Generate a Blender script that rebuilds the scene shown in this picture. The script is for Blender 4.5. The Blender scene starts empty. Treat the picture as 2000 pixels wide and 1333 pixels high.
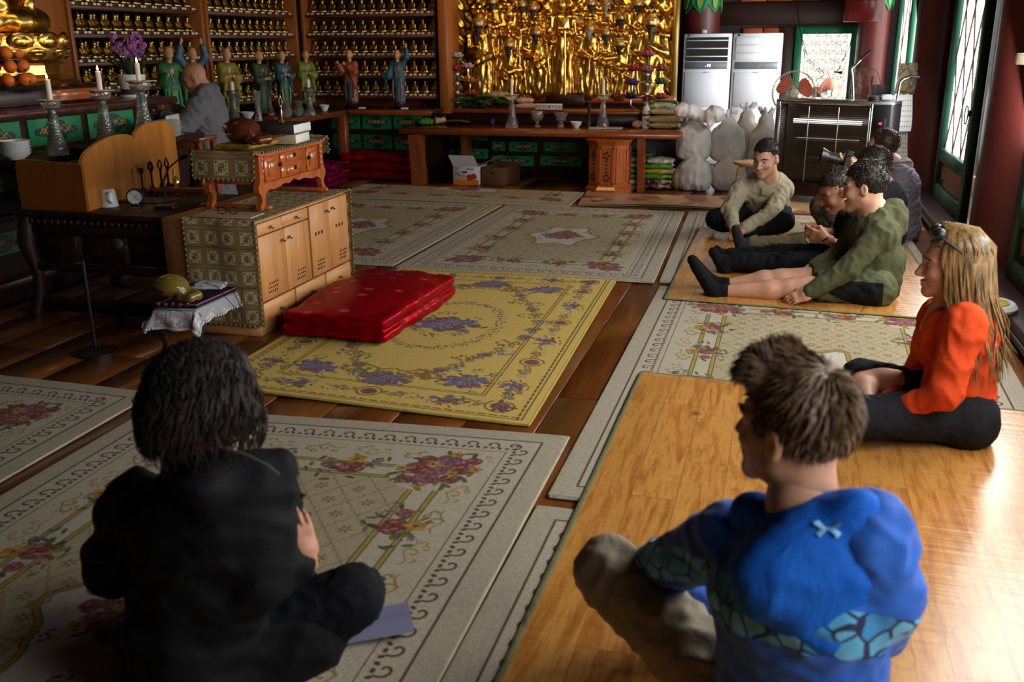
import bpy, bmesh, math, random
import numpy as np
from mathutils import Vector, Matrix
SC = bpy.context.scene
COL = SC.collection
R = math.radians
PI = math.pi
def V3(*a): return Vector(a)
random.seed(7)
RNG = np.random.default_rng(11)

# ------------------------------------------------------------------ camera, world, light, exposure
CAM_H = 1.6
CAM_YAW, CAM_PITCH, CAM_ROLL, CAM_F = -0.27665, 0.30602, -0.00823, 1849.2
_cy, _sy = math.cos(CAM_YAW), math.sin(CAM_YAW)
_F = Vector((_sy * math.cos(CAM_PITCH), _cy * math.cos(CAM_PITCH), -math.sin(CAM_PITCH)))
_r = Vector((_cy, -_sy, 0)); _u = _r.cross(_F)
CAM_X = math.cos(CAM_ROLL) * _r + math.sin(CAM_ROLL) * _u
CAM_Y = -math.sin(CAM_ROLL) * _r + math.cos(CAM_ROLL) * _u
cam_data = bpy.data.cameras.new('camera')
cam = bpy.data.objects.new('camera', cam_data)
COL.objects.link(cam)
M = Matrix.Identity(4)
for i in range(3):
    M[i][0] = CAM_X[i]; M[i][1] = CAM_Y[i]; M[i][2] = -_F[i]
M[2][3] = CAM_H
cam.matrix_world = M
cam_data.sensor_width = 36.0
cam_data.lens = CAM_F * 36.0 / 2000.0
cam_data.clip_start = 0.05
cam_data.dof.use_dof = True
cam_data.dof.focus_distance = 6.0
cam_data.dof.aperture_fstop = 3.2
SC.camera = cam

world = bpy.data.worlds.new('overcast_sky')
SC.world = world
world.use_nodes = True
bg = world.node_tree.nodes['Background']
bg.inputs[0].default_value = (0.85, 0.93, 1.0, 1)
bg.inputs[1].default_value = 4.0
SC.view_settings.view_transform = 'Standard'
SC.view_settings.look = 'None'
SC.view_settings.gamma = 1.0
SC.view_settings.use_curve_mapping = False
SC.view_settings.exposure = 0.22
SC.cycles.max_bounces = 7
SC.cycles.diffuse_bounces = 2
SC.cycles.glossy_bounces = 3
SC.cycles.transmission_bounces = 6
SC.cycles.sample_clamp_indirect = 3.0
SC.cycles.caustics_reflective = False
SC.cycles.caustics_refractive = False
SC.cycles.use_denoising = True

def sun(name, d, strength, col=(1, 1, 1), angle=0.5):
    l = bpy.data.lights.new(name, 'SUN'); l.energy = strength; l.color = col; l.angle = R(angle)
    o = bpy.data.objects.new(name, l); COL.objects.link(o)
    o.rotation_mode = 'QUATERNION'; o.rotation_quaternion = Vector(d).to_track_quat('-Z', 'Y')
def area(name, loc, to, sx, sy, power, col=(1, 1, 1), spread=180):
    l = bpy.data.lights.new(name, 'AREA'); l.shape = 'RECTANGLE'; l.size = sx; l.size_y = sy
    l.energy = power; l.color = col; l.spread = R(spread)
    o = bpy.data.objects.new(name, l); COL.objects.link(o); o.location = loc
    o.rotation_mode = 'QUATERNION'
    o.rotation_quaternion = (Vector(to) - Vector(loc)).to_track_quat('-Z', 'Y')
    return o
def point(name, loc, power, col, rad=.03):
    l = bpy.data.lights.new(name, 'POINT'); l.energy = power; l.color = col; l.shadow_soft_size = rad
    o = bpy.data.objects.new(name, l); COL.objects.link(o); o.location = loc
LIT_WINDOW = 3.6        # how bright the paper-lined windows are with the daylight behind them
# daylight coming in through the row of tall lattice doors in the right wall
for (y0, y1, pw) in ((.3, 1.6, 22), (2.2, 3.7, 36), (4.1, 5.3, 54)):
    area('daylight', (1.44, (y0 + y1) / 2, 1.4), (-.6, (y0 + y1) / 2, .5), y1 - y0, 1.7, pw, (1.0, 0.97, 0.93))
area('daylight', (1.45, 6.5, 1.35), (0, 6.5, 1.0), 1.0, 1.4, 44, (1.0, 0.97, 0.93))
area('daylight', (1.45, 9.3, 1.35), (0, 9.2, .8), 1.0, 1.4, 44, (1.0, 0.97, 0.93))
area('daylight', (1.30, 12.0, 1.35), (-1.2, 13.1, 1.0), .9, 1.4, 36, (1.0, 0.98, 0.96), 100)
area('altar_lamp', (-2.65, 9.9, 3.0), (-2.7, 11.5, 1.2), 1.6, .25, 14, (1.0, 0.62, 0.28))
area('shrine_lamp', (-4.1, 5.0, 2.75), (-5.0, 5.6, 1.5), .7, .3, 2.6, (1.0, 0.62, 0.3))
area('hall_fill', (-3.0, 8.2, 3.2), (-4.6, 9.2, 1.0), .9, .9, 1.2, (1.0, 0.8, 0.55))  # unseen fill light, added to lighten the left back of the hall

# ------------------------------------------------------------------ placing: camera ray through a point of the photograph, met with a plane
def ray(px, py):
    return CAM_X * ((px - 1000) / CAM_F) - CAM_Y * ((py - 666.5) / CAM_F) + _F
def at(px, py, X=None, Y=None, Z=None):
    d = ray(px, py); o = Vector((0, 0, CAM_H))
    t = (Z - CAM_H) / d.z if Z is not None else (Y / d.y if Y is not None else X / d.x)
    return o + d * t

# ------------------------------------------------------------------ objects
def tag(o, label=None, cat=None, group=None, kind=None):
    if label: o['label'] = label
    if cat: o['category'] = cat
    if group: o['group'] = group
    if kind: o['kind'] = kind
    return o
def thing(name, label, cat, loc=(0, 0, 0), rz=0, group=None):
    o = bpy.data.objects.new(name, None); COL.objects.link(o)
    o.empty_display_size = .05
    o.location = loc; o.rotation_euler = (0, 0, rz)
    return tag(o, label, cat, group)
def dup(root, loc=None, rz=None, label=None, group=None, scale=None):
    r = root.copy(); COL.objects.link(r)
    if loc is not None: r.location = loc
    if rz is not None: r.rotation_euler = (0, 0, rz)
    if scale is not None: r.scale = scale
    if label: r['label'] = label
    if group: r['group'] = group
    for ch in list(root.children):
        c = ch.copy(); COL.objects.link(c); c.parent = r
        for g in list(ch.children):
            d = g.copy(); COL.objects.link(d); d.parent = c
    return r

class MB:
    """collects simple solids into one mesh"""
    def __init__(s):
        s.v = []; s.f = []; s.m = []; s.uv = None; s.mi = 0
    def add(s, vs, fs, m=None):
        b = len(s.v); s.v.extend([tuple(v) for v in vs])
        s.f.extend([tuple(i + b for i in f) for f in fs])
        s.m.extend([s.mi if m is None else m] * len(fs)); return s
    def box(s, c, d, b=0.0, rot=None, m=None):
        hx, hy, hz = d[0] / 2, d[1] / 2, d[2] / 2
        b = min(b, hx * .49, hy * .49, hz * .49)
        vs = []; fs = []
        if b <= 0:
            vs = [(x * hx, y * hy, z * hz) for x in (-1, 1) for y in (-1, 1) for z in (-1, 1)]
            fs = [(0, 1, 3, 2), (4, 6, 7, 5), (0, 4, 5, 1), (2, 3, 7, 6), (0, 2, 6, 4), (1, 5, 7, 3)]
        else:
            idx = {}
            for x in (-1, 1):
                for y in (-1, 1):
                    for z in (-1, 1):
                        for a in range(3):
                            p = [x * (hx - b), y * (hy - b), z * (hz - b)]
                            p[a] += (x, y, z)[a] * b
                            idx[(x, y, z, a)] = len(vs); vs.append(tuple(p))
            I = lambda x, y, z, a: idx[(x, y, z, a)]
            for a in range(3):
                o1, o2 = (a + 1) % 3, (a + 2) % 3
                for sg in (-1, 1):
                    q = []
                    for (u, w) in ((-1, -1), (1, -1), (1, 1), (-1, 1)):
                        k = [0, 0, 0]; k[a] = sg; k[o1] = u; k[o2] = w
                        q.append(I(*k, a))
                    fs.append(tuple(q if sg > 0 else q[::-1]))
            for a in range(3):
                o1, o2 = (a + 1) % 3, (a + 2) % 3
                for u in (-1, 1):
                    for w in (-1, 1):
                        k0 = [0, 0, 0]; k1 = [0, 0, 0]
                        k0[a] = -1; k1[a] = 1
                        k0[o1] = k1[o1] = u; k0[o2] = k1[o2] = w
                        q = [I(*k0, o1), I(*k1, o1), I(*k1, o2), I(*k0, o2)]
                        fs.append(tuple(q if u * w < 0 else q[::-1]))
            for x in (-1, 1):
                for y in (-1, 1):
                    for z in (-1, 1):
                        q = [I(x, y, z, 0), I(x, y, z, 1), I(x, y, z, 2)]
                        fs.append(tuple(q if x * y * z > 0 else q[::-1]))
        c = Vector(c)
        if rot is not None:
            vs = [c + rot @ Vector(v) for v in vs]
        else:
            vs = [(v[0] + c[0], v[1] + c[1], v[2] + c[2]) for v in vs]
        return s.add(vs, fs, m)
    def tube(s, pts, r, n=8, caps=True, m=None, flat=1.0):
        pts = [Vector(p) for p in pts]; k = len(pts)
        rr = r if isinstance(r, (list, tuple)) else [r] * k
        vs = []; fs = []
        ref = None
        for i, p in enumerate(pts):
            t = (pts[min(i + 1, k - 1)] - pts[max(i - 1, 0)])
            t = t.normalized() if t.length > 1e-9 else Vector((0, 0, 1))
            if ref is None:
                ref = Vector((0, 0, 1)) if abs(t.z) < .9 else Vector((1, 0, 0))
            a = t.cross(ref)
            a = a.normalized() if a.length > 1e-6 else t.orthogonal().normalized()
            b2 = a.cross(t); ref = b2
            for j in range(n):
                th = 2 * PI * j / n
                vs.append(p + a * math.cos(th) * rr[i] + b2 * math.sin(th) * rr[i] * flat)
        for i in range(k - 1):
            for j in range(n):
                j2 = (j + 1) % n
                fs.append((i * n + j, i * n + j2, (i + 1) * n + j2, (i + 1) * n + j))
        if caps:
            fs.append(tuple(range(n))[::-1]); fs.append(tuple(range((k - 1) * n, k * n)))
        return s.add(vs, fs, m)
    def cyl(s, a, b, r, n=12, m=None, r2=None):
        return s.tube([a, b], [r, r if r2 is None else r2], n, True, m)
    def lathe(s, prof, n=24, c=(0, 0, 0), m=None, wob=None, caps=True):
        vs = []; fs = []; k = len(prof)
        for i, (r, z) in enumerate(prof):
            for j in range(n):
                th = 2 * PI * j / n
                q = r if wob is None else r * wob(i, th)
                vs.append((c[0] + q * math.cos(th), c[1] + q * math.sin(th), c[2] + z))
        for i in range(k - 1):
            for j in range(n):
                j2 = (j + 1) % n
                fs.append((i * n + j, i * n + j2, (i + 1) * n + j2, (i + 1) * n + j))
        if caps:
            fs.append(tuple(range(n))[::-1]); fs.append(tuple(range((k - 1) * n, k * n)))
        return s.add(vs, fs, m)
    def ell(s, c, r, n=12, k=8, rot=None, m=None):
        if not isinstance(r, (list, tuple)): r = (r, r, r)
        vs = []; fs = []
        for i in range(1, k):
            ph = PI * i / k
            for j in range(n):
                th = 2 * PI * j / n
                vs.append(Vector((r[0] * math.sin(ph) * math.cos(th), r[1] * math.sin(ph) * math.sin(th), -r[2] * math.cos(ph))))
        vs.append(Vector((0, 0, -r[2]))); vs.append(Vector((0, 0, r[2])))
        for i in range(k - 2):
            for j in range(n):
                j2 = (j + 1) % n
                fs.append((i * n + j, i * n + j2, (i + 1) * n + j2, (i + 1) * n + j))
        bt = len(vs) - 2
        for j in range(n):
            j2 = (j + 1) % n
            fs.append((bt, j2, j)); fs.append((bt + 1, (k - 2) * n + j, (k - 2) * n + j2))
        c = Vector(c)
        vs = [c + (rot @ v if rot is not None else v) for v in vs]
        return s.add(vs, fs, m)
    def prism(s, poly, depth, f, m=None):
        """extrude the outline poly by depth; f(u, v, w) maps to space"""
        n = len(poly)
        vs = [f(u, v, 0) for u, v in poly] + [f(u, v, depth) for u, v in poly]
        fs = [tuple(range(n))[::-1], tuple(range(n, 2 * n))]
        fs += [(i, (i + 1) % n, n + (i + 1) % n, n + i) for i in range(n)]
        return s.add(vs, fs, m)
    def grid(s, nu, nv, f, m=None, closed=False):
        vs = [f(i / (nu - 1), j / (nv - 1)) for j in range(nv) for i in range(nu)]
        fs = [(j * nu + i, j * nu + i + 1, (j + 1) * nu + i + 1, (j + 1) * nu + i) for j in range(nv - 1) for i in range(nu - 1)]
        return s.add(vs, fs, m)
    def mesh(s, name, mats, smooth=True, ang=40):
        me = bpy.data.meshes.new(name); me.from_pydata(s.v, [], s.f)
        if not isinstance(mats, (list, tuple)): mats = [mats]
        for x in mats: me.materials.append(x)
        if len(mats) > 1: me.polygons.foreach_set('material_index', s.m)
        me.update()
        if smooth:
            bm = bmesh.new(); bm.from_mesh(me)
            bmesh.ops.recalc_face_normals(bm, faces=bm.faces)
            lim = R(ang)
            for f in bm.faces: f.smooth = True
            for e in bm.edges:
                if len(e.link_faces) == 2 and e.calc_face_angle(0) > lim: e.smooth = False
            bm.to_mesh(me); bm.free()
        return me
    def build(s, name, mats, parent=None, smooth=True, loc=None, rz=0, ang=40):
        o = bpy.data.objects.new(name, s.mesh(name, mats, smooth, ang)); COL.objects.link(o)
        if parent is not None: o.parent = parent
        if loc is not None: o.location = loc
        if rz: o.rotation_euler = (0, 0, rz)
        return o
def inst(name, me, parent, loc=(0, 0, 0), rot=(0, 0, 0), scale=None):
    o = bpy.data.objects.new(name, me); COL.objects.link(o); o.parent = parent
    o.location = loc; o.rotation_euler = rot
    if scale is not None: o.scale = scale
    return o
def box(name, c, d, mat, parent=None, b=.004, rot=None, **k):
    return MB().box(c, d, b, rot).build(name, mat, parent, ang=60, **k)
def text(name, body, size, mat, parent, loc, rot, depth=.0006, align='CENTER'):
    cu = bpy.data.curves.new(name, 'FONT'); cu.body = body; cu.size = size; cu.extrude = depth
    cu.align_x = align; cu.align_y = 'CENTER'
    o = bpy.data.objects.new(name, cu); COL.objects.link(o)
    dg = bpy.context.evaluated_depsgraph_get()
    me = bpy.data.meshes.new_from_object(o.evaluated_get(dg)); bpy.data.objects.remove(o)
    me.materials.clear(); me.materials.append(mat)
    o = bpy.data.objects.new(name, me); COL.objects.link(o); o.parent = parent
    o.location = loc; o.rotation_euler = rot
    return o

# ------------------------------------------------------------------ materials
def lin(c):
    return tuple((x / 12.92 if x <= .04045 else ((x + .055) / 1.055) ** 2.4) for x in c)
def hexc(h):
    return lin(tuple(int(h[i:i + 2], 16) / 255 for i in (0, 2, 4)))
class NT:
    def __init__(s, name):
        s.mat = bpy.data.materials.new(name); s.mat.use_nodes = True
        s.t = s.mat.node_tree; s.b = s.t.nodes['Principled BSDF']; s.n = s.t.nodes
    def new(s, typ, **kw):
        n = s.n.new(typ)
        for k, v in kw.items(): setattr(n, k, v)
        return n
    def link(s, a, b): s.t.links.new(a, b)
    def coords(s, scale=(1, 1, 1), kind='Object', rot=(0, 0, 0)):
        tc = s.new('ShaderNodeTexCoord'); mp = s.new('ShaderNodeMapping')
        mp.inputs['Scale'].default_value = scale; mp.inputs['Rotation'].default_value = rot
        s.link(tc.outputs[kind], mp.inputs['Vector']); return mp.outputs['Vector']
    def noise(s, vec, scale, detail=3, rough=.5, dist=0):
        n = s.new('ShaderNodeTexNoise'); n.inputs['Scale'].default_value = scale
        n.inputs['Detail'].default_value = detail; n.inputs['Roughness'].default_value = rough
        n.inputs['Distortion'].default_value = dist
        s.link(vec, n.inputs['Vector']); return n.outputs['Fac']
    def ramp(s, fac, stops):
        r = s.new('ShaderNodeValToRGB'); e = r.color_ramp.elements
        while len(e) < len(stops): e.new(.5)
        for x, (p, c) in zip(e, stops):
            x.position = p; x.color = (*c, 1) if len(c) == 3 else c
        s.link(fac, r.inputs['Fac']); return r.outputs['Color']
    def mix(s, fac, a, b, mode='MIX'):
        m = s.new('ShaderNodeMix', data_type='RGBA', blend_type=mode)
        for sock, v in ((m.inputs[0], fac), (m.inputs[6], a), (m.inputs[7], b)):
            if hasattr(v, 'is_output'): s.link(v, sock)
            elif isinstance(v, (int, float)): sock.default_value = v
            else: sock.default_value = (*v, 1) if len(v) == 3 else v
        return m.outputs[2]
    def math(s, op, a, b=None):
        m = s.new('ShaderNodeMath', operation=op)
        for i, v in enumerate((a, b)):
            if v is None: continue
            if hasattr(v, 'is_output'): s.link(v, m.inputs[i])
            else: m.inputs[i].default_value = v
        return m.outputs[0]
    def col(s, c):
        if hasattr(c, 'is_output'): s.link(c, s.b.inputs['Base Color'])
        else: s.b.inputs['Base Color'].default_value = (*c, 1)
    def set(s, **k):
        for n, v in k.items():
            i = s.b.inputs[n.replace('_', ' ')]
            if hasattr(v, 'is_output'): s.link(v, i)
            else: i.default_value = v
    def bump(s, h, strength=.3, dist=.01):
        b = s.new('ShaderNodeBump'); b.inputs['Strength'].default_value = strength
        b.inputs['Distance'].default_value = dist
        s.link(h, b.inputs['Height']); s.link(b.outputs['Normal'], s.b.inputs['Normal'])
def plain(name, c, rough=.5, metal=0.0, var=.12, scale=8, bump=0.0, bscale=None, **k):
    t = NT(name); v = t.coords()
    n = t.noise(v, scale, 3)
    lo = tuple(x * (1 - var) for x in c); hi = tuple(min(1, x * (1 + var)) for x in c)
    t.col(t.ramp(n, [(.3, lo), (.7, hi)]))
    t.set(Roughness=rough, Metallic=metal, **k)
    if bump: t.bump(t.noise(v, bscale or scale * 4, 3), bump, .01)
    return t.mat
def wood(name, c1, c2, axis='Z', scale=1.0, rough=.35, coat=0.0, bump=.08, knots=0.0):
    t = NT(name)
    st = {'X': (1.2, 14, 14), 'Y': (14, 1.2, 14), 'Z': (14, 14, 1.2)}[axis]
    oi = t.new('ShaderNodeObjectInfo')
    tc = t.new('ShaderNodeTexCoord'); ad = t.new('ShaderNodeVectorMath', operation='ADD')
    sc = t.new('ShaderNodeVectorMath', operation='SCALE'); cb = t.new('ShaderNodeCombineXYZ')
    for i in range(3): t.link(oi.outputs['Random'], cb.inputs[i])
    t.link(cb.outputs[0], sc.inputs[0]); sc.inputs['Scale'].default_value = 9.0
    t.link(tc.outputs['Object'], ad.inputs[0]); t.link(sc.outputs[0], ad.inputs[1])
    mp = t.new('ShaderNodeMapping'); mp.inputs['Scale'].default_value = tuple(x * scale for x in st)
    t.link(ad.outputs[0], mp.inputs['Vector'])
    v = mp.outputs['Vector']
    a = t.noise(v, 1.0, 5, .6, .8); b = t.noise(v, 4.0, 3, .7)
    g = t.math('ADD', t.math('MULTIPLY', a, .75), t.math('MULTIPLY', b, .25))
    mid = tuple((x + y) / 2 for x, y in zip(c1, c2))
    t.col(t.ramp(g, [(.32, c1), (.5, mid), (.66, c2)]))
    t.set(Roughness=rough, Coat_Weight=coat, Coat_Roughness=.15)
    if bump: t.bump(g, bump, .004)
    return t.mat
def cloth(name, c, rough=.9, weave=220, var=.1, sheen=.0, wrinkle=.42, **k):
    t = NT(name); v = t.coords()
    n = t.noise(v, 6, 4)
    lo = tuple(x * (1 - var) for x in c); hi = tuple(min(1, x * (1 + var)) for x in c)
    t.col(t.ramp(n, [(.3, lo), (.7, hi)]))
    t.set(Roughness=rough, Sheen_Weight=sheen, Specular_IOR_Level=.2, **k)
    w = t.noise(t.coords((1, 1, .6)), 8, 3, .5, 1.0)
    t.bump(t.math('ADD', w, t.math('MULTIPLY', t.noise(v, weave, 2), .06)), wrinkle, .03)
    return t.mat
def emit(name, c, s):
    t = NT(name); t.col(c); t.set(Emission_Color=(*c, 1), Emission_Strength=s); return t.mat
def image_mat(name, arr, rough=.9, bump=.12, metal=0.0, alpha=False, coat=0.0):
    """arr: h x w x 3 or 4 sRGB floats painted in this script, row 0 at the top; mapped by the UVs of the mesh"""
    h, w = arr.shape[:2]
    im = bpy.data.images.new(name, w, h, alpha=alpha)
    px = np.ones((h, w, 4), np.float32); px[:, :, :arr.shape[2]] = arr
    im.pixels.foreach_set(px[::-1].ravel()); im.pack()
    t = NT(name); n = t.new('ShaderNodeTexImage'); n.image = im; n.extension = 'EXTEND'
    tc = t.new('ShaderNodeTexCoord'); t.link(tc.outputs['UV'], n.inputs['Vector'])
    t.col(n.outputs['Color']); t.set(Roughness=rough, Metallic=metal, Coat_Weight=coat)
    if alpha: t.link(n.outputs['Alpha'], t.b.inputs['Alpha'])
    if bump:
        v = t.coords(); t.bump(t.noise(v, 260, 2), bump, .003)
    return t.mat
def set_uv(o, f):
    """f(co) -> (u, v) from the vertex position"""
    me = o.data; uv = me.uv_layers.new(name='UVMap')
    nl = len(me.loops); vi = np.empty(nl, np.int32); me.loops.foreach_get('vertex_index', vi)
    co = np.empty(len(me.vertices) * 3, np.float32); me.vertices.foreach_get('co', co); co = co.reshape(-1, 3)
    a = np.array([f(c) for c in co], np.float32)
    uv.data.foreach_set('uv', a[vi].ravel())
# ------------------------------------------------------------------ organic shapes: distance fields meshed with surface nets
F4 = np.float32
class SDF:
    def __init__(s, h, k=.02):
        s.h = h; s.k = k; s.ops = []
    def cap(s, a, b, ra, rb=None, k=None, lat=None, sx=1.0):
        """round cone from a to b; lat / sx: widen the section along the direction lat"""
        s.ops.append(('cap', np.array(a, F4), np.array(b, F4), ra, ra if rb is None else rb, s.k if k is None else k,
                      None if lat is None else np.array(Vector(lat).normalized(), F4), sx)); return s
    def chain(s, pts, rs, k=None, **kw):
        for i in range(len(pts) - 1): s.cap(pts[i], pts[i + 1], rs[i], rs[i + 1], k, **kw)
        return s
    def ell(s, c, r, rot=None, k=None, sub=False):
        if not isinstance(r, (list, tuple)): r = (r, r, r)
        s.ops.append(('ell', np.array(c, F4), np.array(r, F4), None if rot is None else np.array(rot, F4), s.k if k is None else k, sub)); return s
    def box(s, c, d, rot=None, rad=.01, k=None, sub=False):
        s.ops.append(('box', np.array(c, F4), np.array(d, F4) / 2 - rad, None if rot is None else np.array(rot, F4), s.k if k is None else k, sub, rad)); return s
    def cut(s, p, n, rng=9.0, k=.008):
        s.ops.append(('cut', np.array(p, F4), np.array(Vector(n).normalized(), F4), rng, k)); return s
    def verts(s):
        h = s.h; lo = np.full(3, 1e9); hi = -lo
        for o in s.ops:
            if o[0] == 'cap':
                r = max(o[3], o[4]) * max(1, o[7]); q = np.array([o[1], o[2]])
                lo = np.minimum(lo, q.min(0) - r); hi = np.maximum(hi, q.max(0) + r)
            elif o[0] in ('ell', 'box') and not o[5]:
                r = o[2].max() if o[0] == 'ell' else np.linalg.norm(o[2]) + o[6]
                lo = np.minimum(lo, o[1] - r); hi = np.maximum(hi, o[1] + r)
        lo -= 3 * h; hi += 3 * h
        n = np.ceil((hi - lo) / h).astype(int) + 1
        ax = [(lo[i] + h * np.arange(n[i])).astype(F4) for i in range(3)]
        F = np.full(n, .25, F4)
        for o in s.ops:
            if o[0] == 'cap':
                r = max(o[3], o[4]) * max(1, o[7]); k = o[5]; q = np.array([o[1], o[2]]); a, b = q.min(0) - r, q.max(0) + r
            elif o[0] == 'cut':
                a, b, k = o[1] - o[3], o[1] + o[3], 0
            else:
                r = o[2].max() if o[0] == 'ell' else np.linalg.norm(o[2]) + o[6]
                k = o[4]; a, b = o[1] - r, o[1] + r
            pad = k + 3 * h
            i0 = np.clip(np.floor((a - pad - lo) / h).astype(int), 0, n - 1); i1 = np.clip(np.ceil((b + pad - lo) / h).astype(int) + 1, 1, n)
            if (i1 <= i0).any(): continue
            sl = tuple(slice(i0[j], i1[j]) for j in range(3))
            X = ax[0][sl[0]][:, None, None]; Y = ax[1][sl[1]][None, :, None]; Z = ax[2][sl[2]][None, None, :]
            f = F[sl]
            if o[0] == 'cap':
                A, B = o[1], o[2]; d = B - A; L = max(float(d @ d), 1e-10)
                px, py, pz = X - A[0], Y - A[1], Z - A[2]
                t = np.clip((px * d[0] + py * d[1] + pz * d[2]) / L, 0, 1)
                qx, qy, qz = px - t * d[0], py - t * d[1], pz - t * d[2]
                if o[6] is not None:
                    l = o[6]; c = (qx * l[0] + qy * l[1] + qz * l[2]) * (1 / o[7] - 1)
                    qx = qx + c * l[0]; qy = qy + c * l[1]; qz = qz + c * l[2]
                g = np.sqrt(qx * qx + qy * qy + qz * qz) - (o[3] + (o[4] - o[3]) * t)
                sub = False
            elif o[0] == 'cut':
                g = (X - o[1][0]) * o[2][0] + (Y - o[1][1]) * o[2][1] + (Z - o[1][2]) * o[2][2]
                F[sl] = np.maximum(f, g); continue
            else:
                px, py, pz = X - o[1][0], Y - o[1][1], Z - o[1][2]
                if o[3] is not None:
                    m = o[3]
                    px, py, pz = (px * m[0, 0] + py * m[1, 0] + pz * m[2, 0], px * m[0, 1] + py * m[1, 1] + pz * m[2, 1], px * m[0, 2] + py * m[1, 2] + pz * m[2, 2])
                if o[0] == 'ell':
                    r = o[2]
                    k0 = np.sqrt((px / r[0]) ** 2 + (py / r[1]) ** 2 + (pz / r[2]) ** 2)
                    k1 = np.sqrt((px / r[0] ** 2) ** 2 + (py / r[1] ** 2) ** 2 + (pz / r[2] ** 2) ** 2) + 1e-9
                    g = k0 * (k0 - 1) / k1
                else:
                    qx, qy, qz = np.abs(px) - o[2][0], np.abs(py) - o[2][1], np.abs(pz) - o[2][2]
                    g = np.sqrt(np.maximum(qx, 0) ** 2 + np.maximum(qy, 0) ** 2 + np.maximum(qz, 0) ** 2) + np.minimum(np.maximum(qx, np.maximum(qy, qz)), 0) - o[6]
                sub = o[5]
            if sub:
                g = -g
                hh = np.clip(.5 - .5 * (g - f) / max(k, 1e-6), 0, 1)
                F[sl] = g + (f - g) * hh + k * hh * (1 - hh)
            else:
                hh = np.clip(.5 + .5 * (g - f) / max(k, 1e-6), 0, 1)
                F[sl] = g + (f - g) * hh - k * hh * (1 - hh)
        return surface_nets(F, lo, h)

def surface_nets(F, lo, h):
    S = F < 0
    nx, ny, nz = F.shape
    c = np.zeros((nx - 1, ny - 1, nz - 1), np.uint8)
    for a in (0, 1):
        for b in (0, 1):
            for d in (0, 1):
                c += S[a:nx - 1 + a, b:ny - 1 + b, d:nz - 1 + d]
    act = (c > 0) & (c < 8)
    I, J, K = np.nonzero(act)
    idx = np.full(act.shape, -1, np.int32); idx[I, J, K] = np.arange(len(I))
    acc = np.zeros((len(I), 3), F4); cnt = np.zeros(len(I), F4)
    cor = [(a, b, d) for a in (0, 1) for b in (0, 1) for d in (0, 1)]
    val = {q: F[I + q[0], J + q[1], K + q[2]] for q in cor}
    for q in cor:
        for a in range(3):
            if q[a]: continue
            p = list(q); p[a] = 1; p = tuple(p)
            f0, f1 = val[q], val[p]
            m = (f0 < 0) != (f1 < 0)
            t = np.where(m, f0 / np.where(m, f0 - f1, 1), 0)
            for j in range(3):
                acc[:, j] += np.where(m, q[j] + (t if j == a else 0), 0)
            cnt += m
    P = np.stack([I, J, K], 1) + acc / np.maximum(cnt, 1)[:, None]
    V = (lo + P * h).astype(F4)
    faces = []
    for a in range(3):
        b, d = (a + 1) % 3, (a + 2) % 3
        s0 = [slice(None)] * 3; s1 = [slice(None)] * 3
        s0[a] = slice(0, -1); s1[a] = slice(1, None)
        e = S[tuple(s0)] != S[tuple(s1)]
        q = np.array(np.nonzero(e)).T
        q = q[(q[:, b] > 0) & (q[:, d] > 0) & (q[:, b] < F.shape[b] - 1) & (q[:, d] < F.shape[d] - 1)]
        if not len(q): continue
        def g(db, dd):
            w = q.copy(); w[:, b] += db; w[:, d] += dd
            return idx[w[:, 0], w[:, 1], w[:, 2]]
        quad = np.stack([g(-1, -1), g(0, -1), g(0, 0), g(-1, 0)], 1)
        inside = S[q[:, 0], q[:, 1], q[:, 2]]
        quad = np.where(inside[:, None], quad, quad[:, ::-1])
        faces.append(quad)
    return V, np.concatenate(faces) if faces else np.zeros((0, 4), np.int32)

def vnormals(V, Q):
    n = np.cross(V[Q[:, 2]] - V[Q[:, 0]], V[Q[:, 3]] - V[Q[:, 1]])
    N = np.zeros_like(V)
    for j in range(4): np.add.at(N, Q[:, j], n)
    return N / (np.linalg.norm(N, axis=1, keepdims=True) + 1e-12)
def relax(V, Q, it=2, w=.5):
    E = np.concatenate([Q[:, [0, 1]], Q[:, [1, 2]], Q[:, [2, 3]], Q[:, [3, 0]]])
    E = np.concatenate([E, E[:, ::-1]])
    cnt = np.bincount(E[:, 0], minlength=len(V)).astype(F4)[:, None] + 1e-6
    for _ in range(it):
        acc = np.stack([np.bincount(E[:, 0], V[E[:, 1], j], len(V)) for j in range(3)], 1)
        V = (V * (1 - w) + w * acc / cnt).astype(F4)
    return V
def waves(V, freq, seed, n=5, warp=.6):
    """smooth cheap noise in about -1..1"""
    g = np.random.default_rng(seed); P = V * freq
    P = P + warp * np.sin(P[:, [1, 2, 0]] * 1.3 + g.uniform(0, 6, 3))
    o = np.zeros(len(V), F4)
    for _ in range(n):
        d = g.normal(size=3); d /= np.linalg.norm(d)
        o += np.sin(P @ d * g.uniform(.7, 1.5) + g.uniform(0, 6.3))
    return o / n * 1.4
def folds(V, Q, amp, freq, seed, stretch=(1, 1, 1)):
    """sharp-creased cloth folds"""
    N = vnormals(V, Q); P = V * np.array(stretch, F4)
    a = waves(P, freq, seed); b = waves(P, freq * 2.3, seed + 1)
    d = (1 - np.abs(a) * 1.6) * .7 + .3 * b
    return (V + N * (d * amp)[:, None]).astype(F4)
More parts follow.
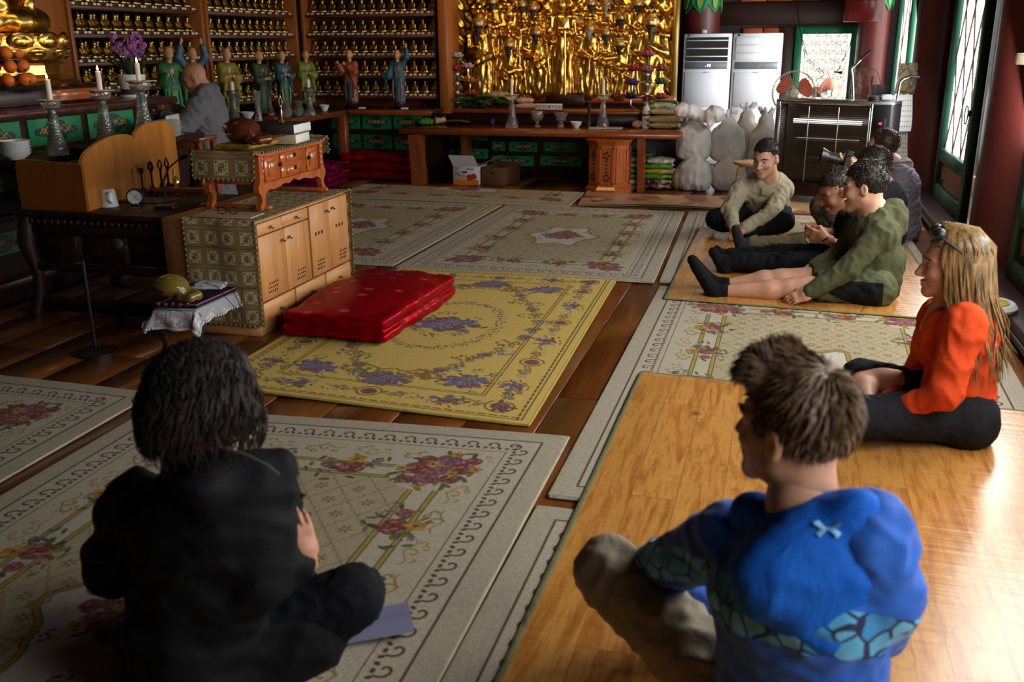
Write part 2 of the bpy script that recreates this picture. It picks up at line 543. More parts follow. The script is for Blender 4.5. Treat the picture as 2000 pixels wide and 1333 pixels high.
def to_mesh(name, parts, mats, mat_of=None, smooth=True):
    """parts: list of (V, Q); joined into one mesh"""
    V = []; Q = []; b = 0
    for v, q in parts:
        V.append(v); Q.append(q + b); b += len(v)
    V = np.concatenate(V); Q = np.concatenate(Q)
    me = bpy.data.meshes.new(name)
    me.vertices.add(len(V)); me.vertices.foreach_set('co', V.astype(F4).ravel())
    me.loops.add(Q.size); me.loops.foreach_set('vertex_index', Q.astype(np.int32).ravel())
    me.polygons.add(len(Q)); me.polygons.foreach_set('loop_start', np.arange(0, Q.size, 4, dtype=np.int32))
    me.polygons.foreach_set('use_smooth', np.full(len(Q), smooth))
    if not isinstance(mats, (list, tuple)): mats = [mats]
    for m in mats: me.materials.append(m)
    if mat_of is not None:
        me.polygons.foreach_set('material_index', mat_of(V[Q].mean(1)).astype(np.int32))
    me.update(calc_edges=True); me.validate()
    return me
def organic(name, sdf, mats, parent=None, amp=0, freq=20, seed=1, it=1, mat_of=None, stretch=(1, 1, 1), disp=None):
    V, Q = sdf.verts()
    if it: V = relax(V, Q, it)
    if amp: V = folds(V, Q, amp, freq, seed, stretch)
    if disp is not None: V = disp(V, Q)
    me = to_mesh(name, [(V, Q)], mats, mat_of)
    o = bpy.data.objects.new(name, me); COL.objects.link(o)
    if parent is not None: o.parent = parent
    return o

# ------------------------------------------------------------------ painter for woven and printed patterns
class Canvas:
    def __init__(s, w, h, c, ppu):
        """w x h units, ppu pixels per unit, y up"""
        s.W = int(w * ppu); s.H = int(h * ppu); s.ppu = ppu
        s.a = np.empty((s.H, s.W, 3), F4); s.a[:] = c
    def _win(s, x0, x1, y0, y1):
        p = s.ppu
        i0, i1 = max(0, int(x0 * p) - 1), min(s.W, int(x1 * p) + 2)
        j0, j1 = max(0, s.H - int(y1 * p) - 2), min(s.H, s.H - int(y0 * p) + 1)
        if i1 <= i0 or j1 <= j0: return None
        X = ((np.arange(i0, i1) + .5) / p)[None, :]; Y = ((s.H - np.arange(j0, j1) - .5) / p)[:, None]
        return (slice(j0, j1), slice(i0, i1)), X, Y
    def _put(s, sl, d, c, op=1):
        m = np.clip(.5 - d * s.ppu, 0, 1)[..., None] * op
        s.a[sl] = s.a[sl] * (1 - m) + np.array(c, F4) * m
    def ell(s, x, y, a, b, rot, c, op=1):
        r = max(a, b); w = s._win(x - r, x + r, y - r, y + r)
        if not w: return
        sl, X, Y = w; cs, sn = math.cos(rot), math.sin(rot)
        u = (X - x) * cs + (Y - y) * sn; v = -(X - x) * sn + (Y - y) * cs
        k = np.sqrt((u / a) ** 2 + (v / b) ** 2)
        s._put(sl, (k - 1) * min(a, b), c, op)
    def line(s, pts, wd, c, op=1):
        for (x0, y0), (x1, y1) in zip(pts[:-1], pts[1:]):
            w = s._win(min(x0, x1) - wd, max(x0, x1) + wd, min(y0, y1) - wd, max(y0, y1) + wd)
            if not w: continue
            sl, X, Y = w; dx, dy = x1 - x0, y1 - y0; L = dx * dx + dy * dy + 1e-12
            t = np.clip(((X - x0) * dx + (Y - y0) * dy) / L, 0, 1)
            s._put(sl, np.hypot(X - x0 - t * dx, Y - y0 - t * dy) - wd / 2, c, op)
    def rect(s, x0, y0, x1, y1, c, wd=None):
        if wd is None:
            w = s._win(x0, x1, y0, y1)
            if w: s.a[w[0]] = c
        else:
            s.line([(x0, y0), (x1, y0), (x1, y1), (x0, y1), (x0, y0)], wd, c)
    def poly(s, pts, c):
        xs = [p[0] for p in pts]; ys = [p[1] for p in pts]
        w = s._win(min(xs), max(xs), min(ys), max(ys))
        if not w: return
        sl, X, Y = w; ins = np.zeros((Y.shape[0], X.shape[1]), bool)
        for i in range(len(pts)):
            xa, ya = pts[i]; xb, yb = pts[i - 1]
            if ya == yb: continue
            ins ^= ((ya > Y) != (yb > Y)) & (X < (xb - xa) * (Y - ya) / (yb - ya) + xa)
        s.a[sl][ins] = c
    def grain(s, amp, seed=3):
        g = np.random.default_rng(seed); n = g.normal(size=(s.H, s.W, 1)).astype(F4)
        n = (n + np.roll(n, 1, 0) + np.roll(n, 1, 1)) * .58
        s.a = np.clip(s.a * (1 + amp * n), 0, 1)
def spiral(x, y, r, a0, turns, grow=1.0, n=16, hand=1):
    return [(x + r * (1 - i / n) ** grow * math.cos(a0 + hand * turns * 2 * PI * i / n), y + r * (1 - i / n) ** grow * math.sin(a0 + hand * turns * 2 * PI * i / n)) for i in range(n)]
def scroll(C, x, y, ang, s, c, w, hand=1):
    """an acanthus scroll: stem that ends in two curls"""
    ca, sa = math.cos(ang), math.sin(ang)
    def T(u, v): v *= hand; return (x + s * (u * ca - v * sa), y + s * (u * sa + v * ca))
    for (cx, cy, r, a0, tr, hd) in ((.0, .0, .34, -1.2, .85, 1), (.62, .12, .24, 2.6, .8, -1), (.3, .34, .17, .2, .7, 1), (-.38, .2, .16, 3.6, .7, -1)):
        pts = [T(u, v) for u, v in spiral(cx, cy, r, a0, tr, 1.1, 12, hd)]
        C.line(pts, w, c)
    C.line([T(-.7 + i * .15, .12 * math.sin(i * .9) - .15) for i in range(11)], w * .8, c)
def rose(C, x, y, r, pal, g, leaf=None):
    if leaf:
        for k in range(5):
            a = g.uniform(0, 6.3); d = r * g.uniform(1.0, 1.35)
            C.ell(x + d * math.cos(a), y + d * math.sin(a), r * .55, r * .24, a + g.uniform(-.5, .5), leaf[k % len(leaf)])
            C.line([(x + r * .7 * math.cos(a), y + r * .7 * math.sin(a)), (x + 1.5 * r * math.cos(a), y + 1.5 * r * math.sin(a))], r * .06, tuple(q * .6 for q in leaf[0]))
    C.ell(x, y, r, r * .92, 0, pal[0])
    for ring, (rr, n) in enumerate(((.78, 7), (.52, 5), (.27, 3))):
        a0 = g.uniform(0, 6)
        for k in range(n):
            a = a0 + 2 * PI * k / n; cx, cy = x + r * rr * math.cos(a), y + r * rr * math.sin(a)
            C.ell(cx, cy, r * .36, r * .25, a + PI / 2, pal[0])
            C.ell(cx + r * .05 * math.cos(a), cy + r * .05 * math.sin(a), r * .3, r * .17, a + PI / 2, pal[1 + (k + ring) % (len(pal) - 1)])
    C.ell(x, y, r * .13, r * .13, 0, pal[0])
def daisy(C, x, y, r, c, mid, g, n=5):
    a0 = g.uniform(0, 6)
    for k in range(n):
        a = a0 + 2 * PI * k / n
        C.ell(x + r * .58 * math.cos(a), y + r * .58 * math.sin(a), r * .5, r * .36, a, tuple(q * (.85 + .15 * (k % 2)) for q in c))
    C.ell(x, y, r * .24, r * .24, 0, mid)
def sprig(C, x, y, r, c, g, n=9):
    for k in range(n):
        a = g.uniform(0, 6.3); d = r * math.sqrt(g.uniform(0, 1))
        C.ell(x + d * math.cos(a), y + d * math.sin(a), r * .2, r * .13, g.uniform(0, 3), tuple(q * g.uniform(.75, 1.15) for q in c))
def bouquet(C, x, y, s, ang, kind, g, big=False):
    """rose bouquet of the rugs: 'red' or 'violet'"""
    gr = [(.32, .37, .16), (.42, .44, .2), (.24, .3, .15)]
    red = [(.34, .16, .15), (.55, .3, .27), (.66, .42, .37), (.47, .23, .21)]
    pnk = [(.4, .22, .24), (.62, .4, .4), (.53, .3, .31)]
    vio = [(.33, .22, .25), (.52, .38, .4), (.6, .47, .48), (.44, .31, .34)]
    blu = [(.3, .3, .38), (.5, .5, .58), (.43, .42, .5)]
    ca, sa = math.cos(ang), math.sin(ang)
    T = lambda u, v: (x + s * (u * ca - v * sa), y + s * (u * sa + v * ca))
    for k in range(26 if big else 14):
        a = g.uniform(0, 6.3); d = g.uniform(.75, 1.5)
        p = T(d * math.cos(a) * 1.1, d * math.sin(a) * .8); e = g.uniform(0, 3)
        C.ell(*p, s * .2, s * .08, e, gr[k % 3])
    A, B, D = (red, pnk, (.72, .55, .2)) if kind == 'red' else (vio, blu, (.5, .42, .58))
    if big:
        for (u, v, r, p) in ((-.6, .3, .42, A), (.6, .3, .42, B), (-.55, -.45, .4, B), (.5, -.5, .44, A), (0, .75, .32, A), (0, -.9, .3, A), (0, .05, .34, B), (-1.15, 0, .28, A), (1.15, 0, .28, A)):
            rose(C, *T(u, v), s * r, p, g)
        for (u, v) in ((-.95, .55), (.95, .6), (0, -.5), (-.2, .45), (.9, -.75), (-.95, -.75)):
            daisy(C, *T(u, v), s * .22, D, (.35, .2, .1), g)
    else:
        rose(C, *T(.15, -.1), s * .52, A, g, gr)
        rose(C, *T(-.75, .2), s * .3, B, g)
        daisy(C, *T(.2, .62), s * .38, D, (.4, .25, .1), g)
    for (u, v) in ((-.8, -.45), (.95, .35)):
        sprig(C, *T(u, v), s * .3, (.38, .3, .45) if kind == 'red' else (.4, .43, .6), g, 12)
# ------------------------------------------------------------------ shared materials
WOOD_DARK = wood('dark_red_brown_wood', hexc('1d0d0a'), hexc('341a14'), 'Z', 1, .45)
WOOD_DARKX = wood('dark_red_brown_wood_across', hexc('1d0d0a'), hexc('341a14'), 'X', 1, .4)
WOOD_RED = wood('red_brown_altar_wood', hexc('6b3216'), hexc('8f4a22'), 'X', 1, .22, .4)
WOOD_REDZ = wood('red_brown_altar_wood_upright', hexc('73371a'), hexc('9a5228'), 'Z', 1, .28, .3)
WOOD_ORANGE = wood('orange_lacquered_wood', hexc('9b4a1c'), hexc('c56a30'), 'X', 1, .22, .5)
WOOD_ORANGEZ = wood('orange_lacquered_wood_upright', hexc('9b4a1c'), hexc('c56a30'), 'Z', 1, .25, .4)
WOOD_PINE = wood('pale_pine', hexc('b57842'), hexc('d69a5e'), 'Z', .8, .45)
WOOD_PINEY = wood('pale_pine_along', hexc('ba804a'), hexc('dca468'), 'Y', .8, .45)
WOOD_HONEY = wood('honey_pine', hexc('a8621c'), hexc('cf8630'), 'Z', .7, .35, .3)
WOOD_SHELF = wood('brown_shelf_wood', hexc('5e2e12'), hexc('7c4420'), 'X', .8, .4)
WOOD_SHELFZ = wood('brown_shelf_wood_upright', hexc('8a4a1a'), hexc('a8642a'), 'Z', .8, .4)
COLUMN_RED = plain('dark_red_paint', hexc('5c2420'), .42, var=.12, scale=3, bump=.05)
GREEN_PAINT = plain('green_paint', hexc('0f7a4c'), .4, var=.08)
GREEN_DARK = plain('dark_green_paint', hexc('0c4a34'), .45, var=.1)
GOLD = plain('gold_leaf', (.80, .49, .11), .26, 1.0, .15, 14, bump=.12, bscale=60)
GOLD_FIG = plain('gold_figurine', (.66, .44, .12), .3, 1.0, .1, 40)
BLACK = plain('black_plastic', (.012, .012, .013), .35)
BLACK_MATTE = plain('black_matte', (.01, .009, .009), .8)
WHITE_PAPER = plain('white_paper', (.78, .78, .76), .7, var=.04)
WHITE_CHINA = plain('white_china', (.75, .76, .78), .18, var=.03)
STEEL = plain('brushed_steel', (.55, .56, .58), .3, 1.0, .06)
CHROME = plain('chrome', (.8, .8, .8), .12, 1.0, .02)
BRASS = plain('brass', (.6, .4, .14), .3, 1.0, .1)
KNOB = plain('pewter_knob', (.3, .27, .23), .35, 1.0, .1)
RED_WAX = plain('red_wax', hexc('7a1018'), .3)
def glass(name, c=(1, 1, 1), rough=.04):
    t = NT(name); t.col(c); t.set(Roughness=rough, IOR=1.5, Transmission_Weight=.9)
    v = t.coords(); n = t.new('ShaderNodeTexVoronoi'); n.inputs['Scale'].default_value = 60
    t.link(v, n.inputs['Vector']); t.bump(n.outputs['Distance'], .5, .004); return t.mat
CRYSTAL = glass('cut_crystal', (.92, .9, .92))

# ------------------------------------------------------------------ the room
def struct(o): o['kind'] = 'structure'; return o
FLOOR_MAT = wood('varnished_floor_board', hexc('53290d'), hexc('824a1c'), 'Y', .55, .28, .35, .05)
floor = struct(box('floor', (-1.6, 6.6, -.06), (9.6, 16.4, .1), BLACK_MATTE, b=0))
fb = MB().box((0, 0, 0), (.318, 2.38, .02), .003).mesh('floor_board', FLOOR_MAT, ang=60)
nb = 0
for i in range(30):
    for j in range(7):
        x = -6.25 + i * .322; y = -.6 + j * 2.39 + (i % 2) * 1.1
        if nb < 300 and y < 14.5:
            inst('floor_board', fb, floor, (x + 0, y, -.0102)); nb += 1
def wall(name, c, d, mat): return struct(box(name, c, d, mat, b=0))
PLASTER = plain('dim_ochre_wall', hexc('5a3a24'), .8)
BEAM = wood('blackish_brown_beam', hexc('2a1814'), hexc('3f2822'), 'X', .7, .55)
BEAMZ = wood('blackish_brown_post', hexc('2a1814'), hexc('3f2822'), 'Z', .7, .55)
wall('wall_left', (-6.42, 6.6, 1.7), (.1, 16.4, 3.5), BEAMZ)
wall('wall_back', (-1.6, 14.45, 1.7), (9.6, .1, 3.5), BEAM)
wall('wall_front', (-1.6, -1.55, 1.7), (9.6, .1, 3.5), BEAM)
wall('wall_altar', (-4.0, 12.35, 1.7), (5.2, .1, 3.5), BEAM)
wall('ceiling', (-1.6, 6.6, 3.5), (9.6, 16.4, .1), BEAM)
# right wall: the parts between and above the doors
WX = 1.50
DOORS = [(12.3, 13.9), (8.62, 10.25), (5.35, 6.72), (2.6, 4.0), (.3, 1.7)]
edges = [-1.5] + [v for d in sorted(DOORS) for v in d] + [14.4]
for i in range(0, len(edges), 2):
    a, b2 = edges[i], edges[i + 1]
    wall('wall_right', (WX + .12, (a + b2) / 2, 1.7), (.14, b2 - a, 3.5), COLUMN_RED)
wall('wall_right', (WX + .12, 6.6, 2.98), (.14, 16.4, .95), COLUMN_RED)
struct(box('trim_1', (WX - .06, 5.6, .055), (.3, 13.4, .11), WOOD_DARK, b=.012))
box('molding', (-.155, 0, .045), (.03, 13.4, .03), WOOD_DARK, bpy.data.objects['trim_1'], b=.008)
bpy.data.objects['molding'].location = (WX - .06, 5.6, 0)
PANE = NT('daylit_paper_pane'); PANE.col((.9, .9, .86)); PANE.set(Emission_Color=(1, .99, .95, 1), Emission_Strength=LIT_WINDOW, Roughness=.6)
PANE = PANE.mat
LATTICE = plain('dark_lattice_wire', hexc('4a3626'), .6)
OCHRE = plain('ochre_panel', hexc('9a5c1e'), .5, var=.15, scale=5)
SPLAT = plain('black_painted_scroll', (.015, .012, .01), .5)
def door(n, y0, y1, cells, zg=.58, ztop=2.06):
    X0 = 1.34 if n == 1 else WX
    w = y1 - y0
    d = struct(thing('door_%d' % n, None, None, (X0, (y0 + y1) / 2, .11)))
    h = ztop + .36 - .11; st = .14
    for sg in (-1, 1):
        box('stile', (0, sg * (w / 2 - st / 2), h / 2), (.07, st, h), GREEN_DARK, d, .006)
    box('rail', (0, 0, .07), (.068, w - 2 * st, .14), GREEN_DARK, d, .006)
    box('rail', (0, 0, zg - .16), (.068, w - 2 * st, .12), GREEN_DARK, d, .006)
    box('rail', (0, 0, h - .07), (.068, w - 2 * st, .14), GREEN_DARK, d, .006)
    box('panel', (.012, 0, .26), (.02, w - 2 * st, .26), OCHRE, d, 0)
    m = MB()
    for cy in (-1, 1):
        for cz in (-1, 1):
            for k in range(5):
                m.tube([(-.001, cy * ((w / 2 - st) - .02 - .035 * k), .26 + cz * .115), (-.001, cy * ((w / 2 - st) - .03 - .035 * k), .26 + cz * (.1 - .012 * k))], [.008, .004], 5)
                m.tube([(-.001, cy * ((w / 2 - st) - .02), .26 + cz * (.115 - .02 * k)), (-.001, cy * ((w / 2 - st) - .035 + .004 * k), .26 + cz * (.105 - .02 * k))], [.008, .004], 5)
    o = m.build('painted_scroll', SPLAT, d); o['kind'] = 'stuff'
    z0, z1 = zg - .1, h - .14; wy = w - 2 * st
    p = box('pane', (.022, 0, (z0 + z1) / 2), (.008, wy, z1 - z0), PANE, d, 0)
    m = MB(); nz = int((z1 - z0) / (wy / cells * 1.55))
    cw = wy / cells; ch = (z1 - z0) / nz
    for sg in (-1, 1):
        for i in range(-nz, cells + 1):
            pts = []
            ya, za = -wy / 2 + i * cw, z0
            # a diagonal bar clipped to the opening
            t0 = max(0, -i); t1 = min(nz, cells - i)
            if t1 <= t0: continue
            a = (-wy / 2 + (i + t0) * cw, z0 + t0 * ch); b2 = (-wy / 2 + (i + t1) * cw, z0 + t1 * ch)
            m.tube([(.012, sg * a[0], a[1]), (.012, sg * b2[0], b2[1])], .0078, 5)
    for i in range(cells + 1):
        for k in range(nz + 1):
            m.ell((.012, -wy / 2 + i * cw, z0 + k * ch), (.007, .013, .022), 6, 4)
    m.build('lattice', LATTICE, d)
    if n <= 3:
        r = MB(); q = 26
        r.tube([(-.05, -w / 2 + .2 + .075 * math.cos(2 * PI * k / q), .88 + .075 * math.sin(2 * PI * k / q)) for k in range(q + 1)], .006, 6, False)
        r.ell((-.045, -w / 2 + st * .6, .9), (.012, .03, .03), 10, 6)
        r.build('ring_handle', BLACK, d)
    return d
for n, (y0, y1) in enumerate(DOORS): door(n + 1, y0, y1, 3 if n else 2)

# round columns along the right wall and in the back corner
def column(name, label, x, y, r, mat=COLUMN_RED, collar=False):
    t = thing(name, label, 'column', (x, y, 0))
    m = MB().lathe([(r * .96, 0), (r, .6), (r, 2.0), (r * .97, 3.42)], 40).build('shaft', mat, t)
    MB().lathe([(r * 1.22, 0), (r * 1.25, .03), (r * 1.2, .09), (r * .99, .1)], 40).build('plinth', plain('stone_plinth', hexc('3a3230'), .8), t)
    if collar:
        c = MB()
        for k in range(8):
            a = 2 * PI * k / 8
            f = lambda u, v, w, a=a: ((r + .006 + w) * math.cos(a + u / r), (r + .006 + w) * math.sin(a + u / r), v)
            hw = PI * r / 8
            c.prism([(-hw, 2.2), (hw, 2.2), (hw, 2.06), (hw * .4, 1.99), (0, 1.95), (-hw * .4, 1.99), (-hw, 2.06)], .01, f, m=0)
            c.prism([(-hw * .5, 2.17), (hw * .5, 2.17), (hw * .3, 2.05), (0, 2.0), (-hw * .3, 2.05)], .014, f, m=1)
        c.build('painted_collar', [GREEN_PAINT, plain('lime_paint', hexc('7ea03a'), .5)], t, smooth=False)
    return t
column('column', 'dark red round column between the two lattice doors with a white socket box', 1.46, 10.95, .24)
column('column', 'thick dark red round column right of the ring-handled lattice door', 1.585, 7.25, .26)
column('column', 'dark red round column in the corner behind the steel heater', 1.03, 13.9, .2, collar=True)
column('column', 'dark red round column behind the open white air conditioner', -1.22, 13.98, .26, collar=True)
# beams of the back wall around the lattice window
Y2 = 14.36
struct(box('trim_2', (0.0, Y2, 1.95), (2.2, .1, .3), BEAM, b=.01))
struct(box('trim_3', (0.93, Y2, 1.0), (.2, .1, 1.6), BEAMZ, b=.01))
struct(box('trim_4', (-.06, Y2, .9), (.22, .1, 1.75), BEAMZ, b=.01))
struct(box('trim_5', (0.0, Y2, 2.5), (2.2, .09, .2), BEAM, b=.01))
ORANGE_PANEL = wood('orange_panel_board', hexc('a04a22'), hexc('b8602e'), 'X', 1, .5)
for i in range(4):
    t = tag(box('upper_panel', (-.55 + i * .36, Y2 + .0, 2.25), (.345, .04, .28), ORANGE_PANEL, b=.006),
            ['orange wooden wall panel above the dark beam, first from the red column', 'orange wooden wall panel above the dark beam, second from the red column',
             'orange wooden wall panel above the dark beam where the cables hang', 'orange wooden wall panel above the dark beam beside the red box'][i], 'panel')
for i in range(2):
    tag(box('lower_panel', (-.53 + i * .28, Y2 - .01, 1.66), (.265, .04, .2), ORANGE_PANEL, b=.006),
        ['small orange panel just above the open air conditioner top', 'small orange panel just above the closed air conditioner top'][i], 'panel')
# the window with the flower lattice
w = struct(thing('window_1', None, None, (.46, Y2 - .06, 1.2)))
for (c, d) in (((-.36, 0, 0), (.1, .08, 1.14)), ((.37, 0, 0), (.1, .08, 1.14)), ((0, 0, .52), (.64, .08, .1)), ((0, 0, -.52), (.64, .08, .1))):
    box('frame', c, d, GREEN_PAINT, w, .006)
PANE2 = NT('daylit_back_pane'); PANE2.col((.9, .9, .86)); PANE2.set(Emission_Color=(1, .99, .93, 1), Emission_Strength=2.2, Roughness=.6); PANE2 = PANE2.mat
box('pane', (0, .03, 0), (.64, .01, .96), PANE2, w, 0)
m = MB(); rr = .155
FL = emit('glowing_flower_lattice', hexc('b9b4a0'), .9)  # bars given their own glow, standing in for daylight through them
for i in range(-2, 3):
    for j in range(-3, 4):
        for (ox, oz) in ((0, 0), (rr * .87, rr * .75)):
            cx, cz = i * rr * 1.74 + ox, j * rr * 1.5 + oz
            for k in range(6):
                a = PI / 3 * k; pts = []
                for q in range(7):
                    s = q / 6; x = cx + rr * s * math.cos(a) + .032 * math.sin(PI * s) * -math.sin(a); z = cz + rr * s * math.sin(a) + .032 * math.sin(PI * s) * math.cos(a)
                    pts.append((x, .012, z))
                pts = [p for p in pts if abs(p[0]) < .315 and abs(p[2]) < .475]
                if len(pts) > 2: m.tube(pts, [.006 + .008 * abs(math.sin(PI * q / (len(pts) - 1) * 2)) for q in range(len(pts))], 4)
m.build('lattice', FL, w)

# ------------------------------------------------------------------ rugs and mats
G = np.random.default_rng(5)
def beige_rug_art():
    W, H = 1.9, 3.0
    C = Canvas(W, H, (.69, .65, .57), 430)
    gold = (.56, .47, .22); brown = (.3, .22, .16)
    C.rect(.09, .09, W - .09, H - .09, (.72, .68, .6))
    C.rect(.085, .085, W - .085, H - .085, brown, .008)
    C.rect(.205, .205, W - .205, H - .205, (.36, .3, .25), .004)
    # running scroll border
    def border(x0, y0, x1, y1):
        L = math.hypot(x1 - x0, y1 - y0); n = int(L / .085); ux, uy = (x1 - x0) / L, (y1 - y0) / L
        for k in range(n):
            t = (k + .5) * L / n; cx, cy = x0 + ux * t, y0 + uy * t; a = math.atan2(uy, ux)
            C.line(spiral(cx, cy, .034, a + 2.6, .8, .9, 10), .008, brown)
            for e in range(3):
                C.ell(cx - uy * .028 + ux * (.03 * e - .01), cy + ux * .028 + uy * (.03 * e - .01), .011, .007, a + e, brown)
    b = .145
    border(b, b, W - b, b); border(W - b, b, W - b, H - b); border(W - b, H - b, b, H - b); border(b, H - b, b, b)
    # gold arabesques in the outer field
    for side in range(4):
        L = H if side % 2 else W
        for k in range(int((L - .5) / .21)):
            t = .3 + k * .21; e = .29
            x, y, a = ((t, e, 0), (W - e, t, PI / 2), (W - t, H - e, PI), (e, H - t, -PI / 2))[side]
            scroll(C, x, y, a, .105, gold if k % 2 else (.62, .55, .3), .008, 1 if k % 2 else -1)
    # lattice field
    fx, fy = .46, .5
    C.rect(fx, fy, W - fx, H - fy, (.67, .62, .5))
    sx, sy = .076, .098
    n = int((W + H) / sx) + 4
    for sg in (-1, 1):
        for i in range(-n, n):
            pts = []
            for q in range(0, 241):
                y = fy + (H - 2 * fy) * q / 240
                x = W / 2 + (i * 2 * sx) + sg * (y - H / 2) * sx / sy + .005 * math.sin(q * 1.5)
                if fx < x < W - fx: pts.append((x, y))
                elif pts: break
            if len(pts) > 1: C.line(pts, .005, (.55, .47, .29))
    for i in range(-12, 13):
        for j in range(-20, 21):
            for (ox, oy) in ((0, 0), (sx, sy)):
                x = W / 2 + i * 2 * sx + ox + sx; y = H / 2 + j * 2 * sy + oy
                if fx + .04 < x < W - fx - .04 and fy + .04 < y < H - fy - .04:
                    for k in range(6):
                        a = PI / 3 * k
                        C.ell(x + .017 * math.cos(a), y + .017 * math.sin(a), .011, .005, a, (.5, .42, .25))
    for (dd, wd) in ((0, .016), (.095, .016)):
        C.rect(fx - dd, fy - dd, W - fx + dd, H - fy + dd, (.28, .25, .12), wd + .008)
        C.rect(fx - dd, fy - dd, W - fx + dd, H - fy + dd, (.63, .56, .24), wd)
    # medallion
    cx, cy = W / 2, H / 2
    pts = []
    for q in range(121):
        th = 2 * PI * q / 120; r = 1 + .13 * math.cos(6 * th) + .05 * math.cos(12 * th)
        pts.append((cx + .27 * r * math.cos(th), cy + .4 * r * math.sin(th)))
    C.poly(pts, (.75, .73, .69)); C.line(pts, .026, (.38, .32, .14)); C.line(pts, .016, (.6, .52, .22))
    for k in range(12):
        a = 2 * PI * k / 12
        scroll(C, cx + .31 * math.cos(a), cy + .46 * math.sin(a), a + PI / 2, .07, gold, .01, 1 if k % 2 else -1)
    bouquet(C, cx, cy, .13, 0, 'red', G, True); bouquet(C, cx, cy + .1, .1, 1.5, 'red', G, True)
    for k in range(6):
        a = PI / 6 + PI / 3 * k; sprig(C, cx + .21 * math.cos(a), cy + .31 * math.sin(a), .035, (.5, .25, .2), G, 14)
    e = .41
    for (x, y, a) in ((e, e, .7), (W - e, e, 2.4), (e, H - e, -.7), (W - e, H - e, -2.4)):
        C.ell(x, y, .19, .17, a, (.72, .69, .63)); bouquet(C, x, y, .125, a, 'red', G, True)
    for k in range(4):
        y = e + (H - 2 * e) * (k + 1) / 5
        bouquet(C, e + .0, y, .105, PI / 2 + .3, 'red', G); bouquet(C, W - e, y, .105, -PI / 2 + .3, 'red', G)
    for k in range(2):
        x = e + (W - 2 * e) * (k + 1) / 3
        bouquet(C, x, e + .03, .105, .2, 'red', G); bouquet(C, x, H - e - .03, .105, .2, 'red', G)
    C.grain(.05)
    return np.clip(C.a * .93, 0, 1)
def yellow_rug_art():
    W, H = 1.56, 2.65
    base = (.79, .67, .34); C = Canvas(W, H, base, 440)
    br = (.42, .3, .13); sc = (.52, .4, .2)
    C.rect(.035, .035, W - .035, H - .035, br, .007)
    for side in range(4):
        L = H if side % 2 else W
        for k in range(int(L / .05)):
            t = .03 + k * .05
            p = ((t, .055, t + .03, .055), (W - .055, t, W - .055, t + .03), (t, H - .055, t + .03, H - .055), (.055, t, .055, t + .03))[side]
            if max(p[0], p[2]) < W - .04 and max(p[1], p[3]) < H - .04: C.line([p[:2], p[2:]], .011, br)
    i = .26
    for d in (0, .016): C.rect(i + d, i + d, W - i - d, H - i - d, br, .006)
    b = .16
    # border: corner roundels, then scrolls and posies in turn
    for (x, y, a) in ((b, b, .8), (W - b, b, 2.3), (b, H - b, -.8), (W - b, H - b, -2.3)):
        C.line(spiral(x, y, .07, a, 1.0, .1, 20), .012, sc); rose(C, x, y, .045, [(.35, .16, .2), (.58, .35, .38), (.5, .28, .3)], G, [(.35, .36, .15)])
        for sg in (-1, 1): scroll(C, x + .15 * math.cos(a + sg * .75), y + .15 * math.sin(a + sg * .75), a + sg * .75, .1, sc, .013, sg)
    for side in range(4):
        L = H if side % 2 else W; n = 6 if side % 2 else 3
        for k in range(n):
            t = .42 + (L - .84) * (k + .0) / (n - 1)
            x, y, a = ((t, b, 0), (W - b, t, PI / 2), (t, H - b, 0), (b, t, PI / 2))[side]
            if k % 2 == 0: bouquet(C, x, y, .07, a, 'violet', G)
            else:
                C.line(spiral(x, y, .06, 0, 1.0, .05, 20), .012, sc); rose(C, x, y, .038, [(.35, .16, .2), (.58, .35, .38), (.5, .28, .3)], G)
                for sg in (-1, 1): scroll(C, x + sg * .11 * math.cos(a), y + sg * .11 * math.sin(a), a + (0 if sg > 0 else PI), .075, sc, .011, sg)
            for sg in (-1, 1): sprig(C, x + sg * .15 * math.cos(a), y + sg * .15 * math.sin(a), .04, (.42, .45, .5), G, 8)
    # big scrolled oval
    cx, cy = W / 2, H / 2
    for k in range(40):
        a = 2 * PI * k / 40; r = 1 + .07 * math.cos(4 * a)
        x, y = cx + .47 * r * math.cos(a), cy + .93 * r * math.sin(a); ta = math.atan2(.93 * math.cos(a), -.47 * math.sin(a))
        scroll(C, x, y, ta, .075, sc, .011, 1 if k % 2 else -1)
        if k % 3 == 0: bouquet(C, x, y, .045, ta, 'violet', G)
        elif k % 3 == 1: sprig(C, x + .04 * math.cos(a), y + .04 * math.sin(a), .055, (.4, .42, .55), G, 16)
        else: sprig(C, x - .05 * math.cos(a), y - .05 * math.sin(a), .06, (.42, .42, .2), G, 14)
    for sg in (-1, 1):
        for q in (-1, 1):
            scroll(C, cx + q * .13, cy + sg * .86, PI / 2 * (1 - q) if sg > 0 else PI / 2 * (1 - q), .17, sc, .02, sg * q)
        bouquet(C, cx, cy + sg * .98, .085, 0, 'violet', G, True)
    for (x, y) in ((.4, .42), (W - .4, .42), (.4, H - .42), (W - .4, H - .42)):
        bouquet(C, x, y, .085, G.uniform(0, 6), 'violet', G, True)
        for k in range(5):
            a = G.uniform(0, 6.3); sprig(C, x + .16 * math.cos(a), y + .16 * math.sin(a), .04, (.42, .44, .3), G, 9)
    for k in range(54):
        a = 2 * PI * k / 54; x, y = cx + .3 * math.cos(a), cy + .47 * math.sin(a)
        sprig(C, x, y, .034, ((.48, .3, .38), (.42, .38, .52), (.36, .36, .18))[k % 3], G, 10)
    bouquet(C, cx, cy, .14, 0, 'violet', G, True)
    for k in range(14): 
        a = G.uniform(0, 6.3); sprig(C, cx + .17 * math.cos(a), cy + .24 * math.sin(a), .04, (.38, .4, .3), G, 9)
    C.grain(.05, 4)
    return np.clip(C.a, 0, 1)
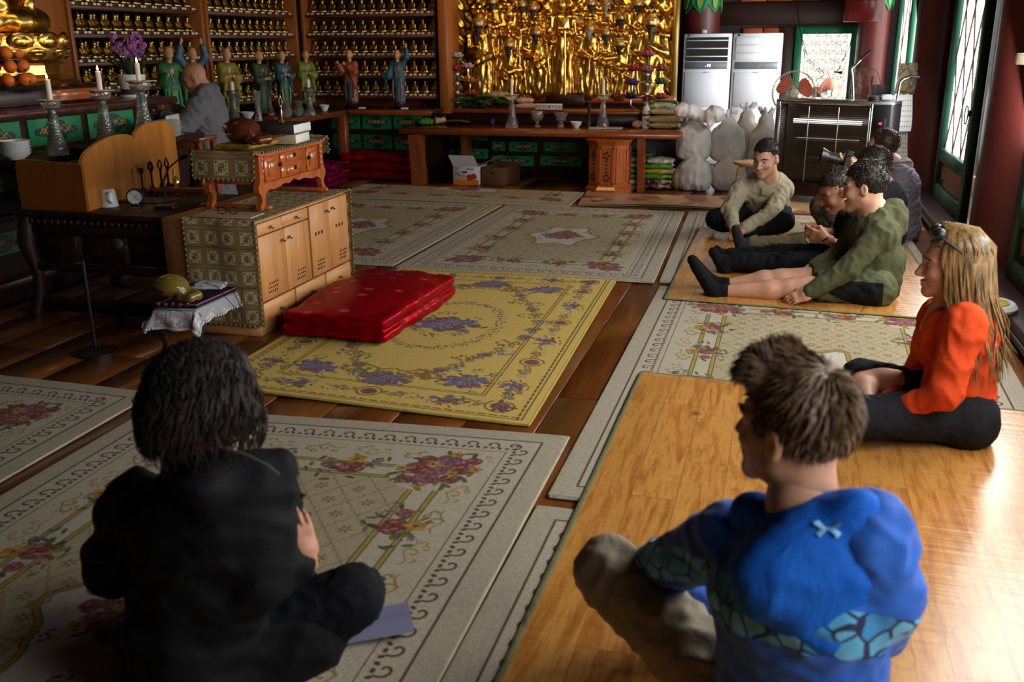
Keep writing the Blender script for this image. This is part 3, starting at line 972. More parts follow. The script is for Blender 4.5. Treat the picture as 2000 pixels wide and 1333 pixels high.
def printed_mat_art():
    C = Canvas(2.9, .95, (.66, .52, .36), 200)
    for k in range(46):
        x, y = G.uniform(0, 2.9), G.uniform(0, .95); r = G.uniform(.07, .16); ov = G.uniform(.5, 1)
        c = ((.5, .26, .2), (.72, .6, .45), (.56, .42, .32), (.44, .22, .18))[k % 4]
        C.ell(x, y, r, r * ov, G.uniform(0, 3), c, .8); C.line([(x + r * .8 * math.cos(q / 3), y + r * .8 * ov * math.sin(q / 3)) for q in range(20)], .008, (.8, .7, .58))
        if k % 2: C.ell(x, y, r * .5, r * .5 * ov, 0, tuple(q * 1.15 for q in c), .6)
    C.grain(.03, 8); return np.clip(C.a, 0, 1)
RUG_BEIGE = image_mat('beige_rose_rug', beige_rug_art(), .95, .25)
RUG_YELLOW = image_mat('yellow_floral_rug', yellow_rug_art(), .95, .25)
MAT_PRINT = image_mat('printed_circle_mat', printed_mat_art(), .45, .05)

def vinyl():
    t = NT('wood_print_vinyl'); v = t.coords((1, 1, 1), 'UV')
    br = t.new('ShaderNodeTexBrick', offset=.37, squash=1.0)
    t.link(t.coords((1, 1, 1), 'UV', (0, 0, PI / 2)), br.inputs['Vector'])
    br.inputs['Scale'].default_value = 1.0; br.inputs['Brick Width'].default_value = .95; br.inputs['Row Height'].default_value = .165
    br.inputs['Mortar Size'].default_value = .0016; br.inputs['Mortar Smooth'].default_value = .2
    br.inputs['Color1'].default_value = (0, 0, 0, 1); br.inputs['Color2'].default_value = (1, 1, 1, 1); br.inputs['Mortar'].default_value = (.5, .5, .5, 1)
    sh = t.new('ShaderNodeVectorMath', operation='ADD'); t.link(v, sh.inputs[0])
    mm = t.new('ShaderNodeVectorMath', operation='SCALE'); t.link(br.outputs['Color'], mm.inputs[0]); mm.inputs['Scale'].default_value = 5.0
    t.link(mm.outputs[0], sh.inputs[1])
    mp = t.new('ShaderNodeMapping'); mp.inputs['Scale'].default_value = (15, 1.6, 1); t.link(sh.outputs[0], mp.inputs['Vector'])
    a = t.noise(mp.outputs[0], 1.0, 5, .6, 1.6); b = t.noise(mp.outputs[0], 5.0, 3, .6, .4)
    g = t.math('ADD', t.math('MULTIPLY', a, .7), t.math('MULTIPLY', b, .3))
    c = t.ramp(g, [(.3, hexc('94551f')), (.45, hexc('bb7c37')), (.55, hexc('d39a4e')), (.68, hexc('b06e2c'))])
    vo = t.new('ShaderNodeTexVoronoi'); vo.inputs['Scale'].default_value = 1.0
    mp2 = t.new('ShaderNodeMapping'); mp2.inputs['Scale'].default_value = (4.2, 2.5, 1); t.link(v, mp2.inputs['Vector']); t.link(mp2.outputs[0], vo.inputs['Vector'])
    wv = t.math('SINE', t.math('MULTIPLY', vo.outputs['Distance'], 75))
    ringm = t.math('MULTIPLY', t.math('LESS_THAN', vo.outputs['Distance'], .26), t.math('MULTIPLY', wv, .25))
    c = t.mix(t.math('MAXIMUM', ringm, 0), c, hexc('7c4418'))
    c = t.mix(t.ramp(vo.outputs['Distance'], [(.0, (.95, .95, .95)), (.10, (.0, .0, .0))]), c, hexc('5c2c10'))
    tone = t.math('MULTIPLY', br.outputs['Color'], .18)
    c = t.mix(tone, c, hexc('8c4e20'))
    c = t.mix(t.math('MULTIPLY', br.outputs['Fac'], .55), c, hexc('5a3014'))
    t.col(c); t.set(Roughness=.3, Coat_Weight=.5, Coat_Roughness=.2, Specular_IOR_Level=.55)
    mp3 = t.coords((1.2, 26, 1), 'UV'); t.bump(t.math('ADD', t.noise(mp3, 1.0, 2), t.math('MULTIPLY', a, .08)), .32, .012)
    return t.mat
VINYL = vinyl()
BIND = cloth('sage_green_binding', hexc('747351'), .9, 260)
RUG_EDGE = cloth('rug_edge', hexc('a99f8a'), .95, 200)
RUG_EDGE_Y = cloth('yellow_rug_edge', hexc('a8984a'), .95, 200)

def sheet(name, quad, z, th, mat, edge, uvq=((0, 0), (1, 0), (1, 1), (0, 1)), n=(10, 14), seed=0, lift=.004, uvs=None, label=None, cat='rug', bind=.012, bow=0.0):
    """a rug or mat lying on the floor: quad is its four corners BL, BR, TR, TL"""
    q = [Vector((*p, 0)) for p in quad]; c = sum(q, Vector()) / 4; c.z = 0
    t = thing(name, label, cat, (c.x, c.y, z)); g = np.random.default_rng(seed)
    ph = g.uniform(0, 6, 4)
    def S(u, v):
        p = q[0].lerp(q[1], u).lerp(q[3].lerp(q[2], u), v) - c
        return p.x + bow * math.sin(PI * v + ph[0]) * .3, p.y + bow * math.sin(PI * u * 1.5 + ph[1]) * .2
    def hgt(u, v): return lift * (1 + math.sin(u * 7 + ph[0]) * math.sin(v * 9 + ph[1])) * .5 if lift else 0
    nu, nv = n
    m = MB(); m.grid(nu, nv, lambda u, v: (*S(u, v), th + hgt(u, v)))
    o = m.build('pile' if cat == 'rug' else 'surface', mat, t, ang=80)
    uv = o.data.uv_layers.new(name='UVMap'); vi = np.empty(len(o.data.loops), np.int32); o.data.loops.foreach_get('vertex_index', vi)
    U = np.array([(np.array(uvq[0]) * (1 - i / (nu - 1)) + np.array(uvq[1]) * (i / (nu - 1))) * (1 - j / (nv - 1)) + (np.array(uvq[3]) * (1 - i / (nu - 1)) + np.array(uvq[2]) * (i / (nu - 1))) * (j / (nv - 1)) for j in range(nv) for i in range(nu)])
    uv.data.foreach_set('uv', U[vi].astype(F4).ravel())
    e = MB(); per = [(i / 24, 0) for i in range(24)] + [(1, i / 24) for i in range(24)] + [(1 - i / 24, 1) for i in range(24)] + [(0, 1 - i / 24) for i in range(24)] + [(0, 0)]
    e.tube([(*S(u, v), th * .5 + hgt(u, v) * .7) for u, v in per], bind, 6, False, flat=max(.35, th * .55 / bind))
    e.build('binding', edge, t)
    m = MB(); m.grid(2, 2, lambda u, v: (*S(u, v), .0005)); m.build('backing', edge, t)
    return t
FULL = ((0, 0), (1, 0), (1, 1), (0, 1))
T = .011
sheet('rug', [(-2.66, 3.79), (-.98, 3.69), (-1.06, 6.43), (-2.66, 6.36)], 0, T, RUG_YELLOW, RUG_EDGE_Y, seed=1, label='yellow rug with violet roses under the big red cushion')
sheet('rug', [(-2.70, 6.38), (-.80, 6.37), (-.89, 9.30), (-2.67, 9.26)], 0, T, RUG_BEIGE, RUG_EDGE, seed=2, label='beige rose rug in the middle of the hall behind the yellow rug')
sheet('rug', [(-2.66, .5), (-.76, .5), (-.785, 3.61), (-2.70, 3.46)], 0, T, RUG_BEIGE, RUG_EDGE, seed=3, label='beige rose rug on which the dark-haired person in black sits')
sheet('rug', [(-4.72, .6), (-2.76, .55), (-2.82, 3.62), (-4.75, 3.66)], 0, T, RUG_BEIGE, RUG_EDGE, seed=4, label='shadowed beige rose rug at the left edge, left of the person in black')
sheet('rug', [(-.73, 3.06), (1.13, 3.1), (1.22, 6.22), (-.73, 6.28)], 0, T, RUG_BEIGE, RUG_EDGE, seed=5, label='beige rose rug under the knees of the woman in orange')
sheet('rug', [(-.75, 6.40), (1.10, 6.36), (1.06, 9.32), (-.83, 9.31)], 0, T, RUG_BEIGE, RUG_EDGE, seed=6, label='beige rose rug mostly hidden by the vinyl mat of the seated men')
sheet('rug', [(-.74, -.1), (1.1, -.1), (1.13, 2.98), (-.75, 2.97)], 0, T, RUG_BEIGE, RUG_EDGE, seed=7, label='beige rose rug showing only as a strip left of the near vinyl mat')
sheet('rug', [(-4.62, 6.45), (-2.755, 6.42), (-2.735, 9.26), (-4.62, 9.3)], 0, T, RUG_BEIGE, RUG_EDGE, seed=8, label='beige rose rug behind the pine cabinet, beside the red floor cushions')
sheet('rug', [(-4.7, 9.38), (-2.05, 9.34), (-2.08, 10.28), (-4.75, 10.35)], 0, T, RUG_BEIGE, RUG_EDGE, uvq=((1, .95), (1, .05), (.45, .05), (.45, .95)), seed=9, label='beige rose rug lying crosswise before the wooden altar table')
sheet('mat', [(-1.97, 9.44), (.95, 9.5), (.9, 10.36), (-2.05, 10.29)], .0, .006, MAT_PRINT, RUG_EDGE, n=(40, 14), seed=10, lift=.035, cat='mat', bind=.003, label='thin brown mat printed with circles, in front of the white sacks')
VB = ((0, 0), (1.7, 0), (1.7, 2.5), (0, 2.5))
sheet('mat', [(-.66, 5.93), (1.05, 5.84), (1.0, 8.36), (-.66, 8.41)], .016, .004, VINYL, BIND, uvq=VB, n=(30, 40), seed=11, lift=.004, cat='mat', bind=.012, label='wood print vinyl mat on which the young men sit with their legs out')
VB = ((0, 0), (1.9, 0), (1.9, 4.2), (0, 4.2))
sheet('mat', [(-.615, .3), (1.26, .3), (1.26, 4.36), (-.595, 4.47)], .016, .004, VINYL, BIND, uvq=VB, n=(40, 60), seed=12, lift=.004, cat='mat', bind=.013, label='large wood print vinyl mat under the boy in the blue hoodie')
# ------------------------------------------------------------------ left side: altar, statue, offerings
def xyz(p): return (p.x, p.y, p.z)
MARBLE = plain('reddish_marble', hexc('4a2a2c'), .25, var=.3, scale=14)
TEAL = plain('deep_teal_paint', hexc('0c4048'), .5)
ORNAMENT = plain('yellow_painted_scroll', hexc('c09a34'), .5)
GREEN_BRIGHT = plain('bright_green_paint', hexc('15854f'), .5, var=.06)
def ornate(parent, w, h, face, dim=False):
    """green drawer front with a painted cartouche; face(u, v, d) -> local point, u along, v up, d out of the front"""
    m = MB()
    m.prism([(-w / 2, -h / 2), (w / 2, -h / 2), (w / 2, h / 2), (-w / 2, h / 2)], .012, lambda u, v, d: face(u, v, d))
    p = m.build('green_panel', GREEN_BRIGHT, parent, smooth=False)
    def cart(sx, sy, d0, mat, nm):
        n = 40; pl = []
        for k in range(n):
            a = 2 * PI * k / n; r = 1 + .16 * math.cos(4 * a) - .05 * math.cos(8 * a)
            pl.append((sx * r * math.cos(a), sy * r * math.sin(a) * (1.1 if abs(math.cos(a)) < .7 else 1)))
        q = MB(); q.prism(pl, .002, lambda u, v, d: face(u, v, d + d0)); return q.build(nm, mat, p, smooth=False)
    cart(w * .36, h * .34, .012, SPLAT, 'outline'); cart(w * .345, h * .30, .0125, TEAL, 'cartouche')
    q = MB()
    for sg in (-1, 1):
        for (u, r, a0, hd) in ((.06, .17, .5, 1), (.16, .2, 2.2, -1), (.25, .14, 1.0, 1), (.1, .12, 4, -1)):
            q.tube([face(sg * (u * w) + sg * x, y, .0155) for x, y in spiral(0, 0, r * h, a0, .9, 1, 12, hd)], .0042, 4)
        q.tube([face(sg * w * (.02 + .3 * k / 8), h * .1 * math.sin(k * 1.3), .0155) for k in range(9)], .004, 4)
    o = q.build('painted_scroll', ORNAMENT, p); o['kind'] = 'stuff'
    return p

AX = -4.72
al = thing('altar', 'long dark altar with green painted drawer fronts along the left wall', 'altar', (AX, 5.05, 0))
box('slab', (-.56, 0, 1.185), (1.24, 3.4, .055), MARBLE, al, .01)
box('carcass', (-.6, 0, .58), (1.16, 2.96, 1.15), WOOD_DARK, al, .004)
for z, h in ((1.0, 0.03), (.9, .04), (.62, .05), (.2, .06)):
    box('ledge', (-.0, 0, z - .06), (.06, 2.98, h * .8), WOOD_DARKX, al, .006)
for (y0, y1, zc, h) in ((4.42, 4.55, 1.055, .17), (4.62, 5.12, 1.055, .17), (5.19, 5.69, 1.055, .17), (5.76, 6.26, 1.055, .17), (4.5, 5.02, .78, .12), (5.1, 5.6, .78, .12), (4.5, 5.06, .40, .14), (5.14, 5.64, .40, .14)):
    yc = (y0 + y1) / 2 - 5.05
    ornate(al, y1 - y0, h, lambda u, v, d, yc=yc, zc=zc: (-.018 + d, yc + u, zc + v))

def buddha_statue():
    t = thing('buddha_statue', 'large gilded seated statue on a lotus pedestal, cut off at the upper left corner', 'statue', (-5.3, 5.62, 1.212))
    b = box('plinth', (0, 0, .06), (.86, 1.12, .12), WOOD_DARKX, t, .01)
    box('carved_panel', (.432, .22, .06), (.01, .5, .075), WOOD_ORANGE, b, .002)
    m = MB().lathe([(.50, .12), (.52, .14), (.50, .165), (.42, .19), (.40, .2), (.40, .26), (.44, .275), (.40, .29)], 8)
    m.build('tier', GOLD, t, ang=30)
    MB().lathe([(.28, .26), (.44, .30), (.47, .36), (.46, .45), (.40, .47)], 36).build('lotus_seat', GOLD, t)
    n = 14
    for row, (z, tilt, rad, sc) in enumerate(((.415, .25, .455, 1.0), (.335, .95, .44, .85))):
        pm = MB(); pm.ell((0, 0, 0), (.03, .092, .07), 12, 8); pm.ell((.016, 0, .0), (.025, .06, .045), 10, 6)
        pme = pm.mesh('lotus_petal', GOLD)
        for k in range(n):
            a = 2 * PI * (k + .5 * row) / n
            inst('lotus_petal', pme, t, (rad * math.cos(a), rad * math.sin(a), z), (0, tilt, a), (sc,) * 3)
    s = SDF(.014, .05)
    z = .47
    s.cap((.1, -.34, z + .085), (.26, .05, z + .075), .085, .07).cap((.1, .34, z + .085), (.26, -.05, z + .075), .085, .07)
    s.ell((0, 0, z + .1), (.24, .36, .12)).ell((-.02, 0, z + .34), (.16, .22, .3)).ell((-.02, 0, z + .55), (.15, .26, .14))
    for sg in (-1, 1): s.chain([(-.02, sg * .25, z + .55), (.06, sg * .3, z + .3), (.22, sg * .12, z + .2)], [.085, .07, .05])
    s.cap((-.02, 0, z + .6), (0, 0, z + .75), .07, .07).ell((0, 0, z + .86), (.13, .12, .15)).ell((-.02, 0, z + 1.02), (.07, .07, .06))
    organic('robed_body', s, GOLD, t, .012, 16, 4, 2, stretch=(1, 1.6, .6))
    m = MB()
    for sg in (-1, 1):
        for k in range(3):
            m.tube([(.14 + .015 * k, sg * (.16 - .03 * k), z + .62), (.2 - .01 * k, sg * (.13 - .03 * k), z + .4), (.22, sg * (.06 - .02 * k), z + .22)], .014, 8)
    m.tube([(.12, -.12, z + .6), (.19, 0, z + .48), (.12, .12, z + .6)], .01, 8)
    m.build('robe_edge', GOLD, t)
buddha_statue()

ORANGE = plain('orange_peel', hexc('d4681a'), .45, bump=.2, bscale=260, scale=5)
def fruit():
    d = thing('fruit_stand', 'black footed stand under the pyramid of oranges', 'stand', (-4.97, 5.36, 1.212))
    MB().lathe([(.10, 0), (.11, .01), (.075, .03), (.07, .08), (.16, .10), (.2, .115), (.205, .135), (.19, .13), (0.0, .125)], 32).build('bowl', plain('black_lacquer', (.012, .011, .013), .25), d)
    om = MB().ell((0, 0, 0), (.043, .043, .04), 20, 12).mesh('orange', ORANGE)
    nm = MB().ell((0, 0, 0), (.008, .008, .005), 8, 4).mesh('navel', SPLAT)
    z = .137; cnt = 0
    lay = ['bottom', 'second', 'third', 'top']
    wh = ['on the side of the burning candles', 'next to the shelves', 'at the back', 'at the back by the statue', 'facing the hall', 'on the inner side', 'by the altar edge']
    for L, (n, r) in enumerate(((7, .125), (6, .098), (4, .07), (2, .042))):
        if L:
            g = thing('glass_disc', 'thin clear disc under the %s layer of oranges' % lay[L], 'disc', (-4.97, 5.36, 1.212 + z)); MB().lathe([(0.001, 0), (r + .035, 0), (r + .035, .004), (0.001, .004)], 28).build('disc', CRYSTAL, g); z += .0045
        for k in range(n):
            a = 2 * PI * k / n + L * .4
            o = bpy.data.objects.new('orange', om); COL.objects.link(o)
            o.location = (-4.97 + r * math.cos(a), 5.36 + r * math.sin(a), 1.212 + z + .04); o.rotation_euler = (a, 1.9 + a, 0)
            tag(o, 'orange in the %s layer of the fruit pyramid, %s' % (lay[L], wh[k]), 'fruit', 'oranges in the pyramid')
            inst('navel', nm, o, (0, 0, .039))
        z += .080
fruit()

FLAME = emit('candle_flame', (1, .72, .3), 26.0)
WAX = NT('white_wax'); WAX.col((.85, .78, .7)); WAX.set(Roughness=.4, Subsurface_Weight=.4, Subsurface_Scale=.02); WAX = WAX.mat
PAN = plain('pale_drip_pan', hexc('b5ac88'), .4)
def candlestick(label, loc, h, pan=PAN, group='crystal candlesticks'):
    t = thing('candlestick', label, 'candlestick', loc, group=group); s = h / .33
    def fl(i, th): return 1 + .035 * math.cos(14 * th + i * .9)
    MB().lathe([(.0, 0), (.066 * s, 0), (.068 * s, .02 * s), (.06 * s, .05 * s), (.047 * s, .09 * s), (.036 * s, .15 * s), (.03 * s, .2 * s), (.032 * s, .235 * s), (.022 * s, .25 * s), (.022 * s, .272 * s), (.05 * s, .285 * s), (.058 * s, .31 * s), (.056 * s, .325 * s), (.0, .315 * s)], 28, wob=fl, caps=False).build('crystal_stem', CRYSTAL, t)
    MB().lathe([(.0, .318 * s), (.045 * s, .32 * s), (.075 * s, .332 * s), (.077 * s, .337 * s), (.05 * s, .33 * s), (.0, .327 * s)], 28, wob=lambda i, th: 1 + .06 * math.cos(9 * th), caps=False).build('drip_pan', pan, t)
    return t
def candle(label, loc, h, r=.018, lit=False, lean=0.0):
    t = thing('candle', label, 'candle', loc)
    MB().tube([(0, 0, 0), (0, 0, h * .5), (0, 0, h)], [r * 1.02, r, r * .98], 16).build('wax', WAX, t)
    MB().cyl((0, 0, h), (0, 0, h + .008), .0015, 5).build('wick', BLACK, t)
    if lit:
        MB().lathe([(.0005, 0), (.005, .006), (.006, .012), (.004, .02), (.0005, .034)], 10).build('flame', FLAME, t).location = (0, 0, h + .004)
        point('candle_light', (loc[0], loc[1], loc[2] + h + .03), .35, (1, .6, .25), .02)
box('step', (.19, .6, .93), (.40, 1.84, .04), WOOD_DARKX, al, .008)
for (px, py, ptop, lab) in ((112, 290, 197, 'crystal candlestick with a burning candle nearest the oranges'), (208, 268, 178, 'crystal candlestick with a burning candle between the other two lit ones'), (284, 262, 160, 'crystal candlestick with a burning candle in front of the orchid pot')):
    b0 = at(px, py, X=-4.36); b0.z = .95
    top = at(px - 16 if px < 150 else px - 16, ptop, Y=b0.y)
    h = top.z - .95
    candlestick(lab, (b0.x, b0.y, .951), h, group='crystal candlesticks')
    candle('white burning candle ' + {112: 'beside the oranges', 208: 'left of the orchid pot', 284: 'right before the orchid pot'}[px], (b0.x, b0.y, .951 + h), .125, .017, True)
def bowl(label, loc, r, h, mat=WHITE_CHINA, group=None, n=1):
    t = thing('bowl', label, 'bowl', loc, group=group)
    MB().lathe([(0, 0), (r * .45, 0), (r * .5, .12 * h), (r * .8, .5 * h), (r, h), (r * .96, h), (r * .75, .5 * h), (r * .4, .2 * h), (0, .16 * h)], 32, caps=False).build('bowl_wall', mat, t); return t
p0 = at(32, 300, X=-4.42)
for k, nm in enumerate(('lowest', 'second lowest', 'middle', 'second highest', 'topmost')):
    bowl('white china bowl, %s of the stack left of the candles' % nm, (p0.x, p0.y, .951 + k * .017), .088, .045, group='stacked white bowls')
tag(MB().box((0, 0, 0), (.16, .09, .035), .008).build('tray', BLACK_MATTE, loc=(at(158, 275, X=-4.3).x, at(158, 275, X=-4.3).y, .968)), 'small flat black box on the candle bench', 'box')

# orchid
def orchid():
    b = at(262, 192, X=-4.95); t = thing('potted_orchid', 'white pot of violet-pink orchids on the altar', 'plant', (b.x, b.y, 1.213)); g = np.random.default_rng(2)
    MB().lathe([(0, 0), (.1, 0), (.1, .02), (.09, .02), (0, .02)], 32, caps=False).build('saucer', WHITE_CHINA, t)
    MB().lathe([(0, .02), (.088, .02), (.092, .06)], 32, caps=False).build('dark_band', plain('grey_band', (.04, .045, .05), .5), t)
    MB().lathe([(.092, .06), (.106, .17), (.1, .17), (.09, .14), (0, .14)], 32, caps=False).build('pot', WHITE_CHINA, t)
    lf = plain('orchid_leaf', hexc('33502a'), .45); m = MB()
    for k in range(15):
        a = g.uniform(0, 6.3); l = g.uniform(.16, .3); sp = g.uniform(.06, .2)
        pts = [(sp * s * 1.4 * math.cos(a), sp * s * 1.4 * math.sin(a), .15 + l * s - .1 * s * s) for s in (0, .3, .6, .85, 1)]
        q = MB(); q.tube(pts, [.012, .018, .02, .013, .002], 6, flat=.25); q.build('leaf', lf, t)
    fm = MB()
    for k in range(5):
        a = 2 * PI * k / 5; fm.ell((.009 * math.cos(a), .009 * math.sin(a), 0), (.009, .006, .003), 6, 4, Matrix.Rotation(a, 3, 'Z'))
    fm.ell((0, 0, .003), .004, 6, 4); FP = [plain('orchid_pink', hexc('b060a0'), .6), plain('orchid_violet', hexc('86539a'), .6)]
    fme = [fm.mesh('blossom', x) for x in FP]
    st = plain('orchid_stem', hexc('5a6a3a'), .5)
    for si, (dx, dy, hh) in enumerate(((-.03, -.1, .44), (.0, .0, .42), (.0, .09, .46), (.02, .13, .40), (0, -.01, .34))):
        pts = [(dx * s, dy * s * (1 + .3 * s), .14 + (hh - .14) * s) for s in (0, .25, .5, .75, 1)]
        MB().tube(pts, .004, 6).build('flower_stem', st, t)
        for k in range(22):
            s = 1.05 - .42 * k / 22; p = (dx * s, dy * s * (1 + .3 * s), .14 + (hh - .14) * s)
            inst('blossom', fme[k % 2], t, (p[0] + g.normal() * .017, p[1] + g.normal() * .02, p[2] + g.normal() * .012), tuple(g.uniform(0, 3, 3)), (1.25,) * 3)
orchid()

# ------------------------------------------------------------------ the sutra desk with the double-humped board
dk = thing('sutra_desk', 'low carved dark desk with a double-humped honey pine board', 'desk', (-3.92, 5.1, 0))
box('top', (0.0, 0, .635), (1.1, .86, .04), WOOD_DARKX, dk, .01)
box('apron', (0, -.37, .56), (1.04, .04, .11), WOOD_DARKX, dk, .008)
box('lower_rail', (0, -.37, .3), (1.0, .035, .05), WOOD_DARKX, dk, .008)
box('base_rail', (0, -.36, .06), (1.06, .06, .08), WOOD_DARKX, dk, .01)
for i in range(3): box('carved_panel', (-.33 + i * .33, -.345, .43), (.29, .02, .2), WOOD_DARK, dk, .004)
m = MB()
for i in range(22): m.ell((-.5 + i * .0475, -.395, .585), (.016, .01, .022), 8, 5)
m.build('carved_frieze', WOOD_DARK, dk)
for sx in (-1, 1):
    for sy in (-1, 1):
        MB().tube([(sx * .5, sy * .37, .62), (sx * .52, sy * .38, .45), (sx * .49, sy * .36, .25), (sx * .5, sy * .37, .1), (sx * .53, sy * .39, .0)], [.05, .06, .035, .04, .05], 10).build('leg', WOOD_DARK, dk)
A = Vector((-3.95, 4.71, .656)); B = at(352, 352, Z=.66); d = (B - A); d.z = 0; L = d.length; d.normalize(); nrm = Vector((d.y, -d.x, 0))
prof = [(0, 0), (L, 0), (L, .34)]
for k in range(13):
    a = PI * k / 12; prof.append((L * .76 + L * .23 * math.cos(a), .36 + .085 * math.sin(a) ** .8))
for k in range(1, 16):
    a = PI * k / 16; prof.append((L * .265 + L * .255 * math.cos(a), .325 + .075 * math.sin(a) + .03 * math.cos(a)))
prof.append((0, .28))
loc = Vector(dk.location)
mb = MB(); mb.prism(prof, .022, lambda u, v, w: tuple(A - loc + d * u + Vector((0, 0, v)) - nrm * w))
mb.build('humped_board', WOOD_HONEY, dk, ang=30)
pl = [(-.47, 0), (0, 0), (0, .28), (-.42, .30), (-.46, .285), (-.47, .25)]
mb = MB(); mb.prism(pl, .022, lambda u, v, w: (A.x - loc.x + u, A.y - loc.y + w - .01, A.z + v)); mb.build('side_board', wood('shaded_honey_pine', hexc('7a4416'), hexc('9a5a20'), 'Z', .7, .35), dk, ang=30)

mug = thing('mug', 'white china mug upside down before the humped board', 'mug', (*xyz(at(214, 403, Z=.656))[:2], .656))
MB().lathe([(.054, 0), (.055, .01), (.042, .095), (.039, .105), (.034, .108), (0, .106)], 28, caps=False).build('cup', WHITE_CHINA, mug)
MB().tube([(.036, -.016, .095), (.05, -.05, .09), (.05, -.058, .05), (.044, -.03, .025)], .008, 8).build('handle', WHITE_CHINA, mug)
ck = thing('alarm_clock', 'small round black alarm clock with a white dial', 'clock', (*xyz(at(266, 401, Z=.656))[:2], .656), rz=.5)
MB().tube([(0, .03, .053), (0, -.02, .053), (0, -.026, .053)], [.05, .052, .046], 28).build('case', BLACK, ck)
MB().tube([(0, -.0262, .053), (0, -.0272, .053)], .042, 28).build('dial', WHITE_PAPER, ck)
m = MB()
for k in range(12):
    a = PI / 6 * k; m.box((.036 * math.sin(a), -.0278, .053 + .036 * math.cos(a)), (.0022, .0008, .007), 0, Matrix.Rotation(a, 3, 'Y'))
m.build('hour_mark', BLACK, ck)
for nm, a, l in (('minute_hand', 2.2, .033), ('hour_hand', 1.0, .022), ('second_hand', -.5, .036)):
    MB().box((l / 2 * math.sin(a), -.0285, .053 + l / 2 * math.cos(a)), (.003 if nm != 'second_hand' else .001, .0008, l), 0, Matrix.Rotation(a, 3, 'Y')).build(nm, BLACK, ck)
box('foot', (0, 0, .004), (.05, .05, .012), BLACK, ck, .003)
tag(MB().box((0, 0, 0), (.16, .09, .006), .001).build('envelope', plain('pale_blue_paper', hexc('6f97a4'), .8), loc=(*xyz(at(180, 398, Z=.66))[:2], .661), rz=.2), 'pale blue paper lying behind the white mug', 'paper')
tag(MB().grid(14, 10, lambda u, v: (u * .36 - .18, v * .2 - .1, .004 + .006 * math.sin(u * 9) * math.sin(v * 7))).build('cloth', cloth('faded_cloth', hexc('6c6350')), loc=(*xyz(at(285, 392, Z=.656))[:2], .657)), 'faded folded cloth under the black alarm clock', 'cloth')
def vajra(px, py, kind, lab):
    p = at(px, py, Z=.656); t = thing('ritual_mallet', lab, 'ritual tool', (p.x, p.y, .656))
    DK = plain('dark_bronze_%d' % kind, (.03, .024, .02), .4, .7)
    MB().lathe([(0, 0), (.034, 0), (.036, .02), (.02, .03), (.012, .05)], 16, caps=False).build('base', DK, t)
    MB().lathe([(.008, .04), (.007, .14), (.012, .145), (.007, .15)], 10).build('shaft', DK, t)
    m = MB()
    if kind == 0: m.ell((0, 0, .165), .018, 12, 8)
    else:
        for k in range(4):
            a = PI / 2 * k; m.tube([(.004 * math.cos(a), .004 * math.sin(a), .15), (.016 * math.cos(a), .016 * math.sin(a), .168), (.015 * math.cos(a), .015 * math.sin(a), .185), (.002 * math.cos(a), .002 * math.sin(a), .21)], .004 if kind > 1 else .007, 6)
        if kind == 3: m.ell((0, 0, .212), .006, 8, 5)
    m.build('head', DK, t)
for i, (px, py, k, lab) in enumerate(((281, 382, 0, 'dark ritual mallet with a round knob head'), (300, 378, 1, 'dark ritual mallet with a bud-shaped head'), (318, 374, 2, 'dark ritual mallet with an openwork head'), (331, 371, 3, 'thin dark ritual mallet beside the brass hand bell'))):
    vajra(px, py, k, lab)
p = at(342, 357, Z=.656); t = thing('hand_bell', 'small brass hand bell on the desk beside the mallets', 'bell', (p.x, p.y, .656))
MB().lathe([(0, .0), (.034, 0), (.032, .012), (.024, .035), (.012, .046), (0, .048)], 20, caps=False).build('bell', BRASS, t); MB().cyl((0, 0, .046), (0, 0, .1), .006, 8).build('handle', BRASS, t)
p = at(345, 372, Z=.68)
t = thing('wooden_roll', 'reddish wooden roll lying on the desk behind the microphone', 'roll', (p.x + .02, p.y + .02, .678)); MB().tube([(-.2, -.05, 0), (-.1, -.02, 0), (.1, .035, 0), (.2, .06, 0)], [.016, .021, .021, .015], 12).build('roll', WOOD_RED, t)
def gooseneck(px, py, z, lab, pts, tip):
    p = at(px, py, Z=z); t = thing('desk_microphone', lab, 'microphone', (p.x, p.y, z), rz=.2)
    MB().box((0, 0, .012), (.12, .09, .024), .008).build('base', BLACK, t)
    MB().tube(pts, [.008] * 3 + [.005] * (len(pts) - 3), 8).build('gooseneck', BLACK, t)
    a, b = Vector(pts[-1]), Vector(tip); MB().tube([a, a.lerp(b, .2), a.lerp(b, .8), b], [.006, .012, .013, .006], 10).build('foam_head', BLACK_MATTE, t)
gooseneck(325, 408, .657, 'black gooseneck microphone on the desk beside the pine cabinet', [(0, 0, .02), (0, 0, .1), (.0, 0, .16), (.03, .03, .24), (.09, .05, .29)], (.14, .07, .31))
# microphone stand in the shadow
p = at(188, 690, Z=0); t = thing('microphone_stand', 'black microphone stand in the shadow before the dark desk', 'stand', (p.x, p.y, 0))
MB().lathe([(0, 0), (.11, 0), (.11, .012), (.03, .025), (0, .03)], 24, caps=False).build('base', BLACK, t)
MB().tube([(0, 0, .02), (0, 0, .52)], .009, 8).build('pole', BLACK, t)
MB().tube([(-.22, 0, .45), (0, 0, .52), (.2, 0, .6)], .006, 8).build('boom', BLACK, t); MB().ell((.225, 0, .615), (.04, .025, .028), 12, 8).build('microphone', BLACK_MATTE, t)

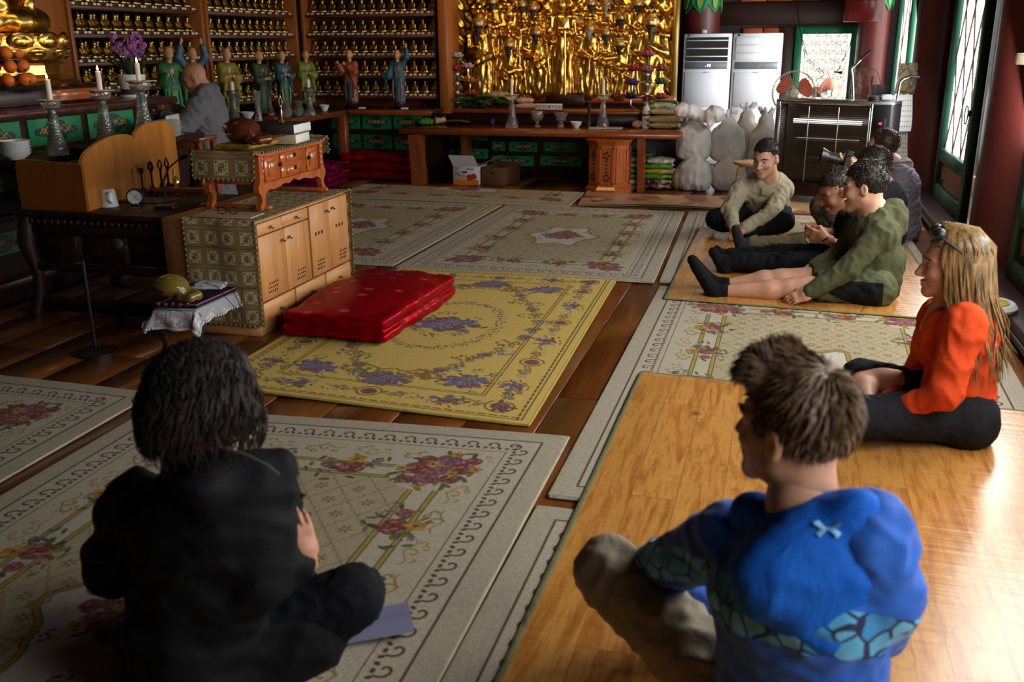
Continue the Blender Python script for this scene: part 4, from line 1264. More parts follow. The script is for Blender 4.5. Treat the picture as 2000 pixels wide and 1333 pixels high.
# ------------------------------------------------------------------ pine cabinet
cb = thing('cabinet', 'pale pine low cabinet with pierced doors and small knobs', 'cabinet', (-2.78, 4.58, 0))
CW, CD, CH = 1.21, .58, .665
box('body', (-CD / 2 - .012, CW / 2, .05 + (CH - .05) / 2), (CD - .024, CW, CH - .05), WOOD_PINE, cb, .003)
box('plinth', (-CD / 2, CW / 2, .03), (CD - .03, CW - .02, .06), WOOD_PINEY, cb, .003)
HOLE = plain('dark_hole', (.03, .015, .008), .9)
KN = MB().lathe([(0.0, 0), (.006, 0), (.006, .012), (.012, .018), (.012, .024), (0, .028)], 12, caps=False).mesh('knob', KNOB)
def front(nm, u0, u1, v0, v1, knob=None, holes=None, big=None, mat=WOOD_PINE):
    o = box(nm, (0, CW * (u0 + u1) / 2, CH * (v0 + v1) / 2), (.02, CW * (u1 - u0) - .005, CH * (v1 - v0) - .005), mat, cb, .002)
    if knob: inst('knob', KN, o, (.01, CW * knob[0], CH * knob[1]), (0, PI / 2, 0))
    m = MB()
    if holes:
        hu, hv = holes
        for i in range(5):
            for j in range(3):
                y = CW * hu + (i - 2) * .022 + j * .007; z = CH * hv + (j - 1) * .024
                m.cyl((.0095, y, z), (.0106, y, z), .0074, 8)
    if big:
        for i in range(3): m.cyl((.0095, CW * big[0] + (i - 1) * .042, CH * big[1]), (.0106, CW * big[0] + (i - 1) * .042, CH * big[1]), .0125, 12)
    if m.v: q = m.build('ventilation_hole', HOLE, o); q['kind'] = 'stuff'
front('drawer', .02, .25, .87, .975, (.135, .92), mat=WOOD_PINEY); front('drawer', .25, .515, .87, .975, (.385, .925), mat=WOOD_PINEY)
front('door', .02, .265, .30, .865, (.235, .77), (.12, .40)); front('door', .265, .515, .30, .865, (.30, .775), (.40, .40))
front('door', .53, .745, .30, .975, (.715, .88), (.62, .40), (.62, .70)); front('door', .745, .97, .30, .975, (.78, .89), (.88, .40), (.86, .70))
front('drawer', .02, .325, .085, .29, (.17, .19), mat=WOOD_PINEY); front('drawer', .335, .66, .085, .29, (.5, .19), mat=WOOD_PINEY); front('drawer', .67, .97, .085, .29, (.82, .19), mat=WOOD_PINEY)

def crochet_art(nx, ny):
    s = .13; C = Canvas(nx * s, ny * s, (.6, .5, .33), 900); g = np.random.default_rng(3)
    for k in range(int(nx * s / .011)):
        C.line([(k * .011, 0), (k * .011, ny * s)], .003, (.47, .39, .26))
    for k in range(int(ny * s / .011)):
        C.line([(0, k * .011), (nx * s, k * .011)], .002, (.5, .42, .29))
    for j in range(ny + 1):
        for k in range(int(nx * s / .012)): C.ell(k * .012, j * s + .0, .004, .0035, 0, (.17, .13, .09) if j % 2 == 0 else (.68, .63, .5))
    for i in range(nx):
        for j in range(ny):
            x, y = (i + .5) * s, (j + .5) * s; q = .041
            C.rect(x - q, y - q, x + q, y + q, (.78, .72, .54))
            for (a, b) in ((-1, -1), (1, -1), (-1, 1), (1, 1)): C.ell(x + a * .032, y + b * .032, .006, .006, 0, (.3, .27, .15))
            d = (.2, .17, .1); fl = 1 if (i + j) % 2 else -1
            for (cx, cy, r) in ((.008, .012, .015), (-.004 * fl, -.012, .013)):
                C.line(spiral(x + cx * fl, y + cy, r, i, 1.6, .7, 18), .0028, d)
                for k in range(5):
                    a = k * 1.256 + i; C.line(spiral(x + cx * fl + r * .8 * math.cos(a), y + cy + r * .8 * math.sin(a), r * .55, a, .6, .2, 8), .0022, d)
            C.line([(x - .02 * fl, y + .024), (x - .012 * fl, y), (x - .02 * fl, y - .028)], .003, d); C.line([(x + .02 * fl, y - .02), (x + .026 * fl, y)], .004, d)
    return np.clip(C.a, 0, 1)
CROCHET = image_mat('crocheted_rose_squares', crochet_art(4, 6), .9, .3)
CROCHET_EDGE = cloth('crocheted_edge', hexc('8f8468'), .95)
def runner(name, label, loc, segs, width, tile=.13, waves_=.006, th=.003, seed=0):
    """cloth folded over a table: segs = polyline (x..) along the length in local xz or yz given as 3-D points, width vector"""
    t = thing(name, label, 'tablecloth', loc); W = Vector(width)
    P = []; S = [0]
    for a, b in zip(segs[:-1], segs[1:]):
        a, b = Vector(a), Vector(b); n = max(2, int((b - a).length / .03))
        for k in range(n): P.append(a.lerp(b, k / n))
    P.append(Vector(segs[-1]))
    for a, b in zip(P[:-1], P[1:]): S.append(S[-1] + (b - a).length)
    nw = max(6, int(W.length / .03)); g = np.random.default_rng(seed)
    ph = g.uniform(0, 6, 3)
    m = MB(); vs = []; uv = []
    for i, p in enumerate(P):
        for j in range(nw + 1):
            w = j / nw; dz = waves_ * math.sin(w * W.length * 22 + ph[0] + S[i] * 3) * (1 if abs((P[min(i + 1, len(P) - 1)] - P[max(i - 1, 0)]).normalized().z) > .5 else .15)
            t_ = (P[min(i + 1, len(P) - 1)] - P[max(i - 1, 0)]).normalized(); n_ = t_.cross(W.normalized())
            vs.append(p + W * w + n_ * dz); uv.append((w * W.length / tile / 4, S[i] / tile / 6))
    fs = [(i * (nw + 1) + j, i * (nw + 1) + j + 1, (i + 1) * (nw + 1) + j + 1, (i + 1) * (nw + 1) + j) for i in range(len(P) - 1) for j in range(nw)]
    m.add(vs, fs); o = m.build('cloth', CROCHET, t, ang=80)
    L = o.data.uv_layers.new(name='UVMap'); vi = np.empty(len(o.data.loops), np.int32); o.data.loops.foreach_get('vertex_index', vi)
    L.data.foreach_set('uv', np.array(uv, F4)[vi].ravel())
    e = MB()
    for col in (0, nw):
        pts = [vs[i * (nw + 1) + col] for i in range(len(P))]
        for a, b in zip(pts[:-1], pts[1:]): e.ell(tuple((Vector(a) + Vector(b)) / 2), (.008, .008, .008), 6, 4)
    for row in (0, len(P) - 1):
        for j in range(nw): e.ell(tuple((Vector(vs[row * (nw + 1) + j]) + Vector(vs[row * (nw + 1) + j + 1])) / 2), (.008, .006, .009), 6, 4)
    q = e.build('scalloped_edge', CROCHET_EDGE, t); q['kind'] = 'stuff'
    return t
for im in bpy.data.materials['crocheted_rose_squares'].node_tree.nodes:
    if im.type == 'TEX_IMAGE': im.extension = 'REPEAT'
runner('tablecloth', 'crocheted beige cloth draped over the pine cabinet', (-2.78, 4.58, 0),
       [(-.43, -.016, .07), (-.43, -.012, CH + .003), (-.43, 0, CH + .006), (-.43, CW + .0, CH + .006), (-.43, CW + .014, CH), (-.43, CW + .016, .1)], (.445, 0, 0), .111, seed=1)
MB().grid(2, 2, lambda u, v: (0, 0, 0))

# ------------------------------------------------------------------ carved low chest on the cabinet
t = tz = thing('carved_chest', 'orange carved small table chest standing on the pine cabinet', 'chest', (-2.90, 4.86, CH + .012))
TL, TD, TH = .84, .36, .345
box('body', (-TD / 2, TL / 2, .225), (TD, TL - .1, .17), WOOD_ORANGE, t, .004)
prof = [(-.03, .33), (.0, .318), (.05, .308), (TL / 2, .306), (TL - .05, .308), (TL, .318), (TL + .03, .335), (TL + .03, .347), (TL, .332), (TL - .05, .322), (TL / 2, .32), (.05, .322), (0, .332), (-.03, .344)]
MB().prism(prof, TD + .04, lambda u, v, w: (.02 - w, u, v)).build('top', WOOD_ORANGE, t, ang=50)
for y0 in (.055, TL - .055):
    for x0 in (-.015, -TD + .02):
        sg = -1 if y0 < .4 else 1
        pr = [(0, .31), (sg * .035, .31), (sg * .035, .2), (sg * .04, .16), (sg * .062, .13), (sg * .055, .1), (sg * .03, .08), (sg * .03, .05), (sg * .055, .018), (sg * .05, .0), (sg * .015, 0), (sg * .0, .03), (sg * -.01, .08), (sg * .0, .12), (sg * -.005, .16)]
        MB().prism(pr, .035, lambda u, v, w: (x0 + .03 - w, y0 + u, v)).build('leg', WOOD_ORANGEZ, t, ang=30)
for y0 in (.055, TL - .055): box('runner_bar', (-TD / 2, y0, .012), (TD + .1, .035, .022), WOOD_ORANGEZ, t, .004)
ap = [(.06, .15), (TL - .06, .15), (TL - .06, .09)]
for k in range(13):
    u = 1 - k / 12; ap.append((.06 + u * (TL - .12), .105 - .022 * abs(math.cos(u * PI * 5)) + .03 * math.sin(PI * u)))
MB().prism(ap, .016, lambda u, v, w: (.014 - w, u, v)).build('apron', WOOD_ORANGE, t, ang=30)
IRON = plain('black_iron', (.02, .018, .017), .45, .6)
def tfront(nm, y0, y1, z0, z1, kx):
    o = box(nm, (.004, (y0 + y1) / 2, (z0 + z1) / 2), (.012, y1 - y0 - .006, z1 - z0 - .006), WOOD_ORANGE, t, .003)
    box('raised_panel', (.012, (y0 + y1) / 2, (z0 + z1) / 2), (.01, (y1 - y0) * .6, (z1 - z0) * .62), WOOD_ORANGE, o, .004)
    MB().lathe([(0, 0), (.014, 0), (.012, .006), (.006, .012), (0, .014)], 10, caps=False).build('pull', IRON, o, loc=(.016, kx, (z0 + z1) / 2 + .012)).rotation_euler = (0, PI / 2, 0)
    return o
tfront('door', .09, .27, .15, .3, .262); tfront('drawer', .28, .6, .225, .3, .44); tfront('drawer', .28, .6, .15, .222, .44); tfront('door', .61, .76, .15, .3, .625)
for y0 in (.05, TL - .05): 
    m = MB()
    for k in range(4): m.ell((.008, y0 + (-.0 if k % 2 else .012), .29 - .035 * k), (.014, .014, .02), 8, 6)
    m.build('carved_bracket', WOOD_ORANGEZ, t)
runner('tablecloth', 'crocheted beige runner hanging over the carved chest', (-2.90, 4.86, CH + .012),
       [(-TD - .02, -.058, .185), (-TD - .02, -.045, .34), (-TD - .02, 0, .336), (-TD - .02, .08, .3255), (-TD - .02, TL - .08, .3255), (-TD - .02, TL, .337), (-TD - .02, TL + .05, .352), (-TD - .02, TL + .07, .24)], (TD + .045, 0, 0), .13, seed=2)
ZT = CH + .012 + .331
# wooden fish and gold cushion
FISH = wood('polished_brown_wood', hexc('4a2110'), hexc('6d3318'), 'X', .8, .25, .5)
def wooden_fish(label, loc, s, mat, rz, beads=0):
    t = thing('wooden_fish', label, 'wooden fish drum', loc, rz)
    q = SDF(.006 * s, .03 * s)
    q.ell((0, 0, .075 * s), (.125 * s, .1 * s, .078 * s)).cap((.1 * s, 0, .05 * s), (.16 * s, .03 * s, .035 * s), .035 * s, .026 * s).chain([(.14 * s, .04 * s, .03 * s), (.2 * s, .02 * s, .028 * s), (.2 * s, -.045 * s, .026 * s), (.12 * s, -.06 * s, .026 * s)], [.024 * s, .024 * s, .022 * s, .022 * s])
    q.box((-.09 * s, 0, .055 * s), (.2 * s, .3 * s, .012 * s), rad=.004 * s, k=.01 * s, sub=True)
    organic('body', q, mat, t, it=3)
    m = MB()
    for sg in (-1, 1):
        m.ell((-.03 * s, sg * .094 * s, .07 * s), (.014 * s, .006 * s, .014 * s), 10, 6)
    m.build('eye_hole', BLACK_MATTE, t)
    if not beads:
        k = MB(); g = np.random.default_rng(4)
        for i in range(40):
            a, b = g.uniform(.15, .75) * PI, g.uniform(0, 2 * PI)
            p = (.126 * s * math.sin(a * .7) * math.cos(b), .1 * s * math.sin(a * .7) * math.sin(b), .075 * s + .079 * s * math.cos(a * .7)); k.ell(p, (.009 * s, .009 * s, .004 * s), 7, 4)
        o = k.build('carved_scale', mat, t); o['kind'] = 'stuff'
    return t
gc = at(560, 283, Z=ZT + .02)
t = thing('cushion', 'shiny gold brocade cushion under the brown wooden fish', 'cushion', (-3.07, 5.08, ZT + .002))
q = SDF(.009, .02); q.box((0, 0, .022), (.22, .34, .03), rad=.014)
for sx in (-1, 1):
    for sy in (-1, 1): q.cap((0, 0, .02), (sx * .115, sy * .175, .03 if sx > 0 else .012), .012, .006)
GOLDCLOTH = plain('gold_brocade', hexc('a8842a'), .35, .35, .3, 30, bump=.2); organic('cover', q, GOLDCLOTH, t, .004, 30, 3, 2)
wooden_fish('dark brown carved wooden fish on the gold cushion', (-3.08, 5.05, ZT + .038), .95, FISH, -.3)
tag(MB().tube([(0, 0, 0), (.02, .16, .004), (.03, .2, .006)], [.008, .008, .022], 8).build('striker', FISH, loc=(-2.98, 5.16, ZT + .056)), 'dark wooden striker lying at the wooden fish mouth', 'striker')
def book(label, loc, d, rz, cover, cat='book'):
    t = thing('book', label, cat, loc, rz)
    box('pages', (0.004, 0, d[2] / 2), (d[0] - .012, d[1] - .01, d[2] - .008), WHITE_PAPER, t, .002)
    box('cover', (0, 0, d[2] - .0025), (d[0], d[1], .005), cover, t, .001); box('cover', (0, 0, .0025), (d[0], d[1], .005), cover, t, .001); box('spine', (0, -d[1] / 2 + .002, d[2] / 2), (d[0], .006, d[2]), cover, t, .001)
    return t
DARKCOVER = plain('worn_black_cover', hexc('2a2624'), .55, var=.3, scale=10)
book('thick cream book under the worn black book on the chest', (-3.04, 5.45, ZT + .002), (.27, .27, .058), .15, plain('cream_cover', hexc('a89a78'), .6))
book('thick worn black book on top, with a key ring on it', (-3.05, 5.45, ZT + .062), (.30, .29, .06), .1, DARKCOVER)
t = thing('ritual_bell', 'brass ring-topped ritual handle standing on the black book', 'ritual tool', (-3.05, 5.48, ZT + .123))
MB().lathe([(0, 0), (.016, 0), (.014, .008), (.006, .02), (.006, .08), (.011, .085), (.006, .09), (.006, .1)], 10, caps=False).build('shaft', BRASS, t)
m = MB(); m.tube([(0, .02 * math.cos(a * PI / 8), .125 + .026 * math.sin(a * PI / 8)) for a in range(17)], .003, 6, False); m.ell((0, 0, .155), (.004, .004, .014), 8, 5); m.build('ring', BRASS, t)
# paper pad and spectacles on the cabinet
tag(MB().box((0, 0, 0), (.36, .17, .008), .002).build('notepad', plain('cream_pad', hexc('b59a7a'), .7), loc=(-3.0, 4.70, CH + .0125), rz=.06), 'flat cream notepad under the black spectacles', 'notepad')
t = thing('spectacles', 'black framed spectacles lying on the cream notepad', 'glasses', (-2.99, 4.68, CH + .019), rz=.1)
for sg in (-1, 1):
    MB().tube([(sg * .034 + .026 * math.cos(a * PI / 8), 0, .022 + .019 * math.sin(a * PI / 8)) for a in range(17)], .0028, 6, False).build('rim', BLACK, t)
    MB().tube([(sg * .062, 0, .03), (sg * .064, .06, .028), (sg * .064, .11, .012)], .0022, 6).build('temple', BLACK, t)
MB().tube([(-.01, 0, .026), (0, 0, .03), (.01, 0, .026)], .0025, 6).build('bridge', BLACK, t)

# ------------------------------------------------------------------ low lace-covered table in front
c0, c1, c2 = at(300, 603, Z=.27), at(381, 606, Z=.27), at(484, 560, Z=.27)
ux = (c1 - c0); lx = ux.length; ux.normalize(); uy = (c2 - c1); ly = uy.length; uy.normalize()
rzz = math.atan2(ux.y, ux.x); t = thing('low_table', 'small dark low table under a white lace cloth', 'table', (c0.x, c0.y, 0), rzz)
uyl = Matrix.Rotation(-rzz, 3, 'Z') @ uy
def Q(u, v, z): return (u * lx + v * ly * uyl.x, v * ly * uyl.y, z)
MB().add([Q(0, 0, .245), Q(1, 0, .245), Q(1, 1, .245), Q(0, 1, .245), Q(0, 0, .265), Q(1, 0, .265), Q(1, 1, .265), Q(0, 1, .265)], [(3, 2, 1, 0), (4, 5, 6, 7), (0, 1, 5, 4), (1, 2, 6, 5), (2, 3, 7, 6), (3, 0, 4, 7)]).build('top', WOOD_DARKX, t, smooth=False)
for (u, v) in ((.08, .06), (.92, .06), (.92, .94), (.08, .94)):
    a = Vector(Q(u, v, .24)); s = -1 if u < .5 else 1
    MB().tube([a, a + Vector((s * .02, 0, -.06)), a + Vector((-s * .01, 0, -.17)), a + Vector((s * .01, 0, -.238))], [.026, .03, .018, .024], 8).build('leg', WOOD_DARK, t)
for (a, b) in (((.08, .05), (.92, .05)), ((.94, .06), (.94, .94))):
    pa, pb = Vector(Q(*a, .2)), Vector(Q(*b, .2)); MB().tube([pa, pb], .028, 4).build('apron', WOOD_DARK, t)
def lace_art():
    C = Canvas(.6, .6, (.62, .63, .66), 800); g = np.random.default_rng(8)
    for k in range(24):
        x, y = g.uniform(0, .6), g.uniform(0, .6)
        rose(C, x, y, .035, [(.78, .78, .8), (.86, .86, .87), (.7, .71, .74)], g); sprig(C, x, y, .06, (.84, .84, .86), g, 18)
    for k in range(4):
        C.line([(.075 + .15 * k, 0), (.075 + .15 * k, .6)], .008, (.84, .84, .86))
        for j in range(40): C.ell(.075 + .15 * k, j * .015, .003, .005, 0, (.2, .2, .22))
    return np.clip(C.a, 0, 1)
LACE = image_mat('white_lace', lace_art(), .85, .2)
for im in LACE.node_tree.nodes:
    if im.type == 'TEX_IMAGE': im.extension = 'REPEAT'
tc = thing('lace_cloth', 'white lace cloth hanging over the small low table', 'tablecloth', (c0.x, c0.y, 0), rzz)
n = 44; drop = .105; vs = []; uvs = []
for j in range(n + 1):
    for i in range(n + 1):
        u, v = -.32 + 1.64 * i / n, -.2 + 1.36 * j / n
        du = max(0, -u, u - 1) * lx; dv = max(0, -v, v - 1) * ly; dd = math.hypot(du, dv)
        cu, cv = min(1, max(0, u)), min(1, max(0, v)); p = Vector(Q(cu, cv, .268))
        if dd > 0:
            out = Vector(Q(u, v, 0)) - Vector(Q(cu, cv, 0)); out.normalize()
            f = .32 + .14 * math.sin((u * lx + v * ly) * 40) + (.25 if du > .005 and dv > .005 else 0)
            p += out * dd * min(.75, f) ; p.z -= dd * .93
        vs.append(p); uvs.append((u * lx / .6, v * ly / .6))
fs = [(j * (n + 1) + i, j * (n + 1) + i + 1, (j + 1) * (n + 1) + i + 1, (j + 1) * (n + 1) + i) for j in range(n) for i in range(n)]
o = MB().add(vs, fs).build('cloth', LACE, tc, ang=80)
L_ = o.data.uv_layers.new(name='UVMap'); vi = np.empty(len(o.data.loops), np.int32); o.data.loops.foreach_get('vertex_index', vi); L_.data.foreach_set('uv', np.array(uvs, F4)[vi].ravel())
e = MB()
for k in range(n):
    for (a, b) in ((k, k + 1), (n * (n + 1) + k, n * (n + 1) + k + 1), (k * (n + 1), (k + 1) * (n + 1)), (k * (n + 1) + n, (k + 1) * (n + 1) + n)):
        e.ell(tuple((vs[a] + vs[b]) / 2), (.008, .008, .009), 6, 4)
q = e.build('scalloped_edge', plain('white_lace_edge', (.62, .63, .65), .9), tc); q['kind'] = 'stuff'
pm = thing('seat_pad', 'dark purple pad with pink piping on the lace table', 'pad', (c0.x, c0.y, .272), rzz)
pts = [Vector(Q(u, v, 0)) for u, v in ((.05, .05), (.97, .05), (.97, .92), (.05, .92))]
mm = MB(); mm.prism([(p.x, p.y) for p in pts], .02, lambda u, v, w: (u, v, w)); mm.build('pad', cloth('purple_cloth', hexc('231629'), .8), pm, ang=30)
MB().tube([p + Vector((0, 0, .018)) for p in pts] + [pts[0] + Vector((0, 0, .018))], .004, 6).build('piping', cloth('pink_piping', hexc('9a5f86'), .7), pm)
OLIVE = wood('olive_lacquered_wood', hexc('6b5a22'), hexc('8a7632'), 'X', .8, .22, .6)
wf = at(338, 588, Z=.3)
wooden_fish('olive lacquered wooden fish on the lace-covered table', (wf.x - .01, wf.y + .01, .318), .82, OLIVE, -.15, 6)
for i in range(5):
    p = at(318 + 14 * i, 592 + (i % 2), Z=.30); tag(MB().ell((0, 0, 0), .013, 12, 8).build('bead', FISH, loc=(p.x, p.y - .04, .3055)), 'brown wooden bead under the olive wooden fish, %s from the lace cloth corner' % ['first', 'second', 'third', 'fourth', 'fifth'][i], 'bead', 'wooden beads')
wp = at(405, 557, Z=.31); t = thing('towel', 'folded white towel on the purple pad', 'towel', (wp.x, wp.y, .2925), .15)
q = SDF(.006, .008); q.box((0, .01, .008), (.2, .11, .012), rad=.005).box((.02, .012, .024), (.17, .1, .014), rad=.006); organic('fold', q, cloth('white_towel', (.68, .69, .72), .9), t, .004, 26, 5, 2)
m = MB()
for a in range(2):
    pts = [at(x, y, Z=z) for x, y, z in (((400, 553, .33), (425, 560, .33), (440, 580, .31), (458, 600, .24), (466, 612, .18), (470, 602, .2), (472, 575, .28), (474, 562, .30)) if a == 0 else ((436, 552, .33), (455, 570, .31), (466, 590, .24), (471, 612, .16), (472, 626, .11)))]
    m.tube(pts, .0022, 5)
t = thing('earphone_cord', 'thin black earphone cord trailing over the lace cloth', 'cord', (0, 0, 0)); m.build('cord', BLACK, t)

# ------------------------------------------------------------------ red cushions
def satin(name, c, dots=None, rough=.28):
    t = NT(name); v = t.coords()
    base = c
    if dots:
        vo = t.new('ShaderNodeTexVoronoi'); vo.inputs['Scale'].default_value = 5.2; vo.inputs['Randomness'].default_value = .55
        mp = t.coords((1, 1.4, .15)); t.link(mp, vo.inputs['Vector']); f = t.math('LESS_THAN', vo.outputs['Distance'], .17)
        base = t.mix(f, c, dots)
    t.col(base); t.set(Roughness=rough, Metallic=.45, Specular_IOR_Level=.25, Specular_Tint=(*c, 1)); t.bump(t.noise(v, 30, 3), .06, .01); return t.mat
RED_SATIN = satin('red_satin', hexc('a00818'), hexc('e0485c'))
def cushion(label, loc, d, rz, mat, seed, layers=2, amp=.012, skew=0.0, h=.011):
    t = thing('floor_cushion', label, 'cushion', loc, rz); q = SDF(h, .02); th = d[2] / layers
    for k in range(layers):
        z = th * (k + .5); s = 1 - .02 * k
        q.box((skew * k, 0, z - th * .03), (d[0] * s, d[1] * s, th * .9), rad=th * .4, k=.02)
        q.ell((skew * k, 0, z + th * .12), (d[0] * .5, d[1] * .5, th * .86), k=.03)
    def disp(V, Q_):
        N = vnormals(V, Q_)
        ex = np.maximum(np.abs(V[:, 0]) / d[0] * 2, np.abs(V[:, 1]) / d[1] * 2)
        w = np.clip((ex - .72) / .28, 0, 1)
        a = waves(V * np.array([1, 1, .5], F4), 30, seed); b = waves(V, 6, seed + 5)
        V = V + N * (w * a * amp * .7 + b * amp * 1.1)[:, None]
        V[:, 2] = np.maximum(V[:, 2], .001); return V.astype(F4)
    organic('cover', q, mat, t, it=2, disp=disp); return t
cushion('big red satin floor cushion with dots, folded double on the yellow rug', (-2.32, 5.13, .017), (.66, 1.13, .155), -.035, RED_SATIN, 3, 2, .011, .0, .009)
DARKRED = satin('crimson_satin', hexc('980a1c')); MAGENTA = satin('magenta_satin', hexc('8a0f50'))
b = at(735, 352, Z=0)
cushion('crimson floor cushion at the bottom of the pile under the counter', (b.x - .0, b.y + .22, .004), (.92, .55, .11), .03, DARKRED, 7, 1, .02, h=.014)
cushion('crimson floor cushion in the middle of the pile under the counter', (b.x + .02, b.y + .24, .115), (.9, .55, .1), -.05, DARKRED, 8, 1, .02, h=.014)
cushion('crimson puckered cushion on top of the pile under the counter', (b.x - .03, b.y + .26, .215), (.88, .52, .1), .06, DARKRED, 9, 1, .028, h=.014)
b = at(625, 366, Z=0)
for k, nm in enumerate(('bottom', 'second', 'third', 'top')):
    cushion('magenta cushion, %s of the stack behind the carved chest' % nm, (b.x - .1, b.y + .1, .004 + k * .068), (.55, .55, .064), .1 * k, MAGENTA, 20 + k, 1, .012, h=.014)
# ------------------------------------------------------------------ shelves of gilded figurines
ROWZ = [.98, 1.22, 1.46, 1.70, 1.94, 2.18]
def fig_proto():
    s = SDF(.0075, .012)
    s.cap((.01, -.045, .042), (.045, .012, .038), .02, .016).cap((.01, .045, .042), (.045, -.012, .038), .02, .016).ell((0, 0, .045), (.035, .05, .024))
    s.ell((-.008, 0, .085), (.026, .034, .05)).cap((-.008, -.033, .11), (.012, -.03, .07), .014, .011).cap((-.008, .033, .11), (.012, .03, .07), .014, .011).cap((-.008, 0, .12), (-.006, 0, .14), .012, .012).ell((-.004, 0, .155), (.02, .019, .024))
    V, Q = s.verts(); me = to_mesh('gilded_figurine', [(relax(V, Q, 1), Q)], GOLD_FIG)
    h = MB().ell((-.011, 0, .163), (.021, .022, .023), 10, 7); h.ell((-.011, 0, .187), (.009, .009, .008), 8, 5)
    b = MB().lathe([(0, 0), (.05, 0), (.056, .01), (.046, .018), (.05, .026), (0, .026)], 14, caps=False)
    t = MB(); t.box((.082, -.027, .011), (.004, .036, .02), 0); t.box((.079, .027, .011), (.004, .036, .02), 0)
    return me, h.mesh('hair', plain('blue_black_hair', (.012, .013, .02), .5)), b.mesh('lotus_base', plain('grey_green_base', hexc('5a6a62'), .5)), t.mesh('name_tag', WHITE_PAPER)
FME, FH, FB, FT = fig_proto()
OR = 'first second third fourth fifth sixth seventh eighth ninth tenth eleventh twelfth thirteenth fourteenth'.split()
ROWN = ['lowest', 'fourth-highest', 'third-highest', 'second-highest', 'highest']
def shelf_unit(label, org, rz, L, D, nf, nm):
    """origin at the front lower corner; local x along the front, y into the wall"""
    t = thing('display_shelf', label, 'shelf', (*org, 0), rz)
    box('back_panel', (L / 2, D + .01, 1.55), (L, .02, 1.6), WOOD_SHELF, t, 0)
    for z in ROWZ: box('shelf_board', (L / 2, D / 2, z - .0175), (L - .05, D, .035), WOOD_SHELF, t, .004)
    for x in (.02, L - .02): box('side_post', (x, D / 2 - .015, 1.55), (.045, D + .03, 1.62), WOOD_SHELFZ, t, .005)
    g = np.random.default_rng(nf); M_ = Matrix.Rotation(rz, 3, 'Z')
    back = MB()
    for r in range(5):
        for i in range(nf):
            x = .11 + (L - .22) * (i + .5 * (0)) / (nf - 1)
            p = M_ @ Vector((x, .10, 0)) + Vector((*org, ROWZ[r]))
            o = bpy.data.objects.new('gilded_figurine', FME); COL.objects.link(o); o.location = p; o.rotation_euler = (0, 0, rz - PI / 2 + g.normal() * .08)
            tag(o, 'gilded seated figurine, %s from the left, %s shelf of %s' % (OR[i], ROWN[r], nm), 'figurine', 'gilded figurines on the wall shelves')
            for me in (FH, FB, FT): inst(me.name, me, o)
        vb = [v.co.copy() for v in FME.vertices]; fb_ = [tuple(f.vertices) for f in FME.polygons]
        for i in range(nf - 1):
            x = .11 + (L - .22) * (i + .5) / (nf - 1); RR = Matrix.Rotation(-PI / 2, 3, 'Z')
            back.add([Vector((x, .26, ROWZ[r] + .012)) + RR @ (v * 1.0) for v in vb], fb_)
    o = back.build('figurine_rear_row', GOLD_FIG, None, ang=180); o.location = (*org, 0); o.rotation_euler = (0, 0, rz)
    tag(o, 'rear rows of small gilded figurines on %s' % nm, 'figurine', 'gilded figurines on the wall shelves', 'stuff')
shelf_unit('brown wall shelf of gilded figurines behind the monk and the orchid', (-5.95, 7.16), PI / 2, 2.02, .42, 12, 'the orchid unit')
shelf_unit('brown wall shelf of gilded figurines in the corner, middle one of three', (-5.95, 9.23), PI / 2, 2.0, .42, 12, 'the middle unit')
shelf_unit('brown wall shelf of gilded figurines next to the golden relief', (-5.86, 11.22), 0, 1.80, .42, 13, 'the relief unit')
box('shelf_side', (0, 0, 0), (.16, .46, 1.66), WOOD_SHELFZ, None, .01, loc=(-4.03, 11.42, 1.6))
tag(bpy.data.objects['shelf_side'], 'broad orange-brown upright board between the shelves and the golden relief', 'board')
box('board', (0, 0, 0), (.04, .56, 1.7), WOOD_SHELFZ, None, .01, loc=(-5.9, 6.8, 1.75)); tag(bpy.data.objects['board'], 'orange-brown panel behind the big gilded statue', 'board')
# counter
ct = thing('counter', 'long dark counter under the shelves carrying the painted disciples', 'counter', (-5, 10.9, 0))
ZC = .84
box('top', (.1, .12, ZC - .025), (1.75, .5, .05), WOOD_DARKX, ct, .008); box('front_edge', (.1, -.135, ZC - .03), (1.75, .02, .06), WOOD_RED, ct, .006)
box('side_top', (-.5, -1.95, ZC - .025), (.85, 3.7, .05), WOOD_DARKX, ct, .008); box('side_edge', (-.07, -2.05, ZC - .03), (.02, 3.6, .06), WOOD_RED, ct, .006)
box('carcass', (.1, .33, .39), (1.7, .1, .78), WOOD_DARK, ct, 0); box('carcass', (-.75, -1.9, .39), (.1, 3.6, .78), WOOD_DARK, ct, 0)
box('leg', (-.2, -.08, .39), (.12, .1, .78), WOOD_REDZ, ct, .01)
for j, z in enumerate((.66, .42)):
    for k in range(3):
        yc = -.2 + k * .42; ornate(ct, .38, .17, lambda u, v, d, yc=yc, z=z: (.08 + yc - .2 + u, .275 - d, z + v))

